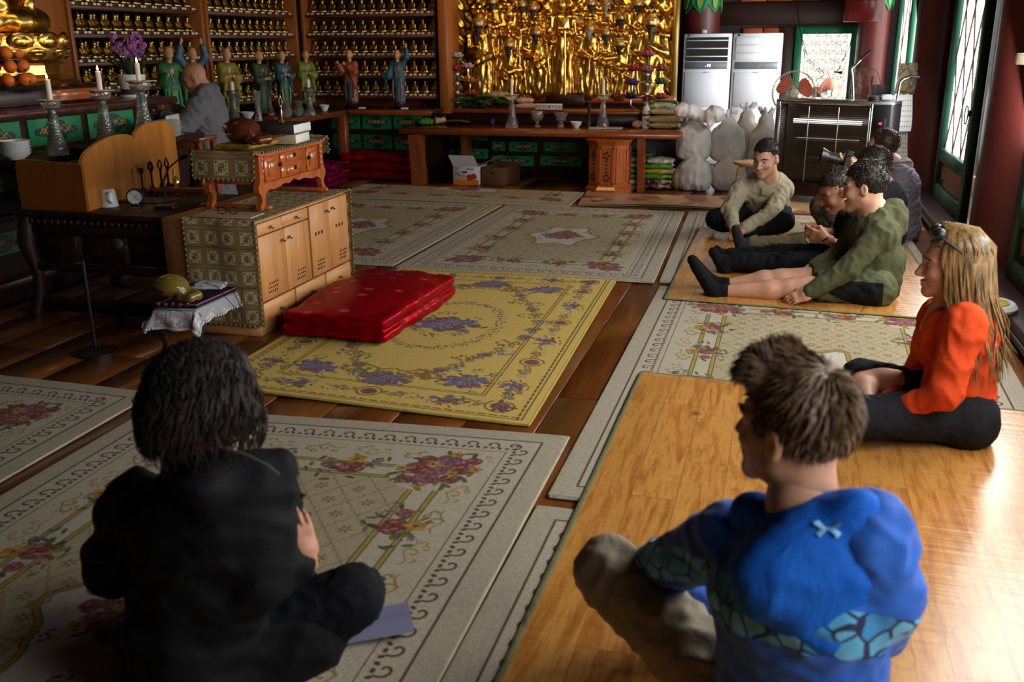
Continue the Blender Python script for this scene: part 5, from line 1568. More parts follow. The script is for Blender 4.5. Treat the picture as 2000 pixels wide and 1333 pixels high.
SKIN_ST = plain('painted_skin', hexc('d29a70'), .45)
def disciple(px, py, hpx, Y, robe, trim, under, rz, arms, label, hair=None, prop=None):
    """painted wooden disciple on a rock base"""
    b = at(px, py, Y=Y); b.z = ZC + .001; top = at(px, hpx, Y=Y); h = top.z - b.z; s = h / .78
    t = thing('disciple_statue', label, 'statue', (b.x, b.y, b.z), rz, 'painted disciple statues'); S = lambda x, y, z: (x * s, y * s, z * s)
    c1, c2, c3 = (plain('robe_' + x, hexc(x), .5, var=.25, scale=18) for x in (robe, trim, under))
    q = SDF(.012, .02); q.ell(S(0, 0, .04), (.085 * s, .075 * s, .045 * s)).ell(S(.03, .02, .07), (.05 * s, .05 * s, .03 * s)); organic('rock_base', q, WOOD_DARK, t, .012, 30, 5)
    q = SDF(.011, .03)
    q.cap(S(0, 0, .1), S(0, 0, .38), .068 * s, .06 * s, lat=(0, 1, 0), sx=1.25).cap(S(0, 0, .38), S(0, 0, .56), .06 * s, .052 * s, lat=(0, 1, 0), sx=1.5)
    hand = []
    for sg, (e, w) in zip((-1, 1), arms):
        q.cap(S(0, sg * .075, .58), S(*e), .033 * s, .036 * s); q.cap(S(*e), S(*[a + (b2 - a) * .6 for a, b2 in zip(e, w)]), .036 * s, .03 * s)
        if w[2] < .6: q.cap(S(*[a + (b2 - a) * .5 for a, b2 in zip(e, w)]), S(e[0], e[1], e[2] - .2), .022 * s, .012 * s)
        hand.append((e, w))
    organic('robe', q, c1, t, .012, 26, 7, 1, stretch=(1.3, 1.3, .3))
    q = SDF(.009, .012)
    for e, w in hand: q.cap(S(*e), S(*w), .018 * s, .014 * s).ell(S(*w), (.02 * s, .014 * s, .026 * s))
    q.cap(S(0, 0, .57), S(.01, 0, .64), .03 * s, .026 * s).ell(S(.012, 0, .7), (.05 * s, .044 * s, .062 * s)).ell(S(.03, 0, .675), (.033 * s, .034 * s, .036 * s)).ell(S(.06, 0, .69), (.012 * s, .009 * s, .012 * s))
    for sg in (-1, 1): q.ell(S(0, sg * .046, .69), (.01 * s, .008 * s, .022 * s))
    q.ell(S(.045, 0, .52), (.016 * s, .03 * s, .06 * s))
    organic('head', q, SKIN_ST, t)
    m = MB()
    m.tube([S(.03, -.05, .6), S(.066, -.01, .47), S(.07, .0, .4)], .009 * s, 6); m.tube([S(.03, .05, .6), S(.066, .01, .47)], .009 * s, 6)
    for sg in (-1, 1): m.tube([S(.06, sg * .05, .4), S(.075, sg * .06, .25), S(.07, sg * .05, .14)], .01 * s, 6, flat=.5)
    m.build('robe_trim', c2, t)
    q = SDF(.011, .02); q.cap(S(.022, 0, .1), S(.03, 0, .34), .055 * s, .045 * s); organic('under_robe', q, c3, t, .008, 40, 3, stretch=(1.2, 1.5, .3))
    if prop: MB().tube([S(*prop[0]), S(*prop[1])], .006 * s, 6).build('staff', WOOD_DARK, t)
FRONT = [((.06, -.09, .44), (.1, -.02, .47)), ((.06, .09, .44), (.1, .02, .47))]
disciple(338, 196, 86, 8.1, '2f6a34', '3a7f8a', '4b8a2e', -.6, [((.05, -.1, .43), (.1, -.06, .5)), ((.05, .11, .43), (.12, .1, .52))], 'painted disciple in a green robe beside the orchid pot')
disciple(384, 200, 88, 8.5, '3a6070', '8a7a2a', '8a7a2a', -.6, [((.0, -.14, .66), (.02, -.1, .83)), ((.0, .14, .66), (.02, .1, .83))], 'painted disciple raising both arms behind the monk')
disciple(451, 212, 90, 9.0, '8a7a20', '3a6a68', 'a07a22', -.6, FRONT, 'painted disciple in a yellow robe with praying hands')
disciple(512, 208, 95, 9.6, '27452c', '5a3a2a', '2c5230', -.2, [((.05, -.1, .42), (.13, -.02, .44)), ((.05, .1, .42), (.13, .02, .44))], 'painted disciple in a dark green robe holding a staff', prop=((.14, 0, .2), (.14, 0, .74)))
disciple(556, 208, 96, 10.2, '1c4a54', '8f9a90', '3c6a28', -.5, FRONT, 'painted disciple in a deep blue robe, right of the one with the staff')
disciple(603, 208, 95, 10.75, '6f8022', '2f6a70', '74862a', -.9, FRONT, 'painted disciple in a yellow-green robe holding a small vessel')
disciple(688, 208, 94, 11.0, '9a5238', '5a2a20', '27404a', -1.5, [((.06, -.1, .5), (.1, -.14, .6)), ((.05, .09, .47), (.09, -.06, .59))], 'painted disciple in an orange stole in front of the shelf beside the relief')
disciple(780, 205, 94, 11.0, '20505e', '9a5a68', '2a4a58', -1.5, [((.06, -.12, .42), (.08, -.24, .45)), ((.0, .12, .66), (.02, .13, .82))], 'painted disciple in blue lifting one arm, nearest the golden relief')
for px, nm in ((663, 'left of the orange-robed disciple'), (707, 'before the orange-robed disciple'), (748, 'left of the blue disciple with the raised arm'), (790, 'before the blue disciple with the raised arm')):
    p = at(px, 211, Y=10.86); tag(MB().box((0, 0, .011), (.09, .012, .022), .003).build('name_plate', WHITE_PAPER if px in (707, 790) else WOOD_DARK, loc=(p.x, 10.86, ZC + .001)), 'small name plate %s' % nm, 'plate')
for px, pt, lab in ((459, 178, 'in front of the yellow-robed disciple'), (528, 178, 'in front of the staff-bearing disciple'), (606, 172, 'in front of the yellow-green disciple')):
    p = at(px, 236 if px == 459 else 226, Z=ZC); top = at(px, pt, Y=p.y)
    h = top.z - ZC; candlestick('crystal candlestick with a red pan ' + lab, (p.x, p.y, ZC + .001), h, RED_WAX); candle('short white unlit candle on the red pan ' + lab, (p.x, p.y, ZC + .001 + h), .09, .02)
for px, py, r, lab in ((484, 232, .075, 'white footed bowl beside the first red-pan candlestick'), (634, 217, .06, 'white bowl at the end of the side counter')):
    p = at(px, py, Z=ZC); bowl(lab, (p.x, p.y, ZC + .001), r, .07)
def goblet(px, py, Z, Y, w, h, lab, prof='cup', mat=CRYSTAL):
    p = at(px, py, Z=Z) if Y is None else at(px, py, Y=Y); t = thing('crystal_vessel', lab, 'vessel', (p.x, p.y, Z + .001), group='crystal vessels')
    P = {'cup': [(0, 0), (.5, 0), (.55, .06), (.25, .2), (.22, .35), (.8, .5), (1, .7), (.9, 1), (.84, 1), (.9, .72), (.7, .56), (0, .5)], 'dish': [(0, 0), (.5, 0), (.5, .2), (.3, .36), (.75, .5), (.85, .75), (1.15, 1), (1.1, 1), (.8, .76), (.6, .56), (0, .5)],
         'vase': [(0, 0), (.8, 0), (.7, .3), (.6, .6), (1, 1), (.92, 1), (.52, .6), (.6, .3), (0, .06)], 'urn': [(0, 0), (.6, 0), (.9, .3), (.75, .55), (.6, .65), (.95, 1), (.88, 1), (.5, .66), (0, .1)]}[prof]
    MB().lathe([(r * w, z * h) for r, z in P], 26, wob=lambda i, th: 1 + .035 * math.cos(12 * th), caps=False).build('vessel', mat, t)
goblet(506, 236, ZC, None, .045, .3, 'tall crystal vase between the red-pan candlesticks', 'vase'); goblet(560, 229, ZC, None, .075, .17, 'crystal urn nearest the staff-bearing disciple', 'urn'); goblet(584, 226, ZC, None, .07, .16, 'crystal urn before the yellow-green disciple', 'urn')
p = at(530, 234, Z=ZC); tag(MB().box((0, 0, .016), (.12, .06, .03), .004).build('box', plain('red_card', hexc('a82a1a'), .5), loc=(p.x, p.y, ZC + .001)), 'small red box on the side counter', 'box')

# ------------------------------------------------------------------ gilded relief
rl = thing('gilded_relief', 'large gilded relief of crowded guardian figures in a frame', 'relief', (-2.73, 11.95, .86))
RW, RH = 2.78, 1.5
def gridrel(u, v):
    x, z = (u - .5) * RW * .98, .1 + v * (RH - .1)
    return (x, .03 - .03 * abs(math.sin(x * 16 + 2 * math.sin(z * 9))) * abs(math.sin(z * 14 + 2 * math.sin(x * 9))) - .008 * math.sin(x * 40 + z * 31), z)
MB().grid(150, 80, gridrel).build('ground', GOLD, rl, ang=180)
for sg in (-1, 1): box('frame_side', (sg * (RW / 2 + .01), -.03, RH / 2 + .05), (.07, .14, RH), plain('bronze_gold_frame', (.42, .27, .07), .4, .8), rl, .01)
box('frame_bottom', (0, -.05, .06), (RW + .1, .16, .09), WOOD_ORANGE, rl, .02); 
m = MB()
for i in range(60): m.ell((-RW / 2 + RW * (i + .5) / 60, -.135, .085), (.011, .008, .008), 8, 5)
m.build('bead_row', GOLD, rl)['kind'] = 'stuff'
FACE = plain('dull_gold_face', (.72, .46, .16), .42, .7); BEARD = plain('black_beard', (.01, .01, .012), .6); BEARDW = plain('grey_beard', (.35, .34, .33), .7); EYEW = plain('statue_eye', (.8, .8, .78), .3)
FIGS = [(936, 44, 1.25, 2, 0), (995, 26, 1.0, 0, 1), (1020, 8, .9, 1, 1), (1042, 14, .95, 1, 1), (995, 86, 1.0, 2, 0), (1023, 58, .95, 0, 1), (1048, 62, 1.0, 1, 0), (1097, 8, 1.15, 0, 0), (1155, 5, .95, 1, 1), (1153, 54, 1.0, 3, 0), (1184, 63, .95, 1, 0), (1212, 32, 1.05, 1, 1), (1211, 84, 1.0, 1, 0), (1272, 42, 1.2, 2, 0), (1185, 6, .85, 3, 1), (1246, 6, .95, 1, 1), (962, 2, .9, 1, 1), (1128, 40, .7, 0, 1), (1070, 40, .7, 0, 1)]
for i, (px, py, s, bd, rear) in enumerate(FIGS):
    s *= 1.22; c = at(px, py, Y=11.83 if not rear else 11.87); x, z = c.x + 2.73, c.z - .86; y = -.10 if not rear else -.06
    q = SDF(.0125, .018); g = np.random.default_rng(i)
    zb = .13
    s /= 1.22
    q.cap((x, y + .03, max(z - .14 * s, zb + .05)), (x + g.normal() * .02, y + .02, zb), .075 * s, .1 * s, lat=(1, 0, 0), sx=1.25)
    for sg in (-1, 1):
        q.chain([(x + sg * .11 * s, y + .03, z - .14 * s), (x + sg * .15 * s, y, z - .3 * s), (x + sg * g.uniform(-.02, .1) * s, y - .09, z - g.uniform(.22, .42) * s)], [.05 * s, .042 * s, .026 * s]).ell((x + sg * .13 * s, y + .02, z - .13 * s), (.06 * s, .05 * s, .035 * s))
        for k in range(3): q.chain([(x + sg * (.03 + .035 * k), y - .045, z - .34 * s - .02 * k), (x + sg * (.045 + .05 * k) + .02 * math.sin(k * 2 + i), y - .05, (z + zb) / 2 - .1), (x + sg * (.03 + .045 * k), y - .06, zb)], [.014, .02, .016], k=.01)
    for k in range(6):
        a = g.uniform(0, 6.3); q.chain([(x + .06 * s * math.cos(a + e), y - .05, z - .3 * s + .05 * s * math.sin(a + e)) for e in (0, .8, 1.6, 2.4)], [.012] * 4, k=.008)
    s *= 1.22; q.ell((x, y - .01, z + .075 * s), (.062 * s, .06 * s, .035 * s)).ell((x, y - .01, z + .115 * s), (.03 * s, .03 * s, .035 * s))
    for sg in (-1, 0, 1): q.ell((x + sg * .04 * s, y - .055 * s, z + .085 * s), (.022 * s, .016 * s, .026 * s), k=.006)
    f = organic('guardian_figure', q, GOLD, rl, .012, 48, i, 1, stretch=(1, 1, .35))
    q = SDF(.008, .01); q.ell((x, y - .02, z), (.052 * s, .05 * s, .07 * s)).ell((x, y - .075 * s, z - .008 * s), (.011 * s, .016 * s, .02 * s)).ell((x, y - .06 * s, z + .022 * s), (.04 * s, .014 * s, .01 * s))
    for sg in (-1, 1): q.ell((x + sg * .024 * s, y - .07 * s, z + .006 * s), (.012 * s, .012 * s, .008 * s), k=.005, sub=True).ell((x + sg * .055 * s, y, z), (.01 * s, .016 * s, .028 * s))
    organic('face', q, FACE if s < 1.1 or bd else GOLD, f)
    m = MB()
    for sg in (-1, 1):
        m.ell((x + sg * .023 * s, y - .056 * s, z + .006 * s), (.010 * s, .008 * s, .006 * s), 8, 5, m=0); m.ell((x + sg * .023 * s, y - .064 * s, z + .006 * s), (.004 * s, .003 * s, .005 * s), 6, 4, m=1)
        if bd: m.tube([(x + sg * .006, y - .068 * s, z + .016 * s), (x + sg * .04 * s, y - .058 * s, z + .03 * s)], [.006 * s, .004 * s], 5, m=1)
    m.build('eye', [EYEW, BEARD], f)
    if bd:
        q = SDF(.0085, .012); l = {1: .06, 2: .12, 3: .06}[bd] * s
        q.cap((x - .034 * s, y - .05 * s, z - .036 * s), (x + .034 * s, y - .05 * s, z - .036 * s), .013 * s).cap((x, y - .055 * s, z - .055 * s), (x + .008, y - .07 * s, z - .055 * s - l), .027 * s, .006).cap((x + .004, y - .06 * s, z - .05 * s), (x + .012 * math.sin(i), y - .075 * s, z - .05 * s - l * 1.25), .012, .004)
        organic('beard', q, BEARDW if bd == 3 else BEARD, f)
m = MB(); c = at(1105, 60, Y=11.75); m.tube([(c.x + 2.73, -.24, c.z - .86), (c.x + 2.74, -.24, .1)], [.014, .012], 8); m.build('sword', GOLD, rl)
m = MB(); m.tube([(.68, -.2, 1.22), (.9, -.22, .86)], .01, 8); m.build('spear', GOLD, rl)
tag(box('name_board', (0, 0, 0), (.48, .05, .12), WOOD_DARKX, None, .008, loc=(at(1103, 195, Y=11.7).x, 11.72, at(1103, 195, Y=11.7).z)), 'dark wooden name board below the central guardian', 'board')

# ------------------------------------------------------------------ wooden altar table and what stands on it
tb = thing('altar_table', 'long red-brown altar table with curved legs before the golden relief', 'table', (-2.7, 10.5, 0)); ZT2 = .645
box('top', (0.0, .38, ZT2 - .03), (3.26, .82, .06), WOOD_RED, tb, .012); box('rear_tier', (0, 1.05, .80), (3.2, .56, .05), WOOD_RED, tb, .01); box('rear_riser', (0, .83, .71), (3.1, .03, .13), WOOD_DARKX, tb, .004)
def leg(x, w, y=0):
    pr = [(-.0, 0), (.16, 0), (.17, .1), (.12, .3), (.13, .5), (.2, .585), (-.06, .585), (-.05, .5), (-.02, .3), (0, .1)]
    MB().prism(pr, w, lambda u, v, d: (x + d, y + u, v)).build('leg', WOOD_REDZ, tb, ang=30)
leg(-1.5, .14); leg(-1.03, .08, .5); leg(1.17, .07)
box('back_cabinet', (0, 1.0, .4), (3.2, .3, .74), WOOD_DARK, tb, .004)
for (x0, x1, y0, y1) in ((878, 953, 290, 311), (880, 952, 262, 275), (961, 986, 277, 294), (994, 1049, 277, 297), (1063, 1125, 278, 297), (961, 1042, 304, 325), (1055, 1135, 305, 325), (1250, 1280, 295, 312)):
    a, b2 = at(x0, y0, Y=11.33), at(x1, y1, Y=11.33); xc, zc = (a.x + b2.x) / 2 + 2.7, (a.z + b2.z) / 2
    ornate(tb, b2.x - a.x, a.z - b2.z, lambda u, v, d, xc=xc, zc=zc: (xc + u, .845 - d, zc + v))
# carved octagonal pedestal
pd = thing('carved_pedestal', 'carved octagonal orange wood pedestal at the table front', 'pedestal', (-1.83, 10.47, 0))
def octa(r, z0, z1, r2=None): return [(r, z0), (r if r2 is None else r2, z1)]
m = MB(); m.lathe([(.27, .0), (.275, .05), (.235, .085), (.235, .52), (.26, .56), (.28, .58)], 8); o = m.build('shaft', WOOD_ORANGEZ, pd, ang=20); o.rotation_euler = (0, 0, PI / 8)
for k in (4, 5, 6, 7):
    a = PI / 4 * k + PI / 4; n_ = Vector((math.cos(a), math.sin(a), 0)); tg = Vector((-n_.y, n_.x, 0)); R0 = .235 * math.cos(PI / 8)
    q = MB()
    for (u0, u1, v0, v1) in ((-.075, -.06, .11, .5), (.06, .075, .11, .5), (-.075, .075, .11, .125), (-.075, .075, .485, .5)):
        q.prism([(u0, v0), (u1, v0), (u1, v1), (u0, v1)], .012, lambda u, v, d: tuple(n_ * (R0 + d - .002) + tg * u + Vector((0, 0, v))))
    q.build('panel_frame', WOOD_ORANGEZ, pd, smooth=False)
    if k != 6:
        q = MB()
        for vz in (.42, .18):
            for e in range(5): q.ell(tuple(n_ * (R0 + .001) + tg * (.03 * math.cos(e * 1.256)) + Vector((0, 0, vz + .032 * math.sin(e * 1.256)))), (.014, .014, .014), 8, 5)
        for e in range(4): q.ell(tuple(n_ * (R0) + Vector((0, 0, .36 - .04 * e))), (.012, .012, .012), 6, 4)
        q.build('carving', WOOD_DARK, pd)
for px in (1000, 1177):
    p = at(px, 250, Z=ZT2); top = at(px, 186, Y=p.y); lab = 'left of the small sign' if px == 1000 else 'beside the tall dark vase'
    candlestick('crystal candlestick on the altar table ' + lab, (p.x, p.y, ZT2 + .001), top.z - ZT2); candle('tall slim white unlit candle on the table ' + lab, (p.x, p.y, top.z + .001), .17, .016)
goblet(1049, 249, ZT2, None, .075, .185, 'round crystal goblet under the small sign', 'cup'); goblet(1095, 250, ZT2, None, .075, .17, 'crystal footed dish between the goblet and the white bowl', 'dish'); goblet(1150, 250, ZT2, None, .028, .3, 'tall dark narrow vase on the altar table', 'vase', plain('dark_glassy', (.02, .02, .022), .15))
p = at(1125, 250, Z=ZT2); bowl('white china bowl on the altar table', (p.x, p.y, ZT2 + .001), .07, .07)
def packet(label, px, py, d, mat, rz=0, Z=ZT2, rot=None, seed=1, cat='packet', amp=.007, dy=0, name='food_packet'):
    base = 0 if Z < .6 else (ZT2 if Z < .82 or px > 1286 and py > 249 else None)
    p = at(px, py, Z=base) if base is not None else at(px, py, Y=11.4)
    t = thing(name, label, cat, (p.x, p.y + dy, Z + .002), rz); q = SDF(max(.009, min(d) / 6), .02)
    q.ell((0, 0, d[2] * .5), (d[0] * .5, d[1] * .5, d[2] * .52)).box((0, 0, d[2] * .45), (d[0] * .98, d[1] * .9, d[2] * .45), rad=d[2] * .2, k=.03)
    o = organic('bag', q, mat, t, amp, 30, seed, 2)
    m = MB()
    for sg in (-1, 1): m.grid(3, 9, lambda u, v: (sg * (d[0] * .46 + u * d[0] * .12), (v - .5) * d[1] * .8, d[2] * .45 + .006 * math.sin(v * 19) + .01 * u))
    m.build('seal', mat, t); return t
def film(name, c, spots=None, rough=.3, sc=14):
    t = NT(name); v = t.coords(); b = c
    if spots: b = t.ramp(t.noise(v, sc, 2, .5, 1.2), [(.42, c), (.5, spots[0]), (.58, spots[1]), (.62, c)])
    t.col(b); t.set(Roughness=rough, Coat_Weight=.3); t.bump(t.noise(v, 40, 3), .2, .006); return t.mat
F_GREEN = film('green_film', hexc('3f8a22'), (hexc('7cb83a'), hexc('235a14'))); F_GRAIN = film('clear_grain_film', hexc('a89468'), (hexc('c8b890'), hexc('8f7a52')), .25, 60); F_YEL = film('yellow_film', hexc('b8a040'), (hexc('d8c868'), hexc('8a3a20'))); F_PLUM = film('plum_film', hexc('4a1a28'), (hexc('d8d0b0'), hexc('6a2030'))); F_RED = film('red_yellow_film', hexc('8a2014'), (hexc('c8882a'), hexc('a83a1a'))); F_WHITE = film('white_film', hexc('b9b5a8'), (hexc('d8d6cc'), hexc('5a7a3a'))); F_PINK = film('pale_pink_film', hexc('b08878'), (hexc('c8a898'), hexc('a07868')))
packet('bright green plastic packet at the left end of the altar table', 832, 244, (.19, .12, .08), F_GREEN, .1)
p = at(857, 243, Z=ZT2); t = thing('paper_roll', 'cream paper roll between the green packet and the magazines', 'roll', (p.x, p.y, ZT2 + .001), .5); MB().tube([(-.05, 0, .045), (.08, .03, .045)], .04, 16).build('roll', plain('cream_paper', hexc('b8a67c'), .7), t)
for k, (px, py, nm, c) in enumerate(((880, 243, 'glossy dark magazine beside the cream roll', '4a3a48'), (893, 244, 'glossy pale magazine on top of the dark one', '9a93a8'))):
    p = at(px, py, Z=ZT2); tag(MB().grid(8, 6, lambda u, v: ((u - .5) * .3, (v - .5) * .2, .02 + .02 * k + .012 * math.sin(u * 4))).build('magazine', film('magazine_%d' % k, hexc(c), (hexc('6a4a4a'), hexc('b8b4c0'))), loc=(p.x, p.y + .03, ZT2), rz=.3 * k), nm, 'magazine')
p = at(963, 246, Z=ZT2); t = thing('tape_roll', 'small blue roll of tape on the altar table', 'tape', (p.x, p.y, ZT2 + .001)); MB().tube([(0, .04 * math.cos(a * PI / 10), .042 + .034 * math.sin(a * PI / 10)) for a in range(21)], .012, 6, False).build('tape', plain('blue_tape', hexc('1f3f8a'), .35), t)
for (px, py, nm, c) in ((1168, 251, 'white folded leaflet under the candlestick beside the vase', '9fb0c0'), (1200, 251, 'pale blue leaflet right of the candlestick', 'a8b0cc')):
    p = at(px, py, Z=ZT2); tag(MB().box((0, 0, .008), (.2, .12, .012), .002).build('leaflet', plain('leaflet_' + c, hexc(c), .6), loc=(p.x, p.y - .04, ZT2), rz=.1), nm, 'leaflet')
packet('clear bag of yellowish grain near the red packet', 1210, 244, (.2, .13, .08), F_YEL, seed=4); packet('long red and yellow packet leaning beside the bottle', 1235, 243, (.27, .1, .12), F_RED, .7, seed=5); packet('small pinkish sausage-shaped packet before the bottle', 1245, 250, (.14, .09, .08), F_PINK, 1.1, seed=6)
p = at(1262, 250, Z=ZT2); t = thing('bottle', 'white rice drink bottle with a blue cap on the altar table', 'bottle', (p.x, p.y, ZT2 + .001))
MB().lathe([(0, 0), (.048, 0), (.05, .02), (.05, .17), (.048, .19), (.035, .225), (.016, .25), (.015, .262), (0, .262)], 24, caps=False).build('body', plain('milky_plastic', (.72, .7, .62), .3), t); MB().cyl((0, 0, .258), (0, 0, .285), .018, 14).build('cap', plain('pale_blue_cap', hexc('7d95c0'), .4), t)
MB().lathe([(.0508, .05), (.0508, .165)], 24, caps=False).build('label', plain('white_label', (.62, .62, .6), .5), t); MB().lathe([(.0512, .135), (.0512, .158)], 24, caps=False).build('label_band', plain('navy_band', hexc('26324a'), .5), t)
for k, (px, py, z, w, nm) in enumerate(((1298, 251, 0, .36, 'lowest clear rice bag at the right end of the table'), (1298, 251, .065, .38, 'middle clear rice bag at the right end of the table'), (1294, 250, .15, .3, 'upper thin rice bag at the right end of the table'))):
    packet(nm, px, py, (w, .2, .075), F_GRAIN, .1 * k, ZT2 + z, seed=10 + k)
packet('mixed grain bag with an orange corner on top of the rice bags', 1293, 250, (.27, .17, .07), F_WHITE, -.2, ZT2 + .21, seed=15)
# on the rear tier
ZR = .826
for k, nm in enumerate(('lowest', 'middle', 'topmost')):
    p = at(868 + 2 * k, 205, Y=11.35); tag(MB().grid(6, 5, lambda u, v: ((u - .5) * .26, (v - .5) * .16, .006 + .012 * k + .015 * u * v)).build('paper', WHITE_PAPER, loc=(p.x, 11.4, ZR), rz=.25 * k), 'loose white paper sheet, %s of those left of the green leaf packets' % nm, 'paper')
g = np.random.default_rng(9)
LEAF = film('green_leaf_wrap', hexc('1f4a1c'), (hexc('3c7a30'), hexc('12300f')), .3, 22)
for k in range(14):
    px = 905 + 82 * (k % 7) / 6; lay = k // 7
    p = at(px, 206, Y=11.4); t = thing('leaf_packet', 'dark green leaf-shaped packet, %s in the %s layer of the green heap before the relief' % (OR[k % 7], ['lower', 'upper'][lay]), 'packet', (p.x + g.normal() * .02, 11.4 + g.normal() * .04, ZR + .012 + lay * .06 + (.03 if 2 <= k % 7 <= 5 else 0)), g.uniform(-.6, .6), 'green leaf packets')
    q = MB(); q.tube([(-.17, 0, 0), (-.1, .0, .03), (0, 0, .045), (.1, 0, .035), (.18, 0, .0)], [.004, .045, .06, .045, .003], 8, flat=.35); q.build('leaf_wrap', LEAF, t)
    q = MB(); q.tube([(-.17, -.002, .012), (0, -.01, .066), (.18, -.002, .01)], .004, 5); q.build('midrib', film('rib', hexc('8a8a3a')), t)
packet('pinkish packet of rice cake on the green leaf packets', 975, 196, (.26, .12, .07), F_PINK, .1, ZR + .13, seed=3, dy=.0)
packet('pale pink cloth bundle beside the green leaf packets', 1027, 209, (.24, .16, .07), film('blush_cloth', hexc('c0a090')), 0, ZR, seed=8); packet('pale pink cloth bundle on top of the other one', 1025, 200, (.2, .13, .06), film('blush_cloth_b', hexc('b89a8c')), .2, ZR + .07, seed=9)
sg_ = at(1071, 214, Y=11.22); t = thing('sign', 'small white sign with black and red lettering on the rear tier', 'sign', (sg_.x, 11.24, ZR + .005))
box('card', (0, 0, .035), (.33, .008, .068), WHITE_PAPER, t, .002)
RED_INK = plain('red_ink', hexc('9a2420'), .6)
text('lettering', '이번호', .045, BLACK_MATTE, t, (-.105, -.006, .034), (PI / 2, 0, 0)); text('lettering', '공양', .045, RED_INK, t, (-.01, -.006, .034), (PI / 2, 0, 0)); text('lettering', '을 켜주세요!', .04, BLACK_MATTE, t, (.09, -.006, .034), (PI / 2, 0, 0))
packet('green striped leaf packet at the right end of the rear tier', 1296, 208, (.34, .14, .05), LEAF, .05, ZR + .06, seed=21, cat='packet'); packet('clear snack bag below the green striped packet', 1285, 212, (.3, .16, .055), F_WHITE, 0, ZR, seed=22)
# lotus lamps
def lotus_lamp(px, lab, cols):
    b = at(px, 205, Y=11.42); t = thing('lotus_lamp', lab, 'lamp', (b.x, 11.42, ZR + .001)); t.scale = (1.3, 1.3, 1.22); SIL = plain('silver_beads', (.5, .5, .52), .25, .9)
    MB().lathe([(0, 0), (.07, 0), (.06, .02), (.012, .03), (.01, .5)], 16, caps=False).build('stem', BLACK, t)
    bm_ = MB().ell((0, -.02, 0), (.024, .024, .026), 12, 8).mesh('crystal_ball', SIL)
    for z in (.06, .15, .24, .33): inst('crystal_ball', bm_, t, (0, 0, z))
    for k, (dx, z, c) in enumerate(cols):
        f = thing_part = MB(); pal = plain('lotus_' + c, hexc(c), .5, var=.2); 
        for ring, (n, rr, tl, sz) in enumerate(((8, .04, .9, 1), (6, .026, .45, .9))):
            for j in range(n):
                a = 2 * PI * j / n + ring * .4; f.ell((dx + rr * math.cos(a), rr * math.sin(a), z + .012 + .014 * ring), (.012, .02, .034 * sz), 7, 5, Matrix.Rotation(a, 3, 'Z') @ Matrix.Rotation(tl, 3, 'Y'))
        fl_ = f.build('lotus_flower', pal, t)
        MB().lathe([(0, -.012), (.05, -.006), (.062, .002), (.0, .004)], 12, (dx, 0, z), caps=False).build('leaf_cup', GREEN_DARK, fl_)
        if abs(dx) > .02: MB().tube([(0, 0, z - .1), (dx * .5, 0, z - .12), (dx, 0, z - .07), (dx, 0, z - .01)], .005, 6).build('arm', SIL, fl_)
lotus_lamp(895, 'stand of coloured lotus lamps left of the golden relief', ((0, .49, 'b8a49a'), (-.11, .39, '8a3a20'), (0.0, .37, 'b02a50'), (.1, .39, 'c08a98'), (-.13, .26, 'a8304e'), (.12, .25, 'a0601c'), (-.1, .13, '2a1838'), (.13, .13, '9a2838')))
lotus_lamp(1262, 'stand of coloured lotus lamps before the right end of the relief', ((0, .50, 'b04a60'), (-.12, .37, 'a02030'), (0, .36, 'b8606a'), (.13, .37, 'a04a1c'), (-.13, .24, '4a3068'), (.13, .25, '3a5a2a'), (-.14, .11, '20183a'), (.13, .11, 'a02c48')))
# boxes and rice bags under the table
def carton(label, loc, d, rz, mat, flaps):
    t = thing('cardboard_box', label, 'box', loc, rz); w, l, h = d; q = .006
    for nm, c, s in (('side', (w / 2, 0, h / 2), (w, q, h)), ('side', (w / 2, l, h / 2), (w, q, h)), ('side', (0, l / 2, h / 2), (q, l, h)), ('side', (w, l / 2, h / 2), (q, l, h)), ('bottom', (w / 2, l / 2, .003), (w, l, q))):
        box(nm, c, s, mat, t, .001)
    for v in flaps: MB().prism([(0, 0), (1, 0), (1, 1), (0, 1)], .004, lambda a, b, c, v=v: tuple(Vector(v[0]) + Vector(v[1]) * a + Vector(v[2]) * b + Vector((0, 0, c)))).build('flap', v[3], t, smooth=False)
    return t
WCARD = plain('white_card', (.62, .6, .62), .6, var=.04); YCARD = plain('yellow_card', hexc('c08a14'), .6); KRAFT = plain('kraft_card', hexc('6a452a'), .75, var=.08)
bx = carton('open white and orange fruit carton under the altar table', (-3.71, 10.60, .003), (.31, .34, .215), -.02, WCARD, (((0, 0, .217), (.31, 0, 0), (-.04, -.05, .125), WCARD), ((.31, 0, .217), (0, .34, 0), (.2, .0, .1), YCARD)))
box('orange_band', (.155, -.0035, .032), (.31, .002, .062), plain('orange_print', hexc('c8761c'), .6), bx, 0)
m = MB()
for (x, z, r, k) in ((.205, .085, .04, 0), (.255, .1, .036, 1)): m.tube([(x, -.0042 - .001 * k, z), (x, -.0056 - .001 * k, z)], r, 20)
m.build('persimmon_print', plain('persimmon_red', hexc('a83a14'), .6), bx); MB().tube([(.2, -.0068, .1), (.2, -.0076, .1)], .014, 6).build('calyx_print', GREEN_DARK, bx)
text('lettering', '하늘', .042, BLACK_MATTE, bx, (.055, -.005, .125), (PI / 2, .2, 0)); text('lettering', '단감', .042, BLACK_MATTE, bx, (.115, -.005, .098), (PI / 2, 0, 0)); box('black_label', (.14, -.004, .148), (.06, .002, .02), BLACK_MATTE, bx, 0); text('lettering', '대한민국', .016, BLACK_MATTE, bx, (.045, -.005, .19), (PI / 2, 0, 0)); box('grey_label', (.21, -.004, .185), (.09, .002, .028), plain('grey_print', (.4, .4, .42), .7), bx, 0)
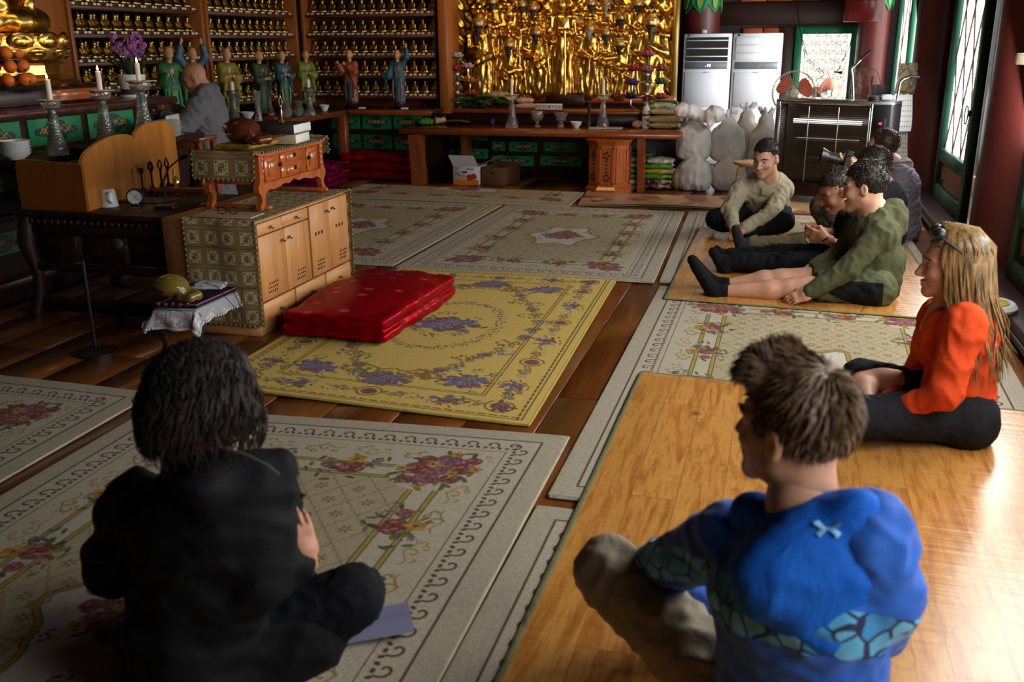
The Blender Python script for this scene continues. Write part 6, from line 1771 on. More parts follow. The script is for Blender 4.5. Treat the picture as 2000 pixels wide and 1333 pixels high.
kb = carton('brown kraft carton beside the fruit carton', (-3.37, 10.64, .003), (.28, .5, .21), -.12, KRAFT, ())
box('hand_hole', (.14, -.0035, .14), (.05, .002, .024), BLACK_MATTE, kb, .0)
for x in (.07, .21): MB().tube([(x, -.003, .05), (x, -.0045, .05)], .01, 12).build('vent_hole', BLACK_MATTE, kb)
for k, (mt, w, nm) in enumerate(((F_PLUM, .36, 'plum-coloured rice bag at the bottom of the pile by the sacks'), (F_PLUM, .34, 'plum and yellow rice bag, second from the floor by the sacks'), (F_GREEN, .34, 'green and yellow rice bag in the middle of the pile by the sacks'), (F_YEL, .34, 'plain yellow rice bag above the green one by the sacks'), (F_GREEN, .33, 'green and white rice bag near the top of the pile by the sacks'), (F_WHITE, .3, 'pale rice bag topping the pile by the sacks'))):
    packet(nm, 1282 + (k % 2) * 3, 372, (w, .26, .068), mt, .08 * (k % 3 - 1), .004 + k * .056, seed=30 + k, dy=.12)
for k, (mt, nm) in enumerate(((F_PINK, 'crumpled pink bag at the foot of the pile behind the pedestal'), (F_WHITE, 'white bag second from the floor behind the pedestal'), (F_GREEN, 'dark green patterned bag in the middle of the pile behind the pedestal'), (F_GREEN, 'light green bag above the dark green one behind the pedestal'), (F_WHITE, 'grey-white bag below the top of the pile behind the pedestal'), (F_GRAIN, 'beige grain bag near the top of the pile behind the pedestal'), (film('blue_dark_film', hexc('22303a'), (hexc('5a6a60'), hexc('304a80'))), 'dark blue bag topping the pile behind the pedestal'))):
    packet(nm, 1222, 374, (.24, .26, .072), mt, .1 * (k % 3 - 1), .004 + k * .062, seed=50 + k, dy=.16)
# ------------------------------------------------------------------ back right corner: air conditioners, heater, sacks, fans
AIR = plain('white_enamel', (.8, .85, .92), .3, var=.02); AIRG = plain('grey_display', hexc('71747c'), .3); LED = emit('white_led', (1, 1, 1), 4)
for x0, lab, opened in ((-1.365, 'white standing air conditioner with open black louvres', True), (-.725, 'white standing air conditioner with closed front', False)):
    t = thing('air_conditioner', lab, 'air conditioner', (x0 + .31, 13.2, 0)); H_ = 1.685; w = .62
    box('casing', (0, .2, H_ / 2), (w, .38, H_), AIR, t, .012); box('front_panel', (0, .005, .98), (w - .07, .016, .44), AIR, t, .004); box('lower_panel', (0, .005, .39), (w - .07, .016, .7), AIR, t, .004)
    box('control_strip', (0, .002, 1.285), (w - .08, .014, .09), AIRG, t, .002)
    if opened:
        box('outlet', (0, .006, 1.49), (w - .08, .014, .3), BLACK_MATTE, t, 0)
        for z in (1.60, 1.50, 1.40): box('louvre', (0, -.006, z), (w - .07, .03, .012), AIR, t, .003)
        text('lettering', '. Hi', .05, LED, t, (.02, -.007, 1.285), (PI / 2, 0, 0))
    else:
        for z in (1.60, 1.50, 1.40): box('closed_louvre', (0, .002, z - .005), (w - .07, .012, .092), AIR, t, .003)
    text('lettering', 'whisen', .028, AIRG, t, (0, -.006, 1.2), (PI / 2, 0, 0)); text('lettering', 'LG', .026, AIRG, t, (-w / 2 + .1, .004, 1.662), (PI / 2, 0, 0)); MB().tube([(-w / 2 + .065, .009, 1.662), (-w / 2 + .065, .002, 1.662)], .013, 14).build('logo_disc', BLACK, t)
    for k in range(6): box('button', (-.1 + .04 * k, -.006, 1.255), (.012, .002, .006), BLACK_MATTE, t, 0)
tag(box('small_clamp', (0, 0, 0), (.07, .05, .05), AIR, None, .01, loc=(-1.12, 13.4, 1.712)), 'small white clamp on top of the open air conditioner', 'clamp')
# heater
fl_ = Vector((-.10, 10.22, 0)); fr_ = Vector((.96, 9.80, 0)); hd_ = (fr_ - fl_); HL = hd_.length; hz = math.atan2(hd_.y, hd_.x)
t = thing('heater', 'big stainless steel heater with a black slatted grille and brown base', 'heater', (fl_.x, fl_.y, 0), hz)
HT, HD = 1.03, .32
for nm, c, d, m_ in (('top', (HL / 2, HD / 2, HT - .02), (HL, HD, .04), STEEL), ('side', (.02, HD / 2, HT / 2 + .1), (.04, HD, HT - .24), STEEL), ('side', (HL - .1, HD / 2, HT / 2 + .1), (.2, HD, HT - .24), BLACK), ('back', (HL / 2, HD - .01, HT / 2 + .1), (HL, .02, HT - .24), BLACK_MATTE), ('base', (HL / 2, HD / 2, .15), (HL, HD - .02, .14), WOOD_DARKX, ), ('side_frame', (HL - .19, .005, HT / 2 + .1), (.03, .02, HT - .24), STEEL), ('side_frame', (.03, .004, HT / 2 + .1), (.03, .02, HT - .24), STEEL)):
    box(nm, c, d, m_, t, .005)
sl = MB().tube([(.05, 0, 0), (HL - .2, 0, 0)], .0042, 5).mesh('slat', plain('dark_chrome_slat', (.10, .09, .085), .3, .9))
for k in range(40): inst('slat', sl, t, (0, .0, .25 + k * .0182))
for k in range(4): box('grille_bar', (.05 + (HL - .25) * k / 3, -.004, .6), (.009, .01, .74), STEEL, t, .002)
box('reflector', (HL / 2 - .1, .2, .6), (HL - .3, .01, .74), plain('dull_reflector', (.22, .19, .16), .3, 1.0), t, 0)
QZ = NT('quartz_tube'); QZ.col((.8, .78, .72)); QZ.set(Roughness=.15, Emission_Color=(1, .97, .9, 1), Emission_Strength=1.4); QZ = QZ.mat
for z, m_ in ((.82, QZ), (.64, CHROME), (.46, CHROME)): MB().tube([(.16, .1, z), (HL - .3, .1, z)], .022 if m_ is QZ else .018, 12).build('heating_tube', m_, t)
for k in range(5):
    MB().tube([(.22 + .06 * math.cos(a * .5), .13, .45 + .2 * (k % 2) + .06 * math.sin(a * .5)) for a in range(13)], .003, 5, False).build('wire_coil', CHROME, t) if k < 2 else None
for x in (.08, HL - .08):
    for y in (.04, HD - .04): MB().cyl((x, y, 0), (x, y, .09), .022, 10).build('foot', BLACK, t)
box('control_panel', (HL - .09, -.004, .78), (.1, .01, .2), BLACK, t, .003); text('lettering', '40', .03, emit('red_led', (1, .05, .03), 6), t, (HL - .09, -.011, .83), (PI / 2, 0, 0))
RZ = Matrix.Rotation(hz, 3, 'Z')
for x, lean, lab in ((.78, -.2, 'chrome walking-stick-like handle leaning over the middle of the heater'), (1.02, .06, 'chrome handle bar standing at the right end of the heater')):
    p = fl_ + RZ @ V3(x, .40, 0); tt = thing('chrome_handle', lab, 'handle', (p.x, p.y, 0))
    z1 = 1.32 if lean < 0 else 1.2
    MB().tube([(0, 0, 0), (lean * .8, 0, z1 - .08), (lean * .9, 0, z1), (lean * .9 + .03, 0, z1 + .03), (lean * .9 + .08, 0, z1 + (.09 if lean < 0 else .045))], .014, 10).build('tube', CHROME, tt); MB().tube([(lean * .9 + .08, 0, z1 + (.09 if lean < 0 else .045)), (lean * .9 + .17, 0, z1 + (.17 if lean < 0 else .047))], .016, 10).build('grip', BLACK, tt)
# fans
BLADE = plain('orange_fan_blade', hexc('c8502e'), .35); WIRE = plain('cream_wire', hexc('b8b39c'), .4); GREYP = plain('grey_plastic', hexc('9aa0a8'), .4)
def fan(px, py, yaw, r, lab, Y=11.3):
    p = at(px, py, Y=Y); t = thing('electric_fan', lab, 'fan', (p.x, p.y, 0), yaw); z = p.z
    MB().lathe([(0, 0), (.17, 0), (.17, .03), (.03, .06), (.016, .07), (.016, z - .1)], 24, caps=False).build('stand', GREYP, t); MB().tube([(0, .06, z), (0, .2, z)], .06, 16).build('motor', GREYP, t)
    m = MB()
    for y, s in ((-.07, .96), (.05, .96), (-.01, 1.0)): m.tube([(r * s * math.cos(a * PI / 16), y, z + r * s * math.sin(a * PI / 16)) for a in range(33)], .004, 5, False)
    for k in range(44):
        a = 2 * PI * k / 44; c, s = math.cos(a), math.sin(a)
        m.tube([(.06 * c, -.085, z + .06 * s), (r * .7 * c, -.085, z + r * .7 * s), (r * .96 * c, -.06, z + r * .96 * s), (r * c, -.01, z + r * s), (r * .9 * c, .05, z + r * .9 * s)], .0018, 3, False)
    m.build('wire_guard', WIRE, t)
    for k in range(3):
        a = 2 * PI * k / 3 + .4; q = MB(); q.grid(7, 6, lambda u, v: (lambda rr, th: (rr * math.cos(th), -.02 + .06 * (v - .5), z + rr * math.sin(th)))(.04 + u * (r * .84 - .04), a + (v - .5) * (.5 + 1.0 * math.sin(u * 2.6)))); q.build('blade', BLADE, t)
    o = MB().lathe([(0, .0), (.045, 0), (.05, .02), (0, .03)], 18, caps=False).build('hub_cap', WIRE, t, loc=(0, -.07, z)); o.rotation_euler = (PI / 2, 0, 0)
fan(1550, 181, .1, .235, 'orange-bladed fan facing us behind the left end of the heater'); fan(1618, 181, .85, .225, 'orange-bladed fan turned sideways behind the middle of the heater', 11.75); fan(1690, 176, -1.15, .235, 'orange-bladed fan seen nearly edge-on behind the right end of the heater')
p = fl_ + RZ @ V3(.92, .16, 0); tt = thing('speaker_base', 'small round black and grey device on top of the heater', 'device', (p.x, p.y, HT + .001)); MB().lathe([(0, 0), (.06, 0), (.062, .012), (.055, .014), (.06, .028), (.05, .04), (0, .042)], 20, caps=False).build('body', BLACK, tt); MB().box((.11, 0, .03), (.11, .07, .06), .02).build('grey_case', GREYP, tt)
# sacks of rice
SACK = NT('woven_white_sack'); v = SACK.coords(); SACK.col(SACK.ramp(SACK.noise(v, 5, 3), [(.3, hexc('c4c0bc')), (.7, hexc('dcdad8'))])); SACK.set(Roughness=.55, Subsurface_Weight=.05); SACK.bump(SACK.noise(SACK.coords((90, 90, 240)), 1, 2), .12, .003); SACK = SACK.mat
PLAS = plain('white_plastic_bag', (.85, .85, .87), .3, var=.05); TWINE = plain('green_twine', hexc('4a8a6a'), .7)
def sack(lab, x, y, z0, h, w, seed, tie=True, lean=(0, 0)):
    t = thing('rice_sack', lab, 'sack', (x, y, z0)); q = SDF(.015, .06); lx2, ly2 = lean
    q.box((0, 0, h * .38), (w * .98, w * .74, h * .76), rad=.085).ell((0, 0, h * .3), (w * .52, w * .42, h * .3)).cap((lx2 * .6, ly2 * .6, h * .6), (lx2, ly2, h * .86), w * .36, .08)
    q.cut((0, 0, .004), (0, 0, -1), 1.0)
    organic('sack_body', q, SACK, t, .011, 40, seed, 2, stretch=(1, 1, .7))
    if tie:
        q = SDF(.009, .02); g = np.random.default_rng(seed)
        for k in range(7):
            a = k * .9; q.cap((lx2, ly2, h * .9), (lx2 + .085 * math.cos(a), ly2 + .06 * math.sin(a), h * .95 + .05 + .03 * g.random()), .022, .014)
        organic('tied_neck', q, PLAS, t, .012, 60, seed); MB().tube([(lx2 + .03 * math.cos(a), ly2 + .03 * math.sin(a), h * .905 + .004 * a) for a in range(14)], .006, 5, False).build('tie', TWINE, t)
    return t
sack('white rice sack at the bottom of the pile, beside the altar table', -.93, 10.78, .002, .42, .36, 1, False); sack('white rice sack at the bottom of the pile, behind the smiling man', -.56, 10.86, .002, .40, .36, 2, False)
sack('white tied rice sack on top, under the crumpled plastic bag', -.96, 10.86, .33, .48, .36, 3, True); sack('white tied rice sack on top, right of the one under the plastic bag', -.60, 10.94, .32, .48, .36, 4, True)
sack('white tied rice sack standing behind the other two', -.42, 11.45, .02, .86, .36, 5, True); sack('white tied rice sack beside the steel heater', -.20, 11.0, .02, .84, .34, 6, True)
p = at(1372, 228, Y=10.75); t = thing('plastic_bag', 'crumpled white plastic bag lying on the sacks before the air conditioner', 'bag', (p.x, p.y, p.z)); q = SDF(.011, .03)
q.chain([(-.24, 0, .07), (-.1, 0, .05), (.02, -.02, .0)], [.075, .07, .05]).cap((.02, -.03, 0), (.14, -.03, .03), .05, .09).cap((.1, -.05, 0), (.08, -.09, -.1), .07, .02).cap((.1, -.03, .03), (.22, 0, -.02), .05, .02).cap((.05, 0, .02), (.09, 0, .12), .03, .012); organic('crumpled_film', q, PLAS, t, .016, 36, 8, 1)
packet('clear bag of grain leaning at the foot of the sacks', 1322, 372, (.1, .12, .26), F_GRAIN, .2, .0, seed=71)
p = at(1503, 228, Y=11.3); tt = thing('water_bottle', 'clear bottle with a blue cap between the sacks and the heater', 'bottle', (p.x + .02, 11.3, 0)); zc = p.z
MB().lathe([(0, 0), (.05, 0), (.05, zc - .12), (.016, zc - .02), (0, zc - .02)], 16, caps=False).build('body', plain('pale_bottle', (.5, .55, .6), .2), tt); MB().cyl((0, 0, zc - .02), (0, 0, zc + .03), .022, 12).build('cap', plain('blue_cap', hexc('16308a'), .4), tt)
p = at(1470, 315, Y=9.45); t = thing('stool', 'small bentwood stool behind the smiling man', 'stool', (p.x, 9.35, 0)); STW = wood('blond_bentwood', hexc('a8743a'), hexc('c8965a'), 'X', 1, .35)
z = at(1470, 316, Y=9.35).z; MB().lathe([(0, z - .025), (.17, z - .025), (.175, z - .012), (.17, z), (0, z)], 28, caps=False).build('seat', STW, t)
for k in range(4):
    a = PI / 4 + PI / 2 * k; c, s = math.cos(a), math.sin(a); MB().tube([(.1 * c, .1 * s, z - .03), (.16 * c, .16 * s, z - .05), (.175 * c, .175 * s, z - .1), (.185 * c, .185 * s, 0)], .014, 8).build('leg', STW, t)
# wall things
t = thing('calendar', 'paper wall calendar hanging on the column beside the heater', 'calendar', (1.12, 10.62, 0), .35)
for k, (z, h, m_) in enumerate(((1.22, .3, film('calendar_photo', hexc('4a4038'), (hexc('8a7a30'), hexc('6a5a50')))), (.88, .36, WHITE_PAPER), (.56, .32, plain('newsprint', hexc('a8a196'), .8)))):
    o = MB().grid(6, 10, lambda u, v: ((u - .5) * .2, -.05 - .03 * math.sin(v * 3 + k), z + (v - .5) * h)).build('page', m_, t)
    if k: 
        q = MB()
        for i in range(6):
            for j in range(7): q.box(((j - 3) * .026, -.052 - .03 * math.sin((.14 + i * .14) * 3 + k), z - h * .36 + i * h * .14), (.01, .002, .008), 0)
        q.build('printed_number', BLACK_MATTE, o)
p = at(1799, 352, X=1.19); t = thing('socket_box', 'white wall socket box with a grey conduit down to the floor', 'socket', (1.16, p.y - .02, 0)); box('cover', (-.03, 0, p.z), (.06, .075, .115), AIR, t, .01); MB().tube([(-.03, 0, p.z - .05), (-.03, 0, p.z - .12), (-.03, .02, p.z - .2), (-.02, .05, .0)], .014, 8).build('conduit', GREYP, t)
p = at(1994, 115, X=1.20); t = thing('wall_switch', 'small cream switch with a cable on the thick column at the right edge', 'switch', (p.x, p.y, p.z)); box('cover', (0, 0, 0), (.05, .03, .06), plain('cream_plastic', hexc('b8ae8c'), .4), t, .006); MB().tube([(.02, 0, .03), (.03, 0, .1), (.05, 0, .7)], .006, 6).build('cable', BLACK, t)
p = at(1972, 636, Z=.05); t = thing('bathroom_scale', 'grey and white oval bathroom scale by the door sill', 'scale', (1.21, 5.78, .115), 1.0); MB().lathe([(0, .0), (.17, 0), (.18, .02), (.16, .04), (0, .045)], 28, wob=lambda i, a: 1 - .22 * abs(math.sin(a)), caps=False).build('platform', plain('pale_grey_plastic', (.5, .52, .53), .35), t); MB().lathe([(0, .0455), (.1, .046), (0, .047)], 20, caps=False).build('mat_print', F_YEL, t)
box('red_box', (0, 0, 0), (.46, .26, .5), plain('glossy_dark_red', hexc('541410'), .2), None, .01, loc=(.84, 13.2, 2.06)); tag(bpy.data.objects['red_box'], 'glossy dark red hanging box above the lattice window', 'box')
bpy.data.objects['red_box'].name = 'hanging_box'
m = MB()
for dx in (0, .012): m.tube([(-.02 + dx, 14.25, 2.4), (.06 + dx, 14.2, 1.9), (.11, 14.15, 1.7), (.2 + dx * 3, 14.1, 1.35), (.42 + dx * 4, 13.6, 1.16)], .006, 5)
m.tube([(.8, 14.15, 1.8), (.76, 14.1, 1.5), (.62, 13.7, 1.2)], .006, 5); m.tube([(.57, 13.65, 1.18), (.68, 13.65, 1.18)], .022, 6)
tt = thing('power_cable', 'black power cables hanging before the lattice window', 'cable', (0, 0, 0)); m.build('cable', BLACK, tt)
# ------------------------------------------------------------------ people
def frame(fwd, up=(0, 0, 1)):
    f = Vector(fwd).normalized(); r = f.cross(Vector(up)).normalized(); u = r.cross(f)
    return Matrix(((r.x, f.x, u.x), (r.y, f.y, u.y), (r.z, f.z, u.z)))
def head_geo(fem=False):
    s = SDF(.0048, .02)
    s.ell((0, -.008, .03), (.074, .095, .09)).ell((0, .03, -.02), (.06, .066, .085), k=.03)
    for g in (-1, 1): s.cap((g * .048, .004, -.06), (g * .012, .072, -.1), .021, .019, k=.03).ell((g * .038, .066, -.03), (.02, .02, .018), k=.025)
    s.ell((0, .079, -.105), (.017, .015, .014), k=.02).cap((0, .091, .008), (0, .114, -.036), .0075, .0125, k=.012)
    for g in (-1, 1): s.ell((g * .012, .1, -.04), (.009, .011, .008), k=.006).cap((g * .012, .093, .022), (g * .05, .07, .02), .009, .007, k=.018)
    for g in (-1, 1): s.ell((g * .031, .1, .001), (.018, .016, .011), k=.012, sub=True)
    s.ell((0, .094, -.066), (.024, .012, .0065), k=.006).ell((0, .092, -.078), (.02, .012, .007), k=.006).box((0, .112, -.0722), (.04, .02, .0016), rad=.0006, k=.003, sub=True)
    for g in (-1, 1): s.ell((g * .078, -.008, -.008), (.011, .019, .032), k=.008).ell((g * .088, -.004, -.004), (.006, .01, .018), k=.004, sub=True)
    s.cap((0, -.025, -.06), (0, -.045, -.19), .05 if fem else .056, .056 if fem else .064, k=.03)
    V, Q = s.verts(); return relax(V, Q, 1, .35), Q
HEAD = head_geo()
def hand_geo(curl, spread=.0):
    s = SDF(.0046, .012)
    s.box((0, .045, 0), (.074, .088, .026), rad=.012).cap((0, -.03, 0), (0, .02, 0), .026, .03, k=.02, lat=(1, 0, 0), sx=1.15)
    for x, l, k in ((.029, .068, 0), (.0095, .077, 1), (-.0105, .072, 2), (-.029, .055, 3)):
        p = Vector((x, .088, 0)); a = curl * (.55 + .08 * k); r = .0088 - .0006 * k; d = 0
        for seg in (.45, .32, .25):
            d += a; q = p + Vector((spread * x * 2, math.cos(d), -math.sin(d))) * l * seg
            s.cap(p, q, r, r * .92, k=.006); p = q; r *= .92
    s.chain([(.026, .015, -.004), (.05, .05, -.016), (.05 - .012 * curl, .082, -.026), (.044 - .02 * curl, .104, -.034)], [.017, .0125, .0105, .0085], k=.012)
    V, Q = s.verts(); return relax(V, Q, 1, .3), Q
HANDS = {c: hand_geo(c) for c in (.35, .8)}
IRIS = plain('dark_iris', (.02, .014, .01), .15); EYE_W = plain('eye_white', (.4, .38, .36), .3)
def skin(name, c): 
    t = NT(name); v = t.coords(); n = t.noise(v, 30, 3); t.col(t.ramp(n, [(.3, tuple(x * .9 for x in c)), (.7, tuple(min(1, x * 1.08) for x in c))])); t.set(Roughness=.5, Subsurface_Weight=.12, Subsurface_Scale=.01, Subsurface_Radius=(1, .35, .2)); return t.mat
def hairmat(name, c1, c2, rough=.45):
    t = NT(name); v = t.coords((60, 60, 8)); n = t.noise(v, 1, 3, .6); t.col(t.ramp(n, [(.35, c1), (.65, c2)])); t.set(Roughness=rough, Specular_IOR_Level=.35); t.bump(n, .35, .004); return t.mat
LIP = hexc('c08674')
class Person:
    def __init__(s, label, root, sc, skin_mat, lip, fwd, headc, up=(0, 0, 1), hs=1.0):
        s.t = thing('person', label, 'person', root); s.root = Vector(root); s.sc = sc; s.sk = skin_mat; s.lip = lip
        s.Rm = frame(fwd, up); s.hc = Vector(headc) - s.root; s.hs = hs; s.parts = []; s.n = 0
    def L(s, p): return Vector(p) - s.root
    def H(s, p): return s.hc + s.Rm @ (Vector(p) * s.hs)
    def head(s, eyes=True, brow=None, smile=False):
        V, Q = HEAD
        W = (V * s.hs) @ np.array(s.Rm, F4).T + np.array(s.hc, F4); s.parts.append((W.astype(F4), Q))
        if eyes:
            for g in (-1, 1):
                m = MB(); m.ell(s.H((g * .031, .0775, .0)), (.0125 * s.hs, .0125 * s.hs, .0095 * s.hs), 12, 8, m=0); m.ell(s.H((g * .031, .0865, -.0005)), (.0055 * s.hs,) * 3, 10, 6, m=1)
                m.build('eye', [EYE_W, IRIS], s.t)
                if brow: MB().tube([s.H((g * .012, .1, .02)), s.H((g * .034, .097, .026)), s.H((g * .052, .08, .02))], [.003 * s.hs, .0045 * s.hs, .002 * s.hs], 6).build('eyebrow', brow, s.t)
        if smile:
            m = MB(); m.tube([s.H((x, .1075 - 7 * x * x, -.0735 + 5 * x * x)) for x in (-.024, -.016, -.008, 0, .008, .016, .024)], [.001 * s.hs] + [.0042 * s.hs] * 5 + [.001 * s.hs], 6, flat=.8); m.build('teeth', EYE_W, s.t)
    def hand(s, wrist, d, palm, left, curl=.8, scale=1.0):
        """d: where the fingers point, palm: where the palm faces"""
        V, Q = HANDS[curl]; V = V.copy(); Q2 = Q
        f = Vector(d).normalized(); u = -Vector(palm); u = (u - f * u.dot(f)).normalized(); r = f.cross(u)
        if left is False: V[:, 0] *= -1; Q2 = Q[:, ::-1]
        Mx = np.array(((r.x, f.x, u.x), (r.y, f.y, u.y), (r.z, f.z, u.z)), F4)
        W = (V * scale * s.sc) @ Mx.T + np.array(s.L(wrist), F4); s.parts.append((W.astype(F4), Q2))
    def body(s, caps, h=.013, ells=()):
        q = SDF(h, .03)
        for a, b, ra, rb in caps: q.cap(s.L(a), s.L(b), ra * s.sc, rb * s.sc)
        for c, r in ells: q.ell(s.L(c), r)
        V, Q = q.verts(); s.parts.insert(0, (relax(V, Q, 1), Q))
    def finish(s, mats=None):
        hc, Rm, hs = np.array(s.hc, F4), np.array(s.Rm, F4), s.hs
        def f(C):
            l = ((C - hc) @ Rm) / hs
            return ((np.abs(l[:, 0]) < .024) & (l[:, 1] > .08) & (l[:, 2] > -.087) & (l[:, 2] < -.059)).astype(np.int32)
        me = to_mesh('body', s.parts, [s.sk, s.lip], f); o = bpy.data.objects.new('body', me); COL.objects.link(o); o.parent = s.t
    def cloth(s, name, caps, mat, h=.011, amp=.006, freq=26, seed=1, ells=(), k=.03, cuts=(), stretch=(1, 1, 1), subs=(), it=2, mat_of=None):
        q = SDF(h, k)
        for c in caps:
            kw = dict(zip(('lat', 'sx'), c[4:6])); q.cap(s.L(c[0]), s.L(c[1]), c[2] * s.sc, c[3] * s.sc, **kw)
        for e in ells: q.ell(s.L(e[0]), e[1], rot=e[2] if len(e) > 2 else None)
        for e in subs: q.ell(s.L(e[0]), e[1], rot=e[2] if len(e) > 2 else None, k=.015, sub=True)
        for c in cuts: q.cut(s.L(c[0]), c[1], c[2] if len(c) > 2 else .15)
        def disp(V, Q):
            V = folds(V, Q, amp * 1.15, freq * 2.3, seed, stretch); V[:, 2] = np.maximum(V[:, 2], .004 - s.root.z + .0); return V
        return organic(name, q, mat, s.t, it=it, disp=disp, mat_of=mat_of)
    def hair(s, mat, h=.006, front=-.025, top=0.0, side=0.0, low=-.055, line=.05, quiff=0, amp=.004, freq=90, seed=1, back=0.0, strands=0, slen=.03, flow=(0, -.5, .6), jit=.5, wid=.0016):
        q = SDF(h / s.hs, .02)
        q.ell((0, -.012 - back * .5, .035 + top * .5), (.081 + side, .102 + back, .094 + top))
        if quiff: q.cap((-.04, .06, .1), (.04, .06, .1), .028 + quiff, .028 + quiff).cap((0, .03, .12), (0, .075, .11), .03 + quiff, .02 + quiff)
        q.box((0, .105, line - .1), (.19, .13, .2), rad=.02, k=.015, sub=True).box((0, .08, max(low, front) - .08), (.4, .17, .16), rad=.02, k=.02, sub=True).box((0, -.1, low - .08), (.4, .4, .16), rad=.03, k=.02, sub=True)
        for g in (-1, 1): q.ell((g * .09, .012, -.02), (.022 + side, .035, .036), k=.01, sub=True)
        V, Q = q.verts(); V = relax(V, Q, 1); V = folds(V, Q, amp, freq, seed, (1, .35, 1))
        W = (V * s.hs) @ np.array(s.Rm, F4).T + np.array(s.hc, F4)
        parts = [(W.astype(F4), Q)]
        me = to_mesh('hair', parts, mat); o = bpy.data.objects.new('hair', me); COL.objects.link(o); o.parent = s.t
        if strands:
            N = vnormals(V, Q); g = np.random.default_rng(seed); m = MB(); ok = np.nonzero(N[:, 2] > -.35)[0]
            for i in g.choice(ok, min(strands, len(ok)), replace=False):
                p, n = Vector(V[i]), Vector(N[i]); w_ = p - Vector((0, -.05, .13)); w_ = (w_ - n * w_.dot(n)).normalized(); d = (n * .22 + w_ + Vector(flow) * .3 + Vector(g.normal(size=3)) * jit).normalized(); l = slen * g.uniform(.6, 1.3)
                d2 = (d - n * .25).normalized()
                m.tube([s.H(p - n * .004), s.H(p + d * l * .5), s.H(p + d * l * .5 + d2 * l * .5)], [wid * s.hs * 1.5, wid * s.hs * 1.3, .0003], 4, False)
            m.build('hair_strand', mat, s.t)['kind'] = 'stuff'
def ray3(*a, **k): return at(*a, **k)
def mid(a, b, t=.5): return Vector(a).lerp(Vector(b), t)
def torso(pel, neck, shL, shR, w=.155, d=.105, wide=1.35):
    """capsules of the trunk: pelvis to chest, widened along the shoulder line"""
    lat = (Vector(shR) - Vector(shL)); ch = mid(pel, neck, .62)
    up = (Vector(neck) - Vector(pel)).normalized()
    return [(pel, mid(pel, neck, .35), d * 1.05, d * .98, lat, wide), (mid(pel, neck, .35), mid(pel, neck, .72), d * .98, d * 1.05, lat, wide * 1.05), (mid(pel, neck, .72), mid(pel, neck, .9), d * 1.05, d * .7, lat, wide * 1.05),
            (Vector(shL) - up * .03, Vector(shR) - up * .03, .068, .068)]
SK1 = skin('fair_skin', hexc('cf9c80')); SK2 = skin('tan_skin', hexc('b4805f')); SK3 = skin('rosy_skin', hexc('cc957b')); LIPM = skin('lip_skin', LIP)
HR_DARK = hairmat('dark_brown_hair', hexc('17110d'), hexc('2e231b')); HR_BLACK = hairmat('near_black_hair', hexc('120d0b'), hexc('261c18'), .6); HR_BRN = hairmat('brown_hair', hexc('2a1d14'), hexc('4e3a2a'))
HR_BOY = hairmat('light_brown_hair', hexc('4a3624'), hexc('7c6248')); HR_WOM = hairmat('streaked_blond_hair', hexc('4e3a24'), hexc('9a7a4a')); HR_GREY = hairmat('grey_blond_hair', hexc('5a544c'), hexc('8e8678'))
def sock(P, name, ank, heel, toe, mat, r=.04, up=None):
    c = [(heel, toe, r, r * .72), (ank, heel, r * .95, r)]
    if up is not None: c.append((up, ank, r * .98, r * .92))
    return P.cloth(name, c, mat, .009, .002, 40, 2)

# --- man in the beige hoodie, cross-legged at the back of the mat
Y0 = 8.45
pel = at(1492, 448, Y=8.55); pel.z = .15
neck = at(1496, 352, Y=8.38); hd = at(1496, 309, Y=8.27); shL = at(1530, 368, Y=8.42); shR = at(1446, 368, Y=8.36)
P = Person('young man in a beige hoodie and dark trousers sitting cross-legged, smiling', (pel.x, pel.y, .021), 1.12, SK1, LIPM, (-.42, -.9, -.22), hd, hs=1.22)
elL = at(1508, 415, Y=8.12); wrL = at(1452, 447, Y=7.92); elR = at(1424, 412, Y=8.2); wrR = at(1434, 444, Y=7.98)
knL = at(1530, 433, Y=8.12); knR = at(1400, 428, Y=8.22); anL = at(1440, 466, Y=7.98); anR = at(1478, 470, Y=7.94)
hipL, hipR = pel + V3(.1, -.02, 0), pel + V3(-.1, -.02, 0)
P.body([(pel, neck, .1, .08), (neck, hd, .055, .055), (shL, elL, .04, .035), (elL, wrL, .034, .026), (shR, elR, .04, .035), (elR, wrR, .034, .026), (hipL, knL, .07, .055), (knL, anL, .05, .034), (hipR, knR, .07, .055), (knR, anR, .05, .034)])
P.head(brow=HR_BLACK, smile=True); P.hand(wrL, (-.7, -.35, -.5), (-.2, .3, -.9), True); P.hand(wrR, (.35, -.5, -.7), (.3, .4, -.8), False); P.finish()
P.hair(HR_BLACK, top=.002, line=.064, low=-.05, side=-.006, strands=800, slen=.016, jit=.15, flow=(0, .5, .3))
HOOD1 = cloth('beige_sweatshirt', hexc('b5ab90'), .92, 240)
ms = MB(); 
P.cloth('hoodie', torso(pel + V3(0, 0, .02), neck, shL, shR, d=.125) + [(shL, elL, .07, .06), (elL, mid(elL, wrL, .93), .058, .044), (shR, elR, .07, .06), (elR, mid(elR, wrR, .93), .058, .044), (neck + V3(-.07, .05, .0), neck + V3(.09, .05, .005), .055, .055), (neck + V3(-.085, -.02, -.03), neck + V3(0, -.09, -.08), .036, .03), (neck + V3(.095, -.02, -.03), neck + V3(0, -.09, -.08), .036, .03)], HOOD1, amp=.009, freq=24, seed=3)
NAVY = cloth('dark_navy_cotton', hexc('14161d'), .85, 300)
P.cloth('trousers', [(hipL, knL, .095, .078), (knL, mid(knL, anL, .85), .074, .05), (hipR, knR, .095, .078), (knR, mid(knR, anR, .85), .074, .05), (hipL, hipR, .11, .11)], NAVY, amp=.008, freq=22, seed=5)
GREYS = cloth('pale_grey_sock', hexc('8d8a8a'), .95, 300)
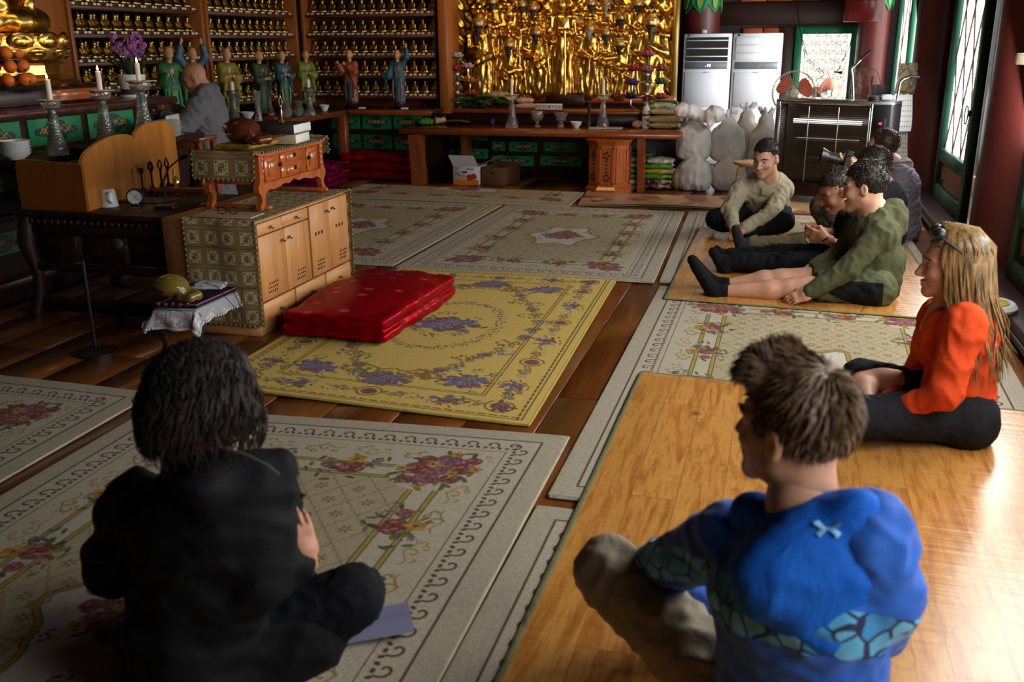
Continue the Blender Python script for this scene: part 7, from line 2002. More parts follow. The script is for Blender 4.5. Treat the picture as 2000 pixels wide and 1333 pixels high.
sock(P, 'sock', mid(knL, anL, .9), at(1425, 466, Y=7.95), at(1398, 462, Y=7.93), GREYS, .042); sock(P, 'sock', mid(knR, anR, .9), at(1478, 474, Y=7.93), at(1492, 478, Y=7.85), GREYS, .04)

# --- man in the olive hoodie, shorts and black socks, nearest of the row
pel = at(1700, 566, Y=6.28); pel.z = .16
neck = at(1706, 412, Y=6.30); hd = at(1690, 365, Y=6.27); shL = at(1722, 452, Y=6.13); shR = at(1690, 440, Y=6.5)
P = Person('young man in an olive hoodie and shorts with bare shins and black socks', (pel.x, pel.y, .021), 1.15, SK1, LIPM, (-.94, .22, -.12), hd, hs=1.23)
elL = at(1658, 525, Y=6.03); wrL = at(1580, 573, Y=5.98); elR = at(1640, 500, Y=6.52); wrR = at(1590, 522, Y=6.42)
hipL = at(1672, 585, Y=6.14); hipR = at(1665, 560, Y=6.36); hipL.z = hipR.z = .125
knL = at(1545, 563, Y=6.1); knR = at(1525, 545, Y=6.28); anL = at(1410, 570, Y=6.1); anR = at(1415, 558, Y=6.26)
P.body([(pel, neck, .1, .08), (neck, hd, .055, .055), (shL, elL, .042, .036), (elL, wrL, .036, .027), (shR, elR, .042, .036), (elR, wrR, .036, .027), (hipL, mid(hipL, knL, .8), .078, .06), (mid(hipL, knL, .8), knL, .06, .054), (knL, mid(knL, anL, .3) + V3(0, 0, -.008), .05, .056), (mid(knL, anL, .3) + V3(0, 0, -.008), anL, .056, .032), (hipR, knR, .078, .056), (knR, mid(knR, anR, .3), .052, .058), (mid(knR, anR, .3), anR, .058, .034)], h=.009)
P.head(brow=HR_DARK); P.hand(wrL, (-.85, -.1, -.35), (.1, .6, -.6), True); P.hand(wrR, (-.8, .1, -.5), (0, -.5, -.8), False); P.finish()
P.hair(HR_DARK, top=.006, line=.058, low=-.05, strands=900, slen=.014, jit=.18)
OLIVE_C = cloth('olive_sweatshirt', hexc('4f5238'), .92, 260)
bk = V3(.07, .02, 0)
P.cloth('hoodie', torso(pel + V3(.0, 0, -.0), neck + V3(.02, 0, -.02), shL, shR, d=.118) + [(shL, elL, .070, .058), (elL, mid(elL, wrL, .95), .056, .042), (shR, elR, .068, .056), (elR, wrR, .06, .044), (neck + V3(.03, -.1, -.02), neck + V3(.12, .0, .01), .04, .055), (neck + V3(.12, .0, .01), neck + V3(.04, .1, -.02), .055, .04), (neck + V3(.13, -.02, -.03), neck + V3(.15, 0, -.1), .06, .05), (neck + V3(.02, -.1, -.03), neck + V3(-.08, -.05, -.1), .035, .028), (pel + V3(.06, .0, -.06), pel + V3(.05, 0, .1), .1, .12)], OLIVE_C, amp=.010, freq=22, seed=8, h=.010)
SHORT = cloth('olive_shorts', hexc('545a40'), .8, 260); BLK_PANEL = cloth('black_panel', hexc('101113'), .8, 260)
lx_ = P.L(hipL)
P.cloth('shorts', [(hipL + V3(.03, 0, 0), mid(hipL, knL, .62), .105, .085), (hipR + V3(.03, 0, 0), mid(hipR, knR, .62), .105, .085), (hipL + V3(.1, 0, -.01), hipR + V3(.1, 0, -.01), .115, .115)], [SHORT, BLK_PANEL], amp=.009, freq=24, seed=4, h=.010,
        cuts=[(mid(hipL, knL, .62), tuple(knL - hipL), .22), (mid(hipR, knR, .6), tuple(knR - hipR), .22)], mat_of=lambda C: ((C[:, 1] < lx_.y - .02) & (C[:, 2] < lx_.z + .05) & (C[:, 0] < .05) & (C[:, 2] + C[:, 0] * .5 > -.06)).astype(int))
BSOCK = cloth('black_sock', hexc('0e0e10'), .92, 300)
for an, kn, tx, ty, hx, hy, yy in ((anL, knL, 1357, 518, 1395, 583, 6.08), (anR, knR, 1352, 508, 1388, 560, 6.26)):
    sock(P, 'sock', an, at(hx, hy, Y=yy) + V3(0, 0, .028), at(tx, ty, Y=yy - .02), BSOCK, .042, mid(kn, an, .98))

# --- man in a dark T-shirt looking down at his hands
pel = at(1690, 540, Y=6.95); pel.z = .15; neck = at(1668, 412, Y=6.93); hd = at(1636, 372, Y=6.86); shL = at(1672, 432, Y=6.76); shR = at(1660, 420, Y=7.1)
P = Person('man in a dark T-shirt and black trousers looking down at his clasped hands', (pel.x, pel.y, .021), 1.12, SK2, LIPM, (-.84, -.22, -.42), hd, hs=1.2)
elL = at(1655, 490, Y=6.65); wrL = at(1612, 466, Y=6.6); elR = at(1640, 470, Y=7.1); wrR = at(1612, 456, Y=6.8)
hipL = pel + V3(-.03, -.1, -.03); hipR = pel + V3(-.03, .1, -.03); knL = at(1530, 515, Y=6.75); knR = at(1525, 500, Y=6.95); anL = at(1420, 512, Y=6.75); anR = at(1415, 500, Y=6.95)
P.body([(pel, neck, .1, .08), (neck, hd, .055, .055), (shL, elL, .045, .04), (elL, wrL, .038, .027), (shR, elR, .045, .04), (elR, wrR, .038, .027), (hipL, knL, .07, .055), (knL, anL, .05, .034), (hipR, knR, .07, .055), (knR, anR, .05, .034)], h=.011)
P.head(brow=HR_DARK); P.hand(wrL, (-.8, .1, .2), (.2, .9, .1), True); P.hand(wrR, (-.8, -.2, -.1), (0, -.8, -.3), False); P.finish()
P.hair(HR_DARK, top=.0, quiff=.0, line=.058, low=-.035, side=-.006, strands=900, slen=.013, flow=(0, .5, .3), jit=.18, seed=3)
TEE = cloth('navy_black_tshirt', hexc('12141a'), .9, 260)
P.cloth('t_shirt', torso(pel, neck + V3(.02, 0, -.02), shL, shR, d=.125) + [(shL, mid(shL, elL, .72), .075, .068), (shR, mid(shR, elR, .72), .075, .068)], TEE, amp=.008, seed=6)
BLK = cloth('black_trousers', hexc('0f1014'), .85, 280)
P.cloth('trousers', [(hipL, knL, .09, .072), (knL, mid(knL, anL, .9), .068, .05), (hipR, knR, .09, .072), (knR, mid(knR, anR, .9), .068, .05), (hipL, hipR, .11, .11)], BLK, amp=.008, seed=9)
for an, kn, tx, ty, hx, hy, yy in ((anL, knL, 1392, 492, 1415, 532, 6.74), (anR, knR, 1400, 488, 1422, 520, 6.94)): sock(P, 'sock', an, at(hx, hy, Y=yy) + V3(0, 0, .02), at(tx, ty, Y=yy), BSOCK, .04, mid(kn, an, .9))
MB().tube([Vector(P.L(wrL)) + V3(.028 * math.cos(a * .63), .0 + .032 * math.sin(a * .63), .02 * math.cos(a * .63)) for a in range(11)], .007, 6, False).build('wristwatch', BLACK, P.t)

# --- photographer with the raised camera
pel = at(1725, 480, Y=7.75); pel.z = .17; neck = at(1722, 362, Y=7.72); hd = at(1705, 327, Y=7.68); shL = at(1735, 385, Y=7.5); shR = at(1712, 372, Y=7.9)
P = Person('man in a dark shirt and olive trousers raising a black camera', (pel.x, pel.y, .021), 1.12, SK1, LIPM, (-.97, .16, -.08), hd, hs=1.18)
elL = at(1700, 410, Y=7.3); wrL = at(1672, 330, Y=7.36); elR = at(1690, 400, Y=7.8); wrR = at(1668, 322, Y=7.5)
hipL = pel + V3(-.03, -.1, 0); hipR = pel + V3(-.03, .1, 0); knR = at(1608, 405, Y=7.62); anR = at(1640, 462, Y=7.5); anR.z = .08; knL = at(1560, 478, Y=7.45); anL = at(1462, 478, Y=7.4)
knL.z = max(knL.z, .1)
P.body([(pel, neck, .1, .08), (neck, hd, .055, .055), (shL, elL, .045, .04), (elL, wrL, .038, .027), (shR, elR, .045, .04), (elR, wrR, .038, .027), (hipL, knL, .07, .055), (knL, anL, .05, .034), (hipR, knR, .07, .055), (knR, anR, .05, .034)])
P.head(brow=HR_DARK); P.hand(wrL, (-.8, .1, .3), (0, .7, .6), True); P.hand(wrR, (-.8, -.2, .3), (0, -.8, .2), False); P.finish()
P.hair(HR_DARK, top=.006, line=.058, low=-.06, strands=700, slen=.015, jit=.2)
DKS = cloth('dark_blue_shirt', hexc('191c26'), .9, 260)
P.cloth('shirt', torso(pel, neck + V3(.02, 0, -.02), shL, shR, d=.13) + [(shL, elL, .075, .062), (elL, mid(elL, wrL, .8), .06, .045), (shR, elR, .075, .062), (elR, mid(elR, wrR, .8), .06, .045)], DKS, amp=.008, seed=16)
OLT = cloth('olive_trousers', hexc('6a6248'), .85, 260)
P.cloth('trousers', [(hipL, knL, .09, .075), (knL, mid(knL, anL, .92), .07, .052), (hipR, knR, .095, .085), (knR, anR, .08, .06), (hipL, hipR, .11, .11)], OLT, amp=.009, seed=12)
DGS = cloth('charcoal_sock', hexc('2c2f31'), .92, 280); sock(P, 'sock', anL, at(1450, 492, Y=7.38), at(1437, 448, Y=7.34), DGS, .043, mid(knL, anL, .9))
sock(P, 'sock', anR, anR + V3(0, 0, -.04), anR + V3(-.14, -.02, -.05), DGS, .04)
cm = at(1627, 314, Y=7.4); t = thing('camera', 'black photo camera with a hooded lens held up by the photographer', 'camera', (cm.x + .1, cm.y, cm.z - .005), PI)
MB().box((0, 0, 0), (.075, .14, .1), .012).build('camera_body', BLACK, t); MB().box((.0, 0, .06), (.06, .06, .035), .01).build('viewfinder', BLACK, t)
MB().tube([(.03, 0, 0), (.08, 0, 0), (.085, 0, 0), (.15, 0, .004)], [.036, .036, .042, .042], 20).build('lens', BLACK, t); MB().lathe([(.043, 0), (.055, .05), (.052, .05), (.04, 0)], 20, wob=lambda i, a: 1 + (.12 * math.cos(2 * a) if i in (1, 2) else 0), caps=False).build('lens_hood', BLACK, t, loc=(.145, 0, .004)).rotation_euler = (0, PI / 2, 0)
t.rotation_euler = (0, -.2, PI + .1)
st = [at(1640, 345, Y=7.6), at(1618, 380, Y=7.5), at(1612, 420, Y=7.45), at(1625, 440, Y=7.45)]
IM = (Matrix.Translation(t.location) @ t.rotation_euler.to_matrix().to_4x4()).inverted()
MB().tube([tuple(IM @ Vector(p)) for p in st], [.01, .02, .022, .018], 6, flat=.3).build('strap', BLACK_MATTE, t)

# --- man in the grey jacket farthest along the wall
pel = at(1752, 440, Y=8.5); pel.z = .17; neck = at(1742, 322, Y=8.45); hd = at(1724, 288, Y=8.42); shL = at(1757, 345, Y=8.25); shR = at(1730, 338, Y=8.65)
P = Person('man in a grey zip jacket sitting farthest along the wall, seen from behind', (pel.x, pel.y, .0), 1.12, SK3, LIPM, (-.93, .32, -.02), hd, hs=1.18)
elL = at(1750, 410, Y=8.1); wrL = at(1705, 425, Y=8.1); elR = at(1715, 395, Y=8.7); wrR = at(1690, 400, Y=8.5)
hipL = pel + V3(-.03, -.1, 0); hipR = pel + V3(-.03, .1, 0); knL = pel + V3(-.36, -.2, .04); knR = pel + V3(-.36, .2, .04); anL = pel + V3(-.3, .1, -.1); anR = pel + V3(-.3, -.1, -.1)
P.body([(pel, neck, .1, .08), (neck, hd, .055, .055), (shL, elL, .045, .04), (elL, wrL, .038, .027), (shR, elR, .045, .04), (elR, wrR, .038, .027), (hipL, knL, .07, .055), (knL, anL, .05, .034), (hipR, knR, .07, .055), (knR, anR, .05, .034)])
P.head(brow=HR_BRN); P.hand(wrL, (-.9, .2, -.2), (0, .3, -.9), True); P.hand(wrR, (-.9, -.2, -.2), (0, 0, -1), False); P.finish()
P.hair(HR_BRN, top=.003, line=.072, low=-.06, strands=700, slen=.013, jit=.15)
GJ = cloth('grey_jacket', hexc('7a747c'), .7, 200)
P.cloth('jacket', torso(pel + V3(.01, 0, -.08), neck + V3(.02, 0, -.02), shL, shR, d=.15) + [(shL, elL, .085, .07), (elL, mid(elL, wrL, .93), .066, .048), (shR, elR, .08, .068), (elR, wrR, .06, .048), (neck + V3(.03, -.09, -.01), neck + V3(.1, 0, .0), .04, .048), (neck + V3(.1, 0, .0), neck + V3(.02, .1, -.01), .048, .04)], GJ, amp=.010, freq=30, seed=21, stretch=(.6, .6, 1.5))
P.cloth('trousers', [(hipL, knL, .09, .075), (knL, anL, .07, .052), (hipR, knR, .09, .075), (knR, anR, .07, .055), (hipL, hipR, .11, .11)], BLK, amp=.008, seed=22)

# --- woman in the orange top
pel = at(1850, 845, Y=4.05); pel.z = .155; neck = at(1868, 580, Y=4.05); hd = at(1862, 515, Y=4.03); shL = at(1885, 630, Y=3.87); shR = at(1835, 610, Y=4.22)
P = Person('long-haired woman in an orange top and cropped leggings sitting cross-legged', (pel.x, pel.y, .021), 1.06, SK3, LIPM, (-1, .02, -.04), hd, hs=1.12)
elL = at(1845, 770, Y=3.78); wrL = at(1745, 800, Y=3.85); elR = at(1790, 745, Y=4.3); wrR = at(1722, 792, Y=4.12)
hipL = pel + V3(-.04, -.1, -.02); hipR = pel + V3(-.04, .1, -.02); knL = at(1668, 850, Y=3.78); knL.z = .15; knR = at(1680, 735, Y=4.42); anL = at(1700, 905, Y=4.0); anL.z = .07; anR = at(1690, 830, Y=4.1); anR.z = .09
calfR = at(1690, 790, Y=4.3)
P.body([(pel, neck, .085, .07), (neck, hd, .045, .05), (shL, elL, .04, .034), (elL, wrL, .032, .024), (shR, elR, .04, .034), (elR, wrR, .032, .024), (hipL, knL, .075, .055), (knL, anL, .05, .034), (hipR, knR, .075, .06), (knR, mid(knR, anR, .45), .055, .05), (mid(knR, anR, .45), anR, .05, .032), (neck + V3(-.03, 0, -.03), mid(neck, pel, .3) + V3(-.06, 0, 0), .055, .07)], h=.010)
P.head(brow=HR_BRN); P.hand(wrL, (-.95, .25, -.1), (0, .1, -1), True, .35, .95); P.hand(wrR, (-.95, -.25, -.1), (0, -.1, -1), False, .35, .95); P.finish()
ORG = cloth('orange_jersey', hexc('d2481c'), .85, 280, var=.06)
P.cloth('top', torso(pel + V3(.02, 0, .04), neck + V3(.03, 0, -.035), shL, shR, d=.12, wide=1.25) + [(shL, elL, .07, .058), (elL, mid(elL, wrL, .95), .054, .036), (shR, elR, .068, .056), (elR, mid(elR, wrR, .93), .052, .036), (mid(neck, pel, .25) + V3(-.05, -.05, 0), mid(neck, pel, .45) + V3(-.06, -.06, 0), .07, .085), (mid(neck, pel, .25) + V3(-.05, .05, 0), mid(neck, pel, .45) + V3(-.06, .06, 0), .07, .085), (neck + V3(.06, -.06, -.02), neck + V3(.06, .06, -.02), .045, .045), (pel + V3(.03, 0, -.01), pel + V3(.02, 0, .06), .125, .12)], ORG, amp=.009, freq=20, seed=31, h=.0095, subs=[(neck + V3(-.085, 0, -.045), (.065, .045, .12))], stretch=(1, 1, .8))
LEG_ = cloth('charcoal_leggings', hexc('1c1d21'), .9, 260)
P.cloth('leggings', [(hipL + V3(.06, 0, 0), knL, .108, .078), (knL, mid(knL, anL, .5), .07, .055), (hipR + V3(.03, 0, 0), knR, .1, .074), (knR, mid(knR, anR, .22), .07, .064), (hipL + V3(.08, 0, -.02), hipR + V3(.08, 0, -.02), .125, .125)], LEG_, amp=.005, seed=33, h=.010, cuts=[(mid(knR, anR, .24), tuple(anR - knR), .12)])
sock(P, 'sock', anL, anL + V3(-.0, .02, -.01), anL + V3(.12, .03, -.02), cloth('grey_pink_sock', hexc('7c6a6c'), .95), .04)
sock(P, 'sock', anR, anR + V3(0, 0, -.01), anR + V3(.02, -.16, -.03), GREYS, .036)
MB().ell(P.L(anL) + V3(-.03, .0, -.02), (.03, .04, .03), 12, 8).build('sock_toe', cloth('coral_sock_toe', hexc('b0585a'), .95), P.t)
P.hair(HR_GREY, top=.004, side=.002, line=.066, low=-.09, front=-.06, back=.006, amp=.003, freq=60)
q = SDF(.009, .03)
for a, b2, r0, r1 in (((0, -.07, .0), (0, -.095, -.2), .07, .06), ((.05, -.05, 0), (.06, -.075, -.18), .045, .04), ((-.05, -.05, 0), (-.06, -.075, -.18), .045, .04), ((0, -.095, -.2), (0, -.12, -.34), .06, .02)): q.cap(P.H(a), P.H(b2), r0, r1, lat=P.Rm @ V3(1, 0, 0), sx=1.15)
organic('hair_length', q, HR_WOM, P.t, .008, 70, 5, 1, stretch=(1, 1, .12))
m = MB(); g = np.random.default_rng(6)
for k in range(760):
    a = g.uniform(.22, 1.78) * PI; rx, ry = .084, .106
    th = PI / 2 + a   # around the head, leaving the face free
    top_ = Vector((.012 * math.cos(th), .035 + .03 * math.sin(th), .142 + g.normal() * .002)); t2 = Vector((rx * .62 * math.cos(th), -.005 + ry * .66 * math.sin(th), .126)); sd = Vector((rx * 1.08 * math.cos(th), -.014 + ry * 1.1 * math.sin(th), .03 + g.normal() * .012))
    if sd.y > .05: continue
    fl = .13 + .12 * g.random(); bx = -.03 - .05 * g.random()
    p3 = Vector((sd.x * 1.0 + g.normal() * .008, min(sd.y, .03) * .9 - .015 + g.normal() * .008, -.10)); p4 = Vector((p3.x * 1.15 + g.normal() * .015, p3.y * .9 - .03 + g.normal() * .015, -.22)); p5 = Vector((p4.x * 1.1 + g.normal() * .02, p4.y - .02 + g.normal() * .02, -.30 - .14 * g.random()))
    m.tube([P.H(p) for p in (top_, t2, sd, p3, p4, p5)], [.002, .0042, .005, .005, .004, .0006], 4, False, m=0 if g.random() < .62 else 1)
m.build('long_hair', [HR_WOM, hairmat('honey_hair', hexc('6e5230'), hexc('b08a58'))], P.t)
m = MB()
for g_ in (-1, 1):
    m.ell(P.H((g_ * .036, .058, .112)), (.03, .034, .026), 14, 8)
    m.tube([P.H((g_ * .07, .05, .105)), P.H((g_ * .088, -.01, .06)), P.H((g_ * .088, -.05, .0))], .004, 6)
m.build('sunglasses', BLACK, P.t)

# --- boy in the blue hoodie, near
Yb = 1.78
pel = at(1560, 1450, Y=Yb); pel.z = .17; neck = at(1565, 985, Y=Yb - .0); hd = at(1552, 838, Y=Yb + .03); shL = at(1425, 1050, Y=Yb + .1); shR = at(1700, 1035, Y=Yb - .06)
P = Person('boy in a bright blue hoodie with a patterned yoke, seen from behind', (pel.x, pel.y, .021), 1.0, SK1, LIPM, (-.83, .54, .02), hd, hs=1.08)
elL = at(1290, 1110, Y=Yb + .3); wrL = at(1400, 1180, Y=Yb + .42); elR = at(1735, 1165, Y=Yb - .05); wrR = at(1725, 1250, Y=Yb + .12)
hipL = at(1480, 1380, Y=Yb + .05); hipR = at(1640, 1380, Y=Yb); hipL.z = hipR.z = .17
knL = at(1195, 1120, Y=Yb + .32); anL = at(1330, 1290, Y=Yb + .42); anL.z = .08; knR = at(1620, 1250, Y=Yb + .55); knR.z = .2; anR = at(1420, 1300, Y=Yb + .45); anR.z = .08
P.body([(pel, neck, .09, .07), (neck, hd, .05, .052), (shL, elL, .042, .036), (elL, wrL, .035, .026), (shR, elR, .042, .036), (elR, wrR, .035, .026), (hipL, knL, .075, .055), (knL, anL, .052, .035), (hipR, knR, .075, .055), (knR, anR, .052, .035)])
P.head(brow=HR_BOY); P.hand(wrR, (-.1, .4, -.8), (-.3, .6, .1), False, .35); P.hand(wrL, (.5, .3, -.5), (0, -.3, -.8), True); P.finish()
P.hair(HR_BOY, h=.0055, top=.008, quiff=.006, line=.055, low=-.085, front=-.03, amp=.0015, freq=70, strands=3000, slen=.034, flow=(.2, .4, .1), jit=.12, seed=4, side=-.003)
m = MB(); g = np.random.default_rng(3)
for k in range(420):
    x, y = g.uniform(-.055, .055), g.uniform(.03, .09); p = Vector((x, y, .128 - 4 * x * x - 3 * max(0, y - .05) ** 1.4)); d = Vector((.15 + g.normal() * .2, .25 + g.normal() * .2, 1)).normalized() * g.uniform(.025, .045)
    m.tube([P.H(p), P.H(p + d * .6), P.H(p + d + Vector((0, .006, 0)))], [.0028, .0022, .0004], 4, False)
m.build('hair_strand', HR_BOY, P.t)['kind'] = 'stuff'
def blue_hoodie():
    t = NT('blue_hoodie_print'); v = t.coords(); n = t.noise(v, 5, 3)
    c = t.ramp(n, [(.3, hexc('0c4cae')), (.7, hexc('1668d4'))])
    vo = t.new('ShaderNodeTexVoronoi', feature='DISTANCE_TO_EDGE'); vo.inputs['Scale'].default_value = 19; t.link(v, vo.inputs['Vector'])
    vc = t.new('ShaderNodeTexVoronoi'); vc.inputs['Scale'].default_value = 19; t.link(v, vc.inputs['Vector'])
    cell = t.ramp(vc.outputs['Color'], [(.2, hexc('2f8fd0')), (.6, hexc('6fc6ec')), (.9, hexc('2a86c4'))])
    pat = t.mix(t.math('LESS_THAN', vo.outputs['Distance'], .055), cell, hexc('0c2450'))
    sx = t.new('ShaderNodeSeparateXYZ'); tc = t.new('ShaderNodeTexCoord'); t.link(tc.outputs['Object'], sx.inputs[0])
    return t, c, pat, sx
t_, c_, p_, sx_ = blue_hoodie()
zb = (mid(neck, pel, .42)).z - .021; zt = (mid(neck, pel, .24)).z - .021
arch = t_.math('MULTIPLY', t_.math('MULTIPLY', sx_.outputs[0], sx_.outputs[0]), -.9)
zz = t_.math('SUBTRACT', sx_.outputs[2], arch)
band = t_.math('MULTIPLY', t_.math('GREATER_THAN', zz, zb), t_.math('LESS_THAN', zz, zt))
t_.col(t_.mix(band, c_, p_)); t_.set(Roughness=.75, Sheen_Weight=.2); t_.bump(t_.noise(t_.coords(), 260, 2), .15, .002); BLUE = t_.mat
BLUE2 = cloth('blue_hood', hexc('125ec8'), .75, 260)
back = V3(.34, -.94, 0)   # away from the chest
P.cloth('hoodie', torso(pel + V3(0, 0, -.02), neck + V3(0, 0, -.05), shL, shR, d=.135, wide=1.3) + [(shL, elL, .075, .064), (elL, mid(elL, wrL, .95), .06, .042), (shR, elR, .075, .062), (elR, mid(elR, wrR, .92), .058, .042)], BLUE, amp=.008, freq=18, seed=41, h=.0085)
dn = V3(0, 0, -1); hl = (shR - shL).normalized(); cN = neck + V3(.0, 0, -.02)
hood_c = cN + back * .1 + dn * .05
P.cloth('hood', [(cN - hl * .11 + V3(0, 0, .0), cN - hl * .02 + back * .085, .04, .045), (cN - hl * .02 + back * .085, cN + hl * .11 + back * .02, .045, .04), (cN - hl * .11, cN - back * .08 - hl * .05 + dn * .03, .038, .03), (cN + hl * .11 + back * .02, cN - back * .08 + hl * .05 + dn * .03, .038, .03),
                 (hood_c + dn * .1 - hl * .03, hood_c + dn * .15 + hl * .03, .05, .05)], BLUE2, amp=.006, freq=14, seed=43, h=.0075, k=.05, ells=[(hood_c + dn * .035, (.165, .075, .115), frame(-back, (0, 0, 1)))])
KHAKI = cloth('khaki_trousers', hexc('a09480'), .85, 260)
P.cloth('trousers', [(hipL, knL, .1, .088), (knL, anL, .084, .06), (hipR, knR, .1, .088), (knR, anR, .084, .06), (hipL, hipR, .12, .12)], KHAKI, amp=.009, freq=18, seed=45, h=.010)
# emblem on the hood
lc = at(1617, 1033, Y=hood_c.y - .13); rt = Vector(hl); rt.z = 0; rt.normalize(); outn = V3(rt.y, -rt.x, 0)
if outn.y > 0: outn = -outn
from mathutils.bvhtree import BVHTree
hd_ob = [o for o in P.t.children if o.name.startswith('hood') and 'hoodie' not in o.name][0]
bv = BVHTree.FromPolygons([v.co.copy() + P.root for v in hd_ob.data.vertices], [tuple(p.vertices) for p in hd_ob.data.polygons])
def on_hood(px, py):
    h = bv.ray_cast(Vector((0, 0, CAM_H)), ray(px, py).normalized()); return h
m = MB(); C0 = (1617, 1033)
def stroke(pts, w):
    q = []
    for x, y in pts:
        h = on_hood(C0[0] + x, C0[1] + y)
        if h[0] is not None: q.append(P.L(h[0] + h[1] * .0015))
    if len(q) > 1: m.tube(q, [w * (.5 + abs(2 * i / (len(q) - 1) - 1)) for i in range(len(q))], 6, flat=.35)
arc = lambda cx, r, up, n=11: [(cx + r * (2 * i / (n - 1) - 1), up * (-2.5 + 13 * (2 * i / (n - 1) - 1) ** 2)) for i in range(n)]
stroke([(x, y - 2) for x, y in arc(0, 22, -1)], .006); stroke([(x, y + 3) for x, y in arc(0, 22, 1)], .006)
if m.v: m.build('emblem', plain('pale_cyan_print', hexc('7fc4ee'), .5), P.t)

# --- person with a dark bob in a black padded coat, near left
Yd = 1.76
pel = at(400, 1400, Y=Yd); pel.z = .17; neck = at(425, 905, Y=Yd); hd = at(415, 790, Y=Yd + .02); shL = at(265, 985, Y=Yd + .02); shR = at(505, 965, Y=Yd + .02)
P = Person('person with a dark wavy bob in a black padded coat, back turned', (pel.x, pel.y, .012), .9, SK3, LIPM, (.35, .94, -.05), hd, hs=.97)
elL = at(225, 1100, Y=Yd + .05); wrL = at(360, 1140, Y=Yd + .34); elR = at(505, 1130, Y=Yd - .02); wrR = at(590, 1100, Y=Yd + .06)
hipL = pel + V3(-.1, .05, 0); hipR = pel + V3(.1, .03, 0); knR = at(690, 1165, Y=Yd + .16); knL = pel + V3(-.35, .38, .02); anR = at(610, 1280, Y=Yd + .12); anR.z = .1; anL = pel + V3(.08, .4, -.08)
P.body([(pel, neck, .1, .07), (neck, hd, .048, .05), (shL, elL, .042, .036), (elL, wrL, .035, .026), (shR, elR, .042, .036), (elR, wrR, .035, .026), (hipL, knL, .075, .055), (knL, anL, .052, .035), (hipR, knR, .075, .055), (knR, anR, .052, .035)])
P.head(brow=HR_BLACK); P.hand(at(596, 1086, Y=Yd + .06), (-.12, .0, 1), (-.75, .65, 0), False, .8, .98); P.hand(wrL, (.6, .4, -.2), (0, .2, -.9), True); P.finish()
COAT = cloth('black_padded_coat', hexc('0e1015'), .75, 160, var=.15, wrinkle=.25)
P.cloth('coat', torso(pel + V3(0, 0, -.02), neck + V3(0, 0, -.03), shL, shR, d=.155, wide=1.25) + [(shL, elL, .095, .085), (elL, wrL, .08, .05), (shR, elR, .092, .085), (elR, mid(elR, wrR, .8), .078, .05), (neck + V3(-.1, .02, -.02), neck + V3(.02, -.08, -.01), .055, .06), (neck + V3(.02, -.08, -.01), neck + V3(.13, .05, -.03), .06, .05), (shR + V3(.0, .08, .0), at(555, 960, Y=Yd + .2), .05, .035), (at(555, 940, Y=Yd + .2), at(590, 1180, Y=Yd + .2), .03, .05), (pel, pel + V3(0, 0, -.1), .2, .22), (pel + V3(-.12, .1, -.05), pel + V3(-.25, .3, -.06), .14, .12), (hipR + V3(.02, 0, -.03), at(600, 1240, Y=Yd + .1), .14, .11)], COAT, amp=.014, freq=11, seed=51, h=.010, stretch=(1, 1, 1.3))
P.cloth('trousers', [(hipR, knR, .095, .085), (knR, anR, .08, .06), (hipL, knL, .095, .085), (knL, anL, .08, .06)], NAVY, amp=.006, seed=53, h=.011)
MB().tube([P.L(at(x, y, Y=Yd - .12)) for x, y in ((440, 876), (480, 888), (520, 908), (545, 928))], .003, 5).build('piping', plain('grey_piping', hexc('5a5650'), .6), P.t)
m = MB()
for x, y in ((578, 925), (590, 968), (600, 1005)): m.ell(P.L(at(x, y, Y=Yd + .1)), (.012, .008, .006), 8, 5)
m.build('snap_button', KNOB, P.t)
P.hair(HR_BLACK, h=.007, top=.02, side=.028, line=.06, low=-.12, back=.022, amp=.010, freq=42, strands=0, seed=9)
m = MB(); g = np.random.default_rng(12)
for k in range(2600):
    th = g.uniform(0, 2 * PI); cz = g.uniform(-.2, 1)
    if math.sin(th) > .55 and cz < .75: continue
    sr = math.sqrt(max(0, 1 - cz * cz)); p0 = Vector((.122 * sr * math.cos(th), -.026 + .140 * sr * math.sin(th), .037 + .130 * cz))
    o_ = Vector((math.cos(th), math.sin(th), 0)); l = g.uniform(.07, .15); ph = g.uniform(0, 6)
    pts = []
    for i in range(6):
        s_ = i / 5; q = p0 + Vector((0, 0, -l * s_)) + o_ * (.022 * math.sin(s_ * 2.6) * (.6 if cz > .2 else 1) - .012 * s_) + Vector((math.sin(s_ * 7 + ph), math.cos(s_ * 6 + ph), 0)) * .007
        q.z = max(q.z, -.145 + .02 * math.sin(ph)); pts.append(P.H(q))
    m.tube(pts, [.0022, .0027, .0027, .0023, .0016, .0004], 4, False)
m.build('hair_strand', HR_BLACK, P.t)['kind'] = 'stuff'
p = at(730, 1215, Y=Yd + .3); t = thing('document', 'lilac-grey sheet of paper under the knee of the person in black', 'paper', (*at(735, 1225, Z=.014)[:2], .022), .5); MB().grid(6, 4, lambda u, v: ((u - .5) * .2, (v - .5) * .15, .01 * u)).build('sheet', plain('lilac_paper', hexc('7f80a0'), .7), t)

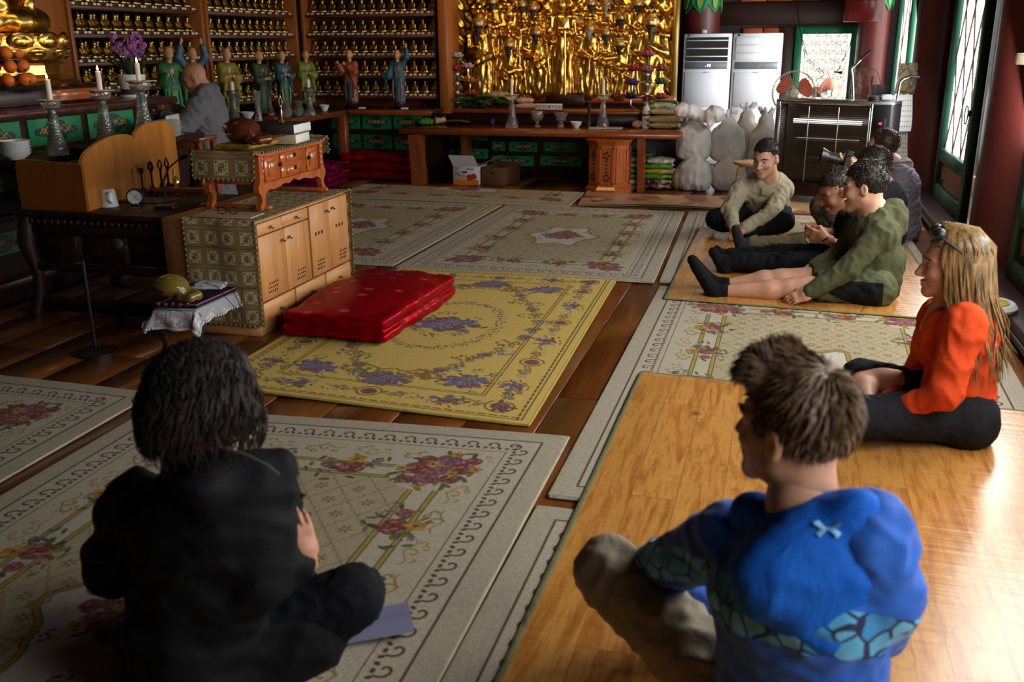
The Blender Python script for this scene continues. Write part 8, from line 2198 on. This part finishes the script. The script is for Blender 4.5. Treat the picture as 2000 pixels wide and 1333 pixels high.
# --- monk in grey at the side counter
Ym = 7.1
zs = .40
pel = at(410, 300, Y=Ym + .1); neck = at(398, 178, Y=Ym - .02); hd = at(381, 152, Y=Ym - .04); shL = at(388, 208, Y=Ym - .2); shR = at(418, 200, Y=Ym + .2); pel.z = .55
P = Person('monk with a shaved head in a grey robe bending over the counter', (pel.x, pel.y, 0), 1.0, SK2, LIPM, (-.85, -.3, -.42), hd, hs=1.0)
elL = at(355, 255, Y=Ym - .3); wrL = at(318, 222, Y=Ym - .25); elR = at(372, 235, Y=Ym + .25); wrR = at(325, 210, Y=Ym + .0)
P.body([(pel, neck, .1, .08), (neck, hd, .05, .055), (shL, elL, .042, .036), (elL, wrL, .035, .026), (shR, elR, .042, .036), (elR, wrR, .035, .026), (pel, V3(pel.x - .1, pel.y - .1, .1), .1, .09), (pel, V3(pel.x - .1, pel.y + .1, .1), .1, .09)])
P.head(brow=HR_DARK); P.hand(wrL, (-.7, .2, .5), (.3, .7, 0), True); P.hand(wrR, (-.7, -.2, .5), (.3, -.7, 0), False); P.finish()
ROBE = cloth('grey_robe', hexc('6a6b70'), .9, 220)
P.cloth('robe', torso(pel, neck + V3(.01, 0, -.01), shL, shR, d=.15) + [(shL, elL, .085, .085), (elL, mid(elL, wrL, .8), .085, .06), (shR, elR, .085, .08), (elR, mid(elR, wrR, .8), .08, .06), (pel, V3(pel.x - .02, pel.y, .05), .17, .24), (neck + V3(.04, -.06, .0), neck + V3(.04, .06, .0), .062, .062), (mid(neck, pel, .1) + V3(.06, 0, 0), mid(neck, pel, .3) + V3(.06, 0, 0), .09, .1)], ROBE, amp=.012, freq=18, seed=61, stretch=(1, 1, .6))
# his small writing table, the papers and the stacked sheets beside him
t = thing('writing_table', 'small red-brown writing table in front of the monk', 'table', (*at(358, 268, Y=6.68)[:2], 0), .0); zt_ = at(352, 266, Y=6.6).z
box('top', (0, 0, zt_ - .02), (.46, .25, .035), WOOD_REDZ, t, .006); box('drawer', (0, -.1, zt_ - .07), (.4, .03, .06), WOOD_RED, t, .004)
for sx in (-1, 1):
    for sy in (-1, 1): box('leg', (sx * .2, sy * .1, (zt_ - .04) / 2), (.04, .04, zt_ - .04), WOOD_REDZ, t, .004)
tag(MB().box((0, 0, .006), (.12, .05, .012), .003).build('pencil_case', plain('blue_case', hexc('2a3a90'), .5), loc=(t.location.x + .1, t.location.y - .05, zt_ + .001)), 'blue pencil case on the small writing table', 'case')
pb = at(262, 252, X=-4.42)
sm = MB().grid(8, 6, lambda u, v: ((u - .5) * .2, (v - .5) * .26, .012 * math.cos(3 * (u - .5)) + .004 * math.sin(9 * v))).mesh('sheet', WHITE_PAPER)
for k in range(9):
    o = bpy.data.objects.new('white_sheet', sm); COL.objects.link(o); o.location = (-4.45 + .006 * math.sin(k * 2), 6.2 + .006 * math.cos(k * 3), .952 + .013 * k); o.rotation_euler = (0, 0, .05 * math.sin(k))
    tag(o, 'white folded sheet, %s from the bottom of the stack behind the humped board' % OR[k], 'paper', 'stacked white sheets')
t = thing('striped_folder', 'white folder with dark stripes beside the monk', 'folder', (-4.5, 6.42, .952), .3); 
MB().box((0, 0, .07), (.02, .28, .14), .004).build('cover', WHITE_PAPER, t)
m = MB()
for k in range(9): m.box((.0108, -.125 + .031 * k, .07), (.001, .006, .138), 0)
m.build('stripe', BLACK_MATTE, t)
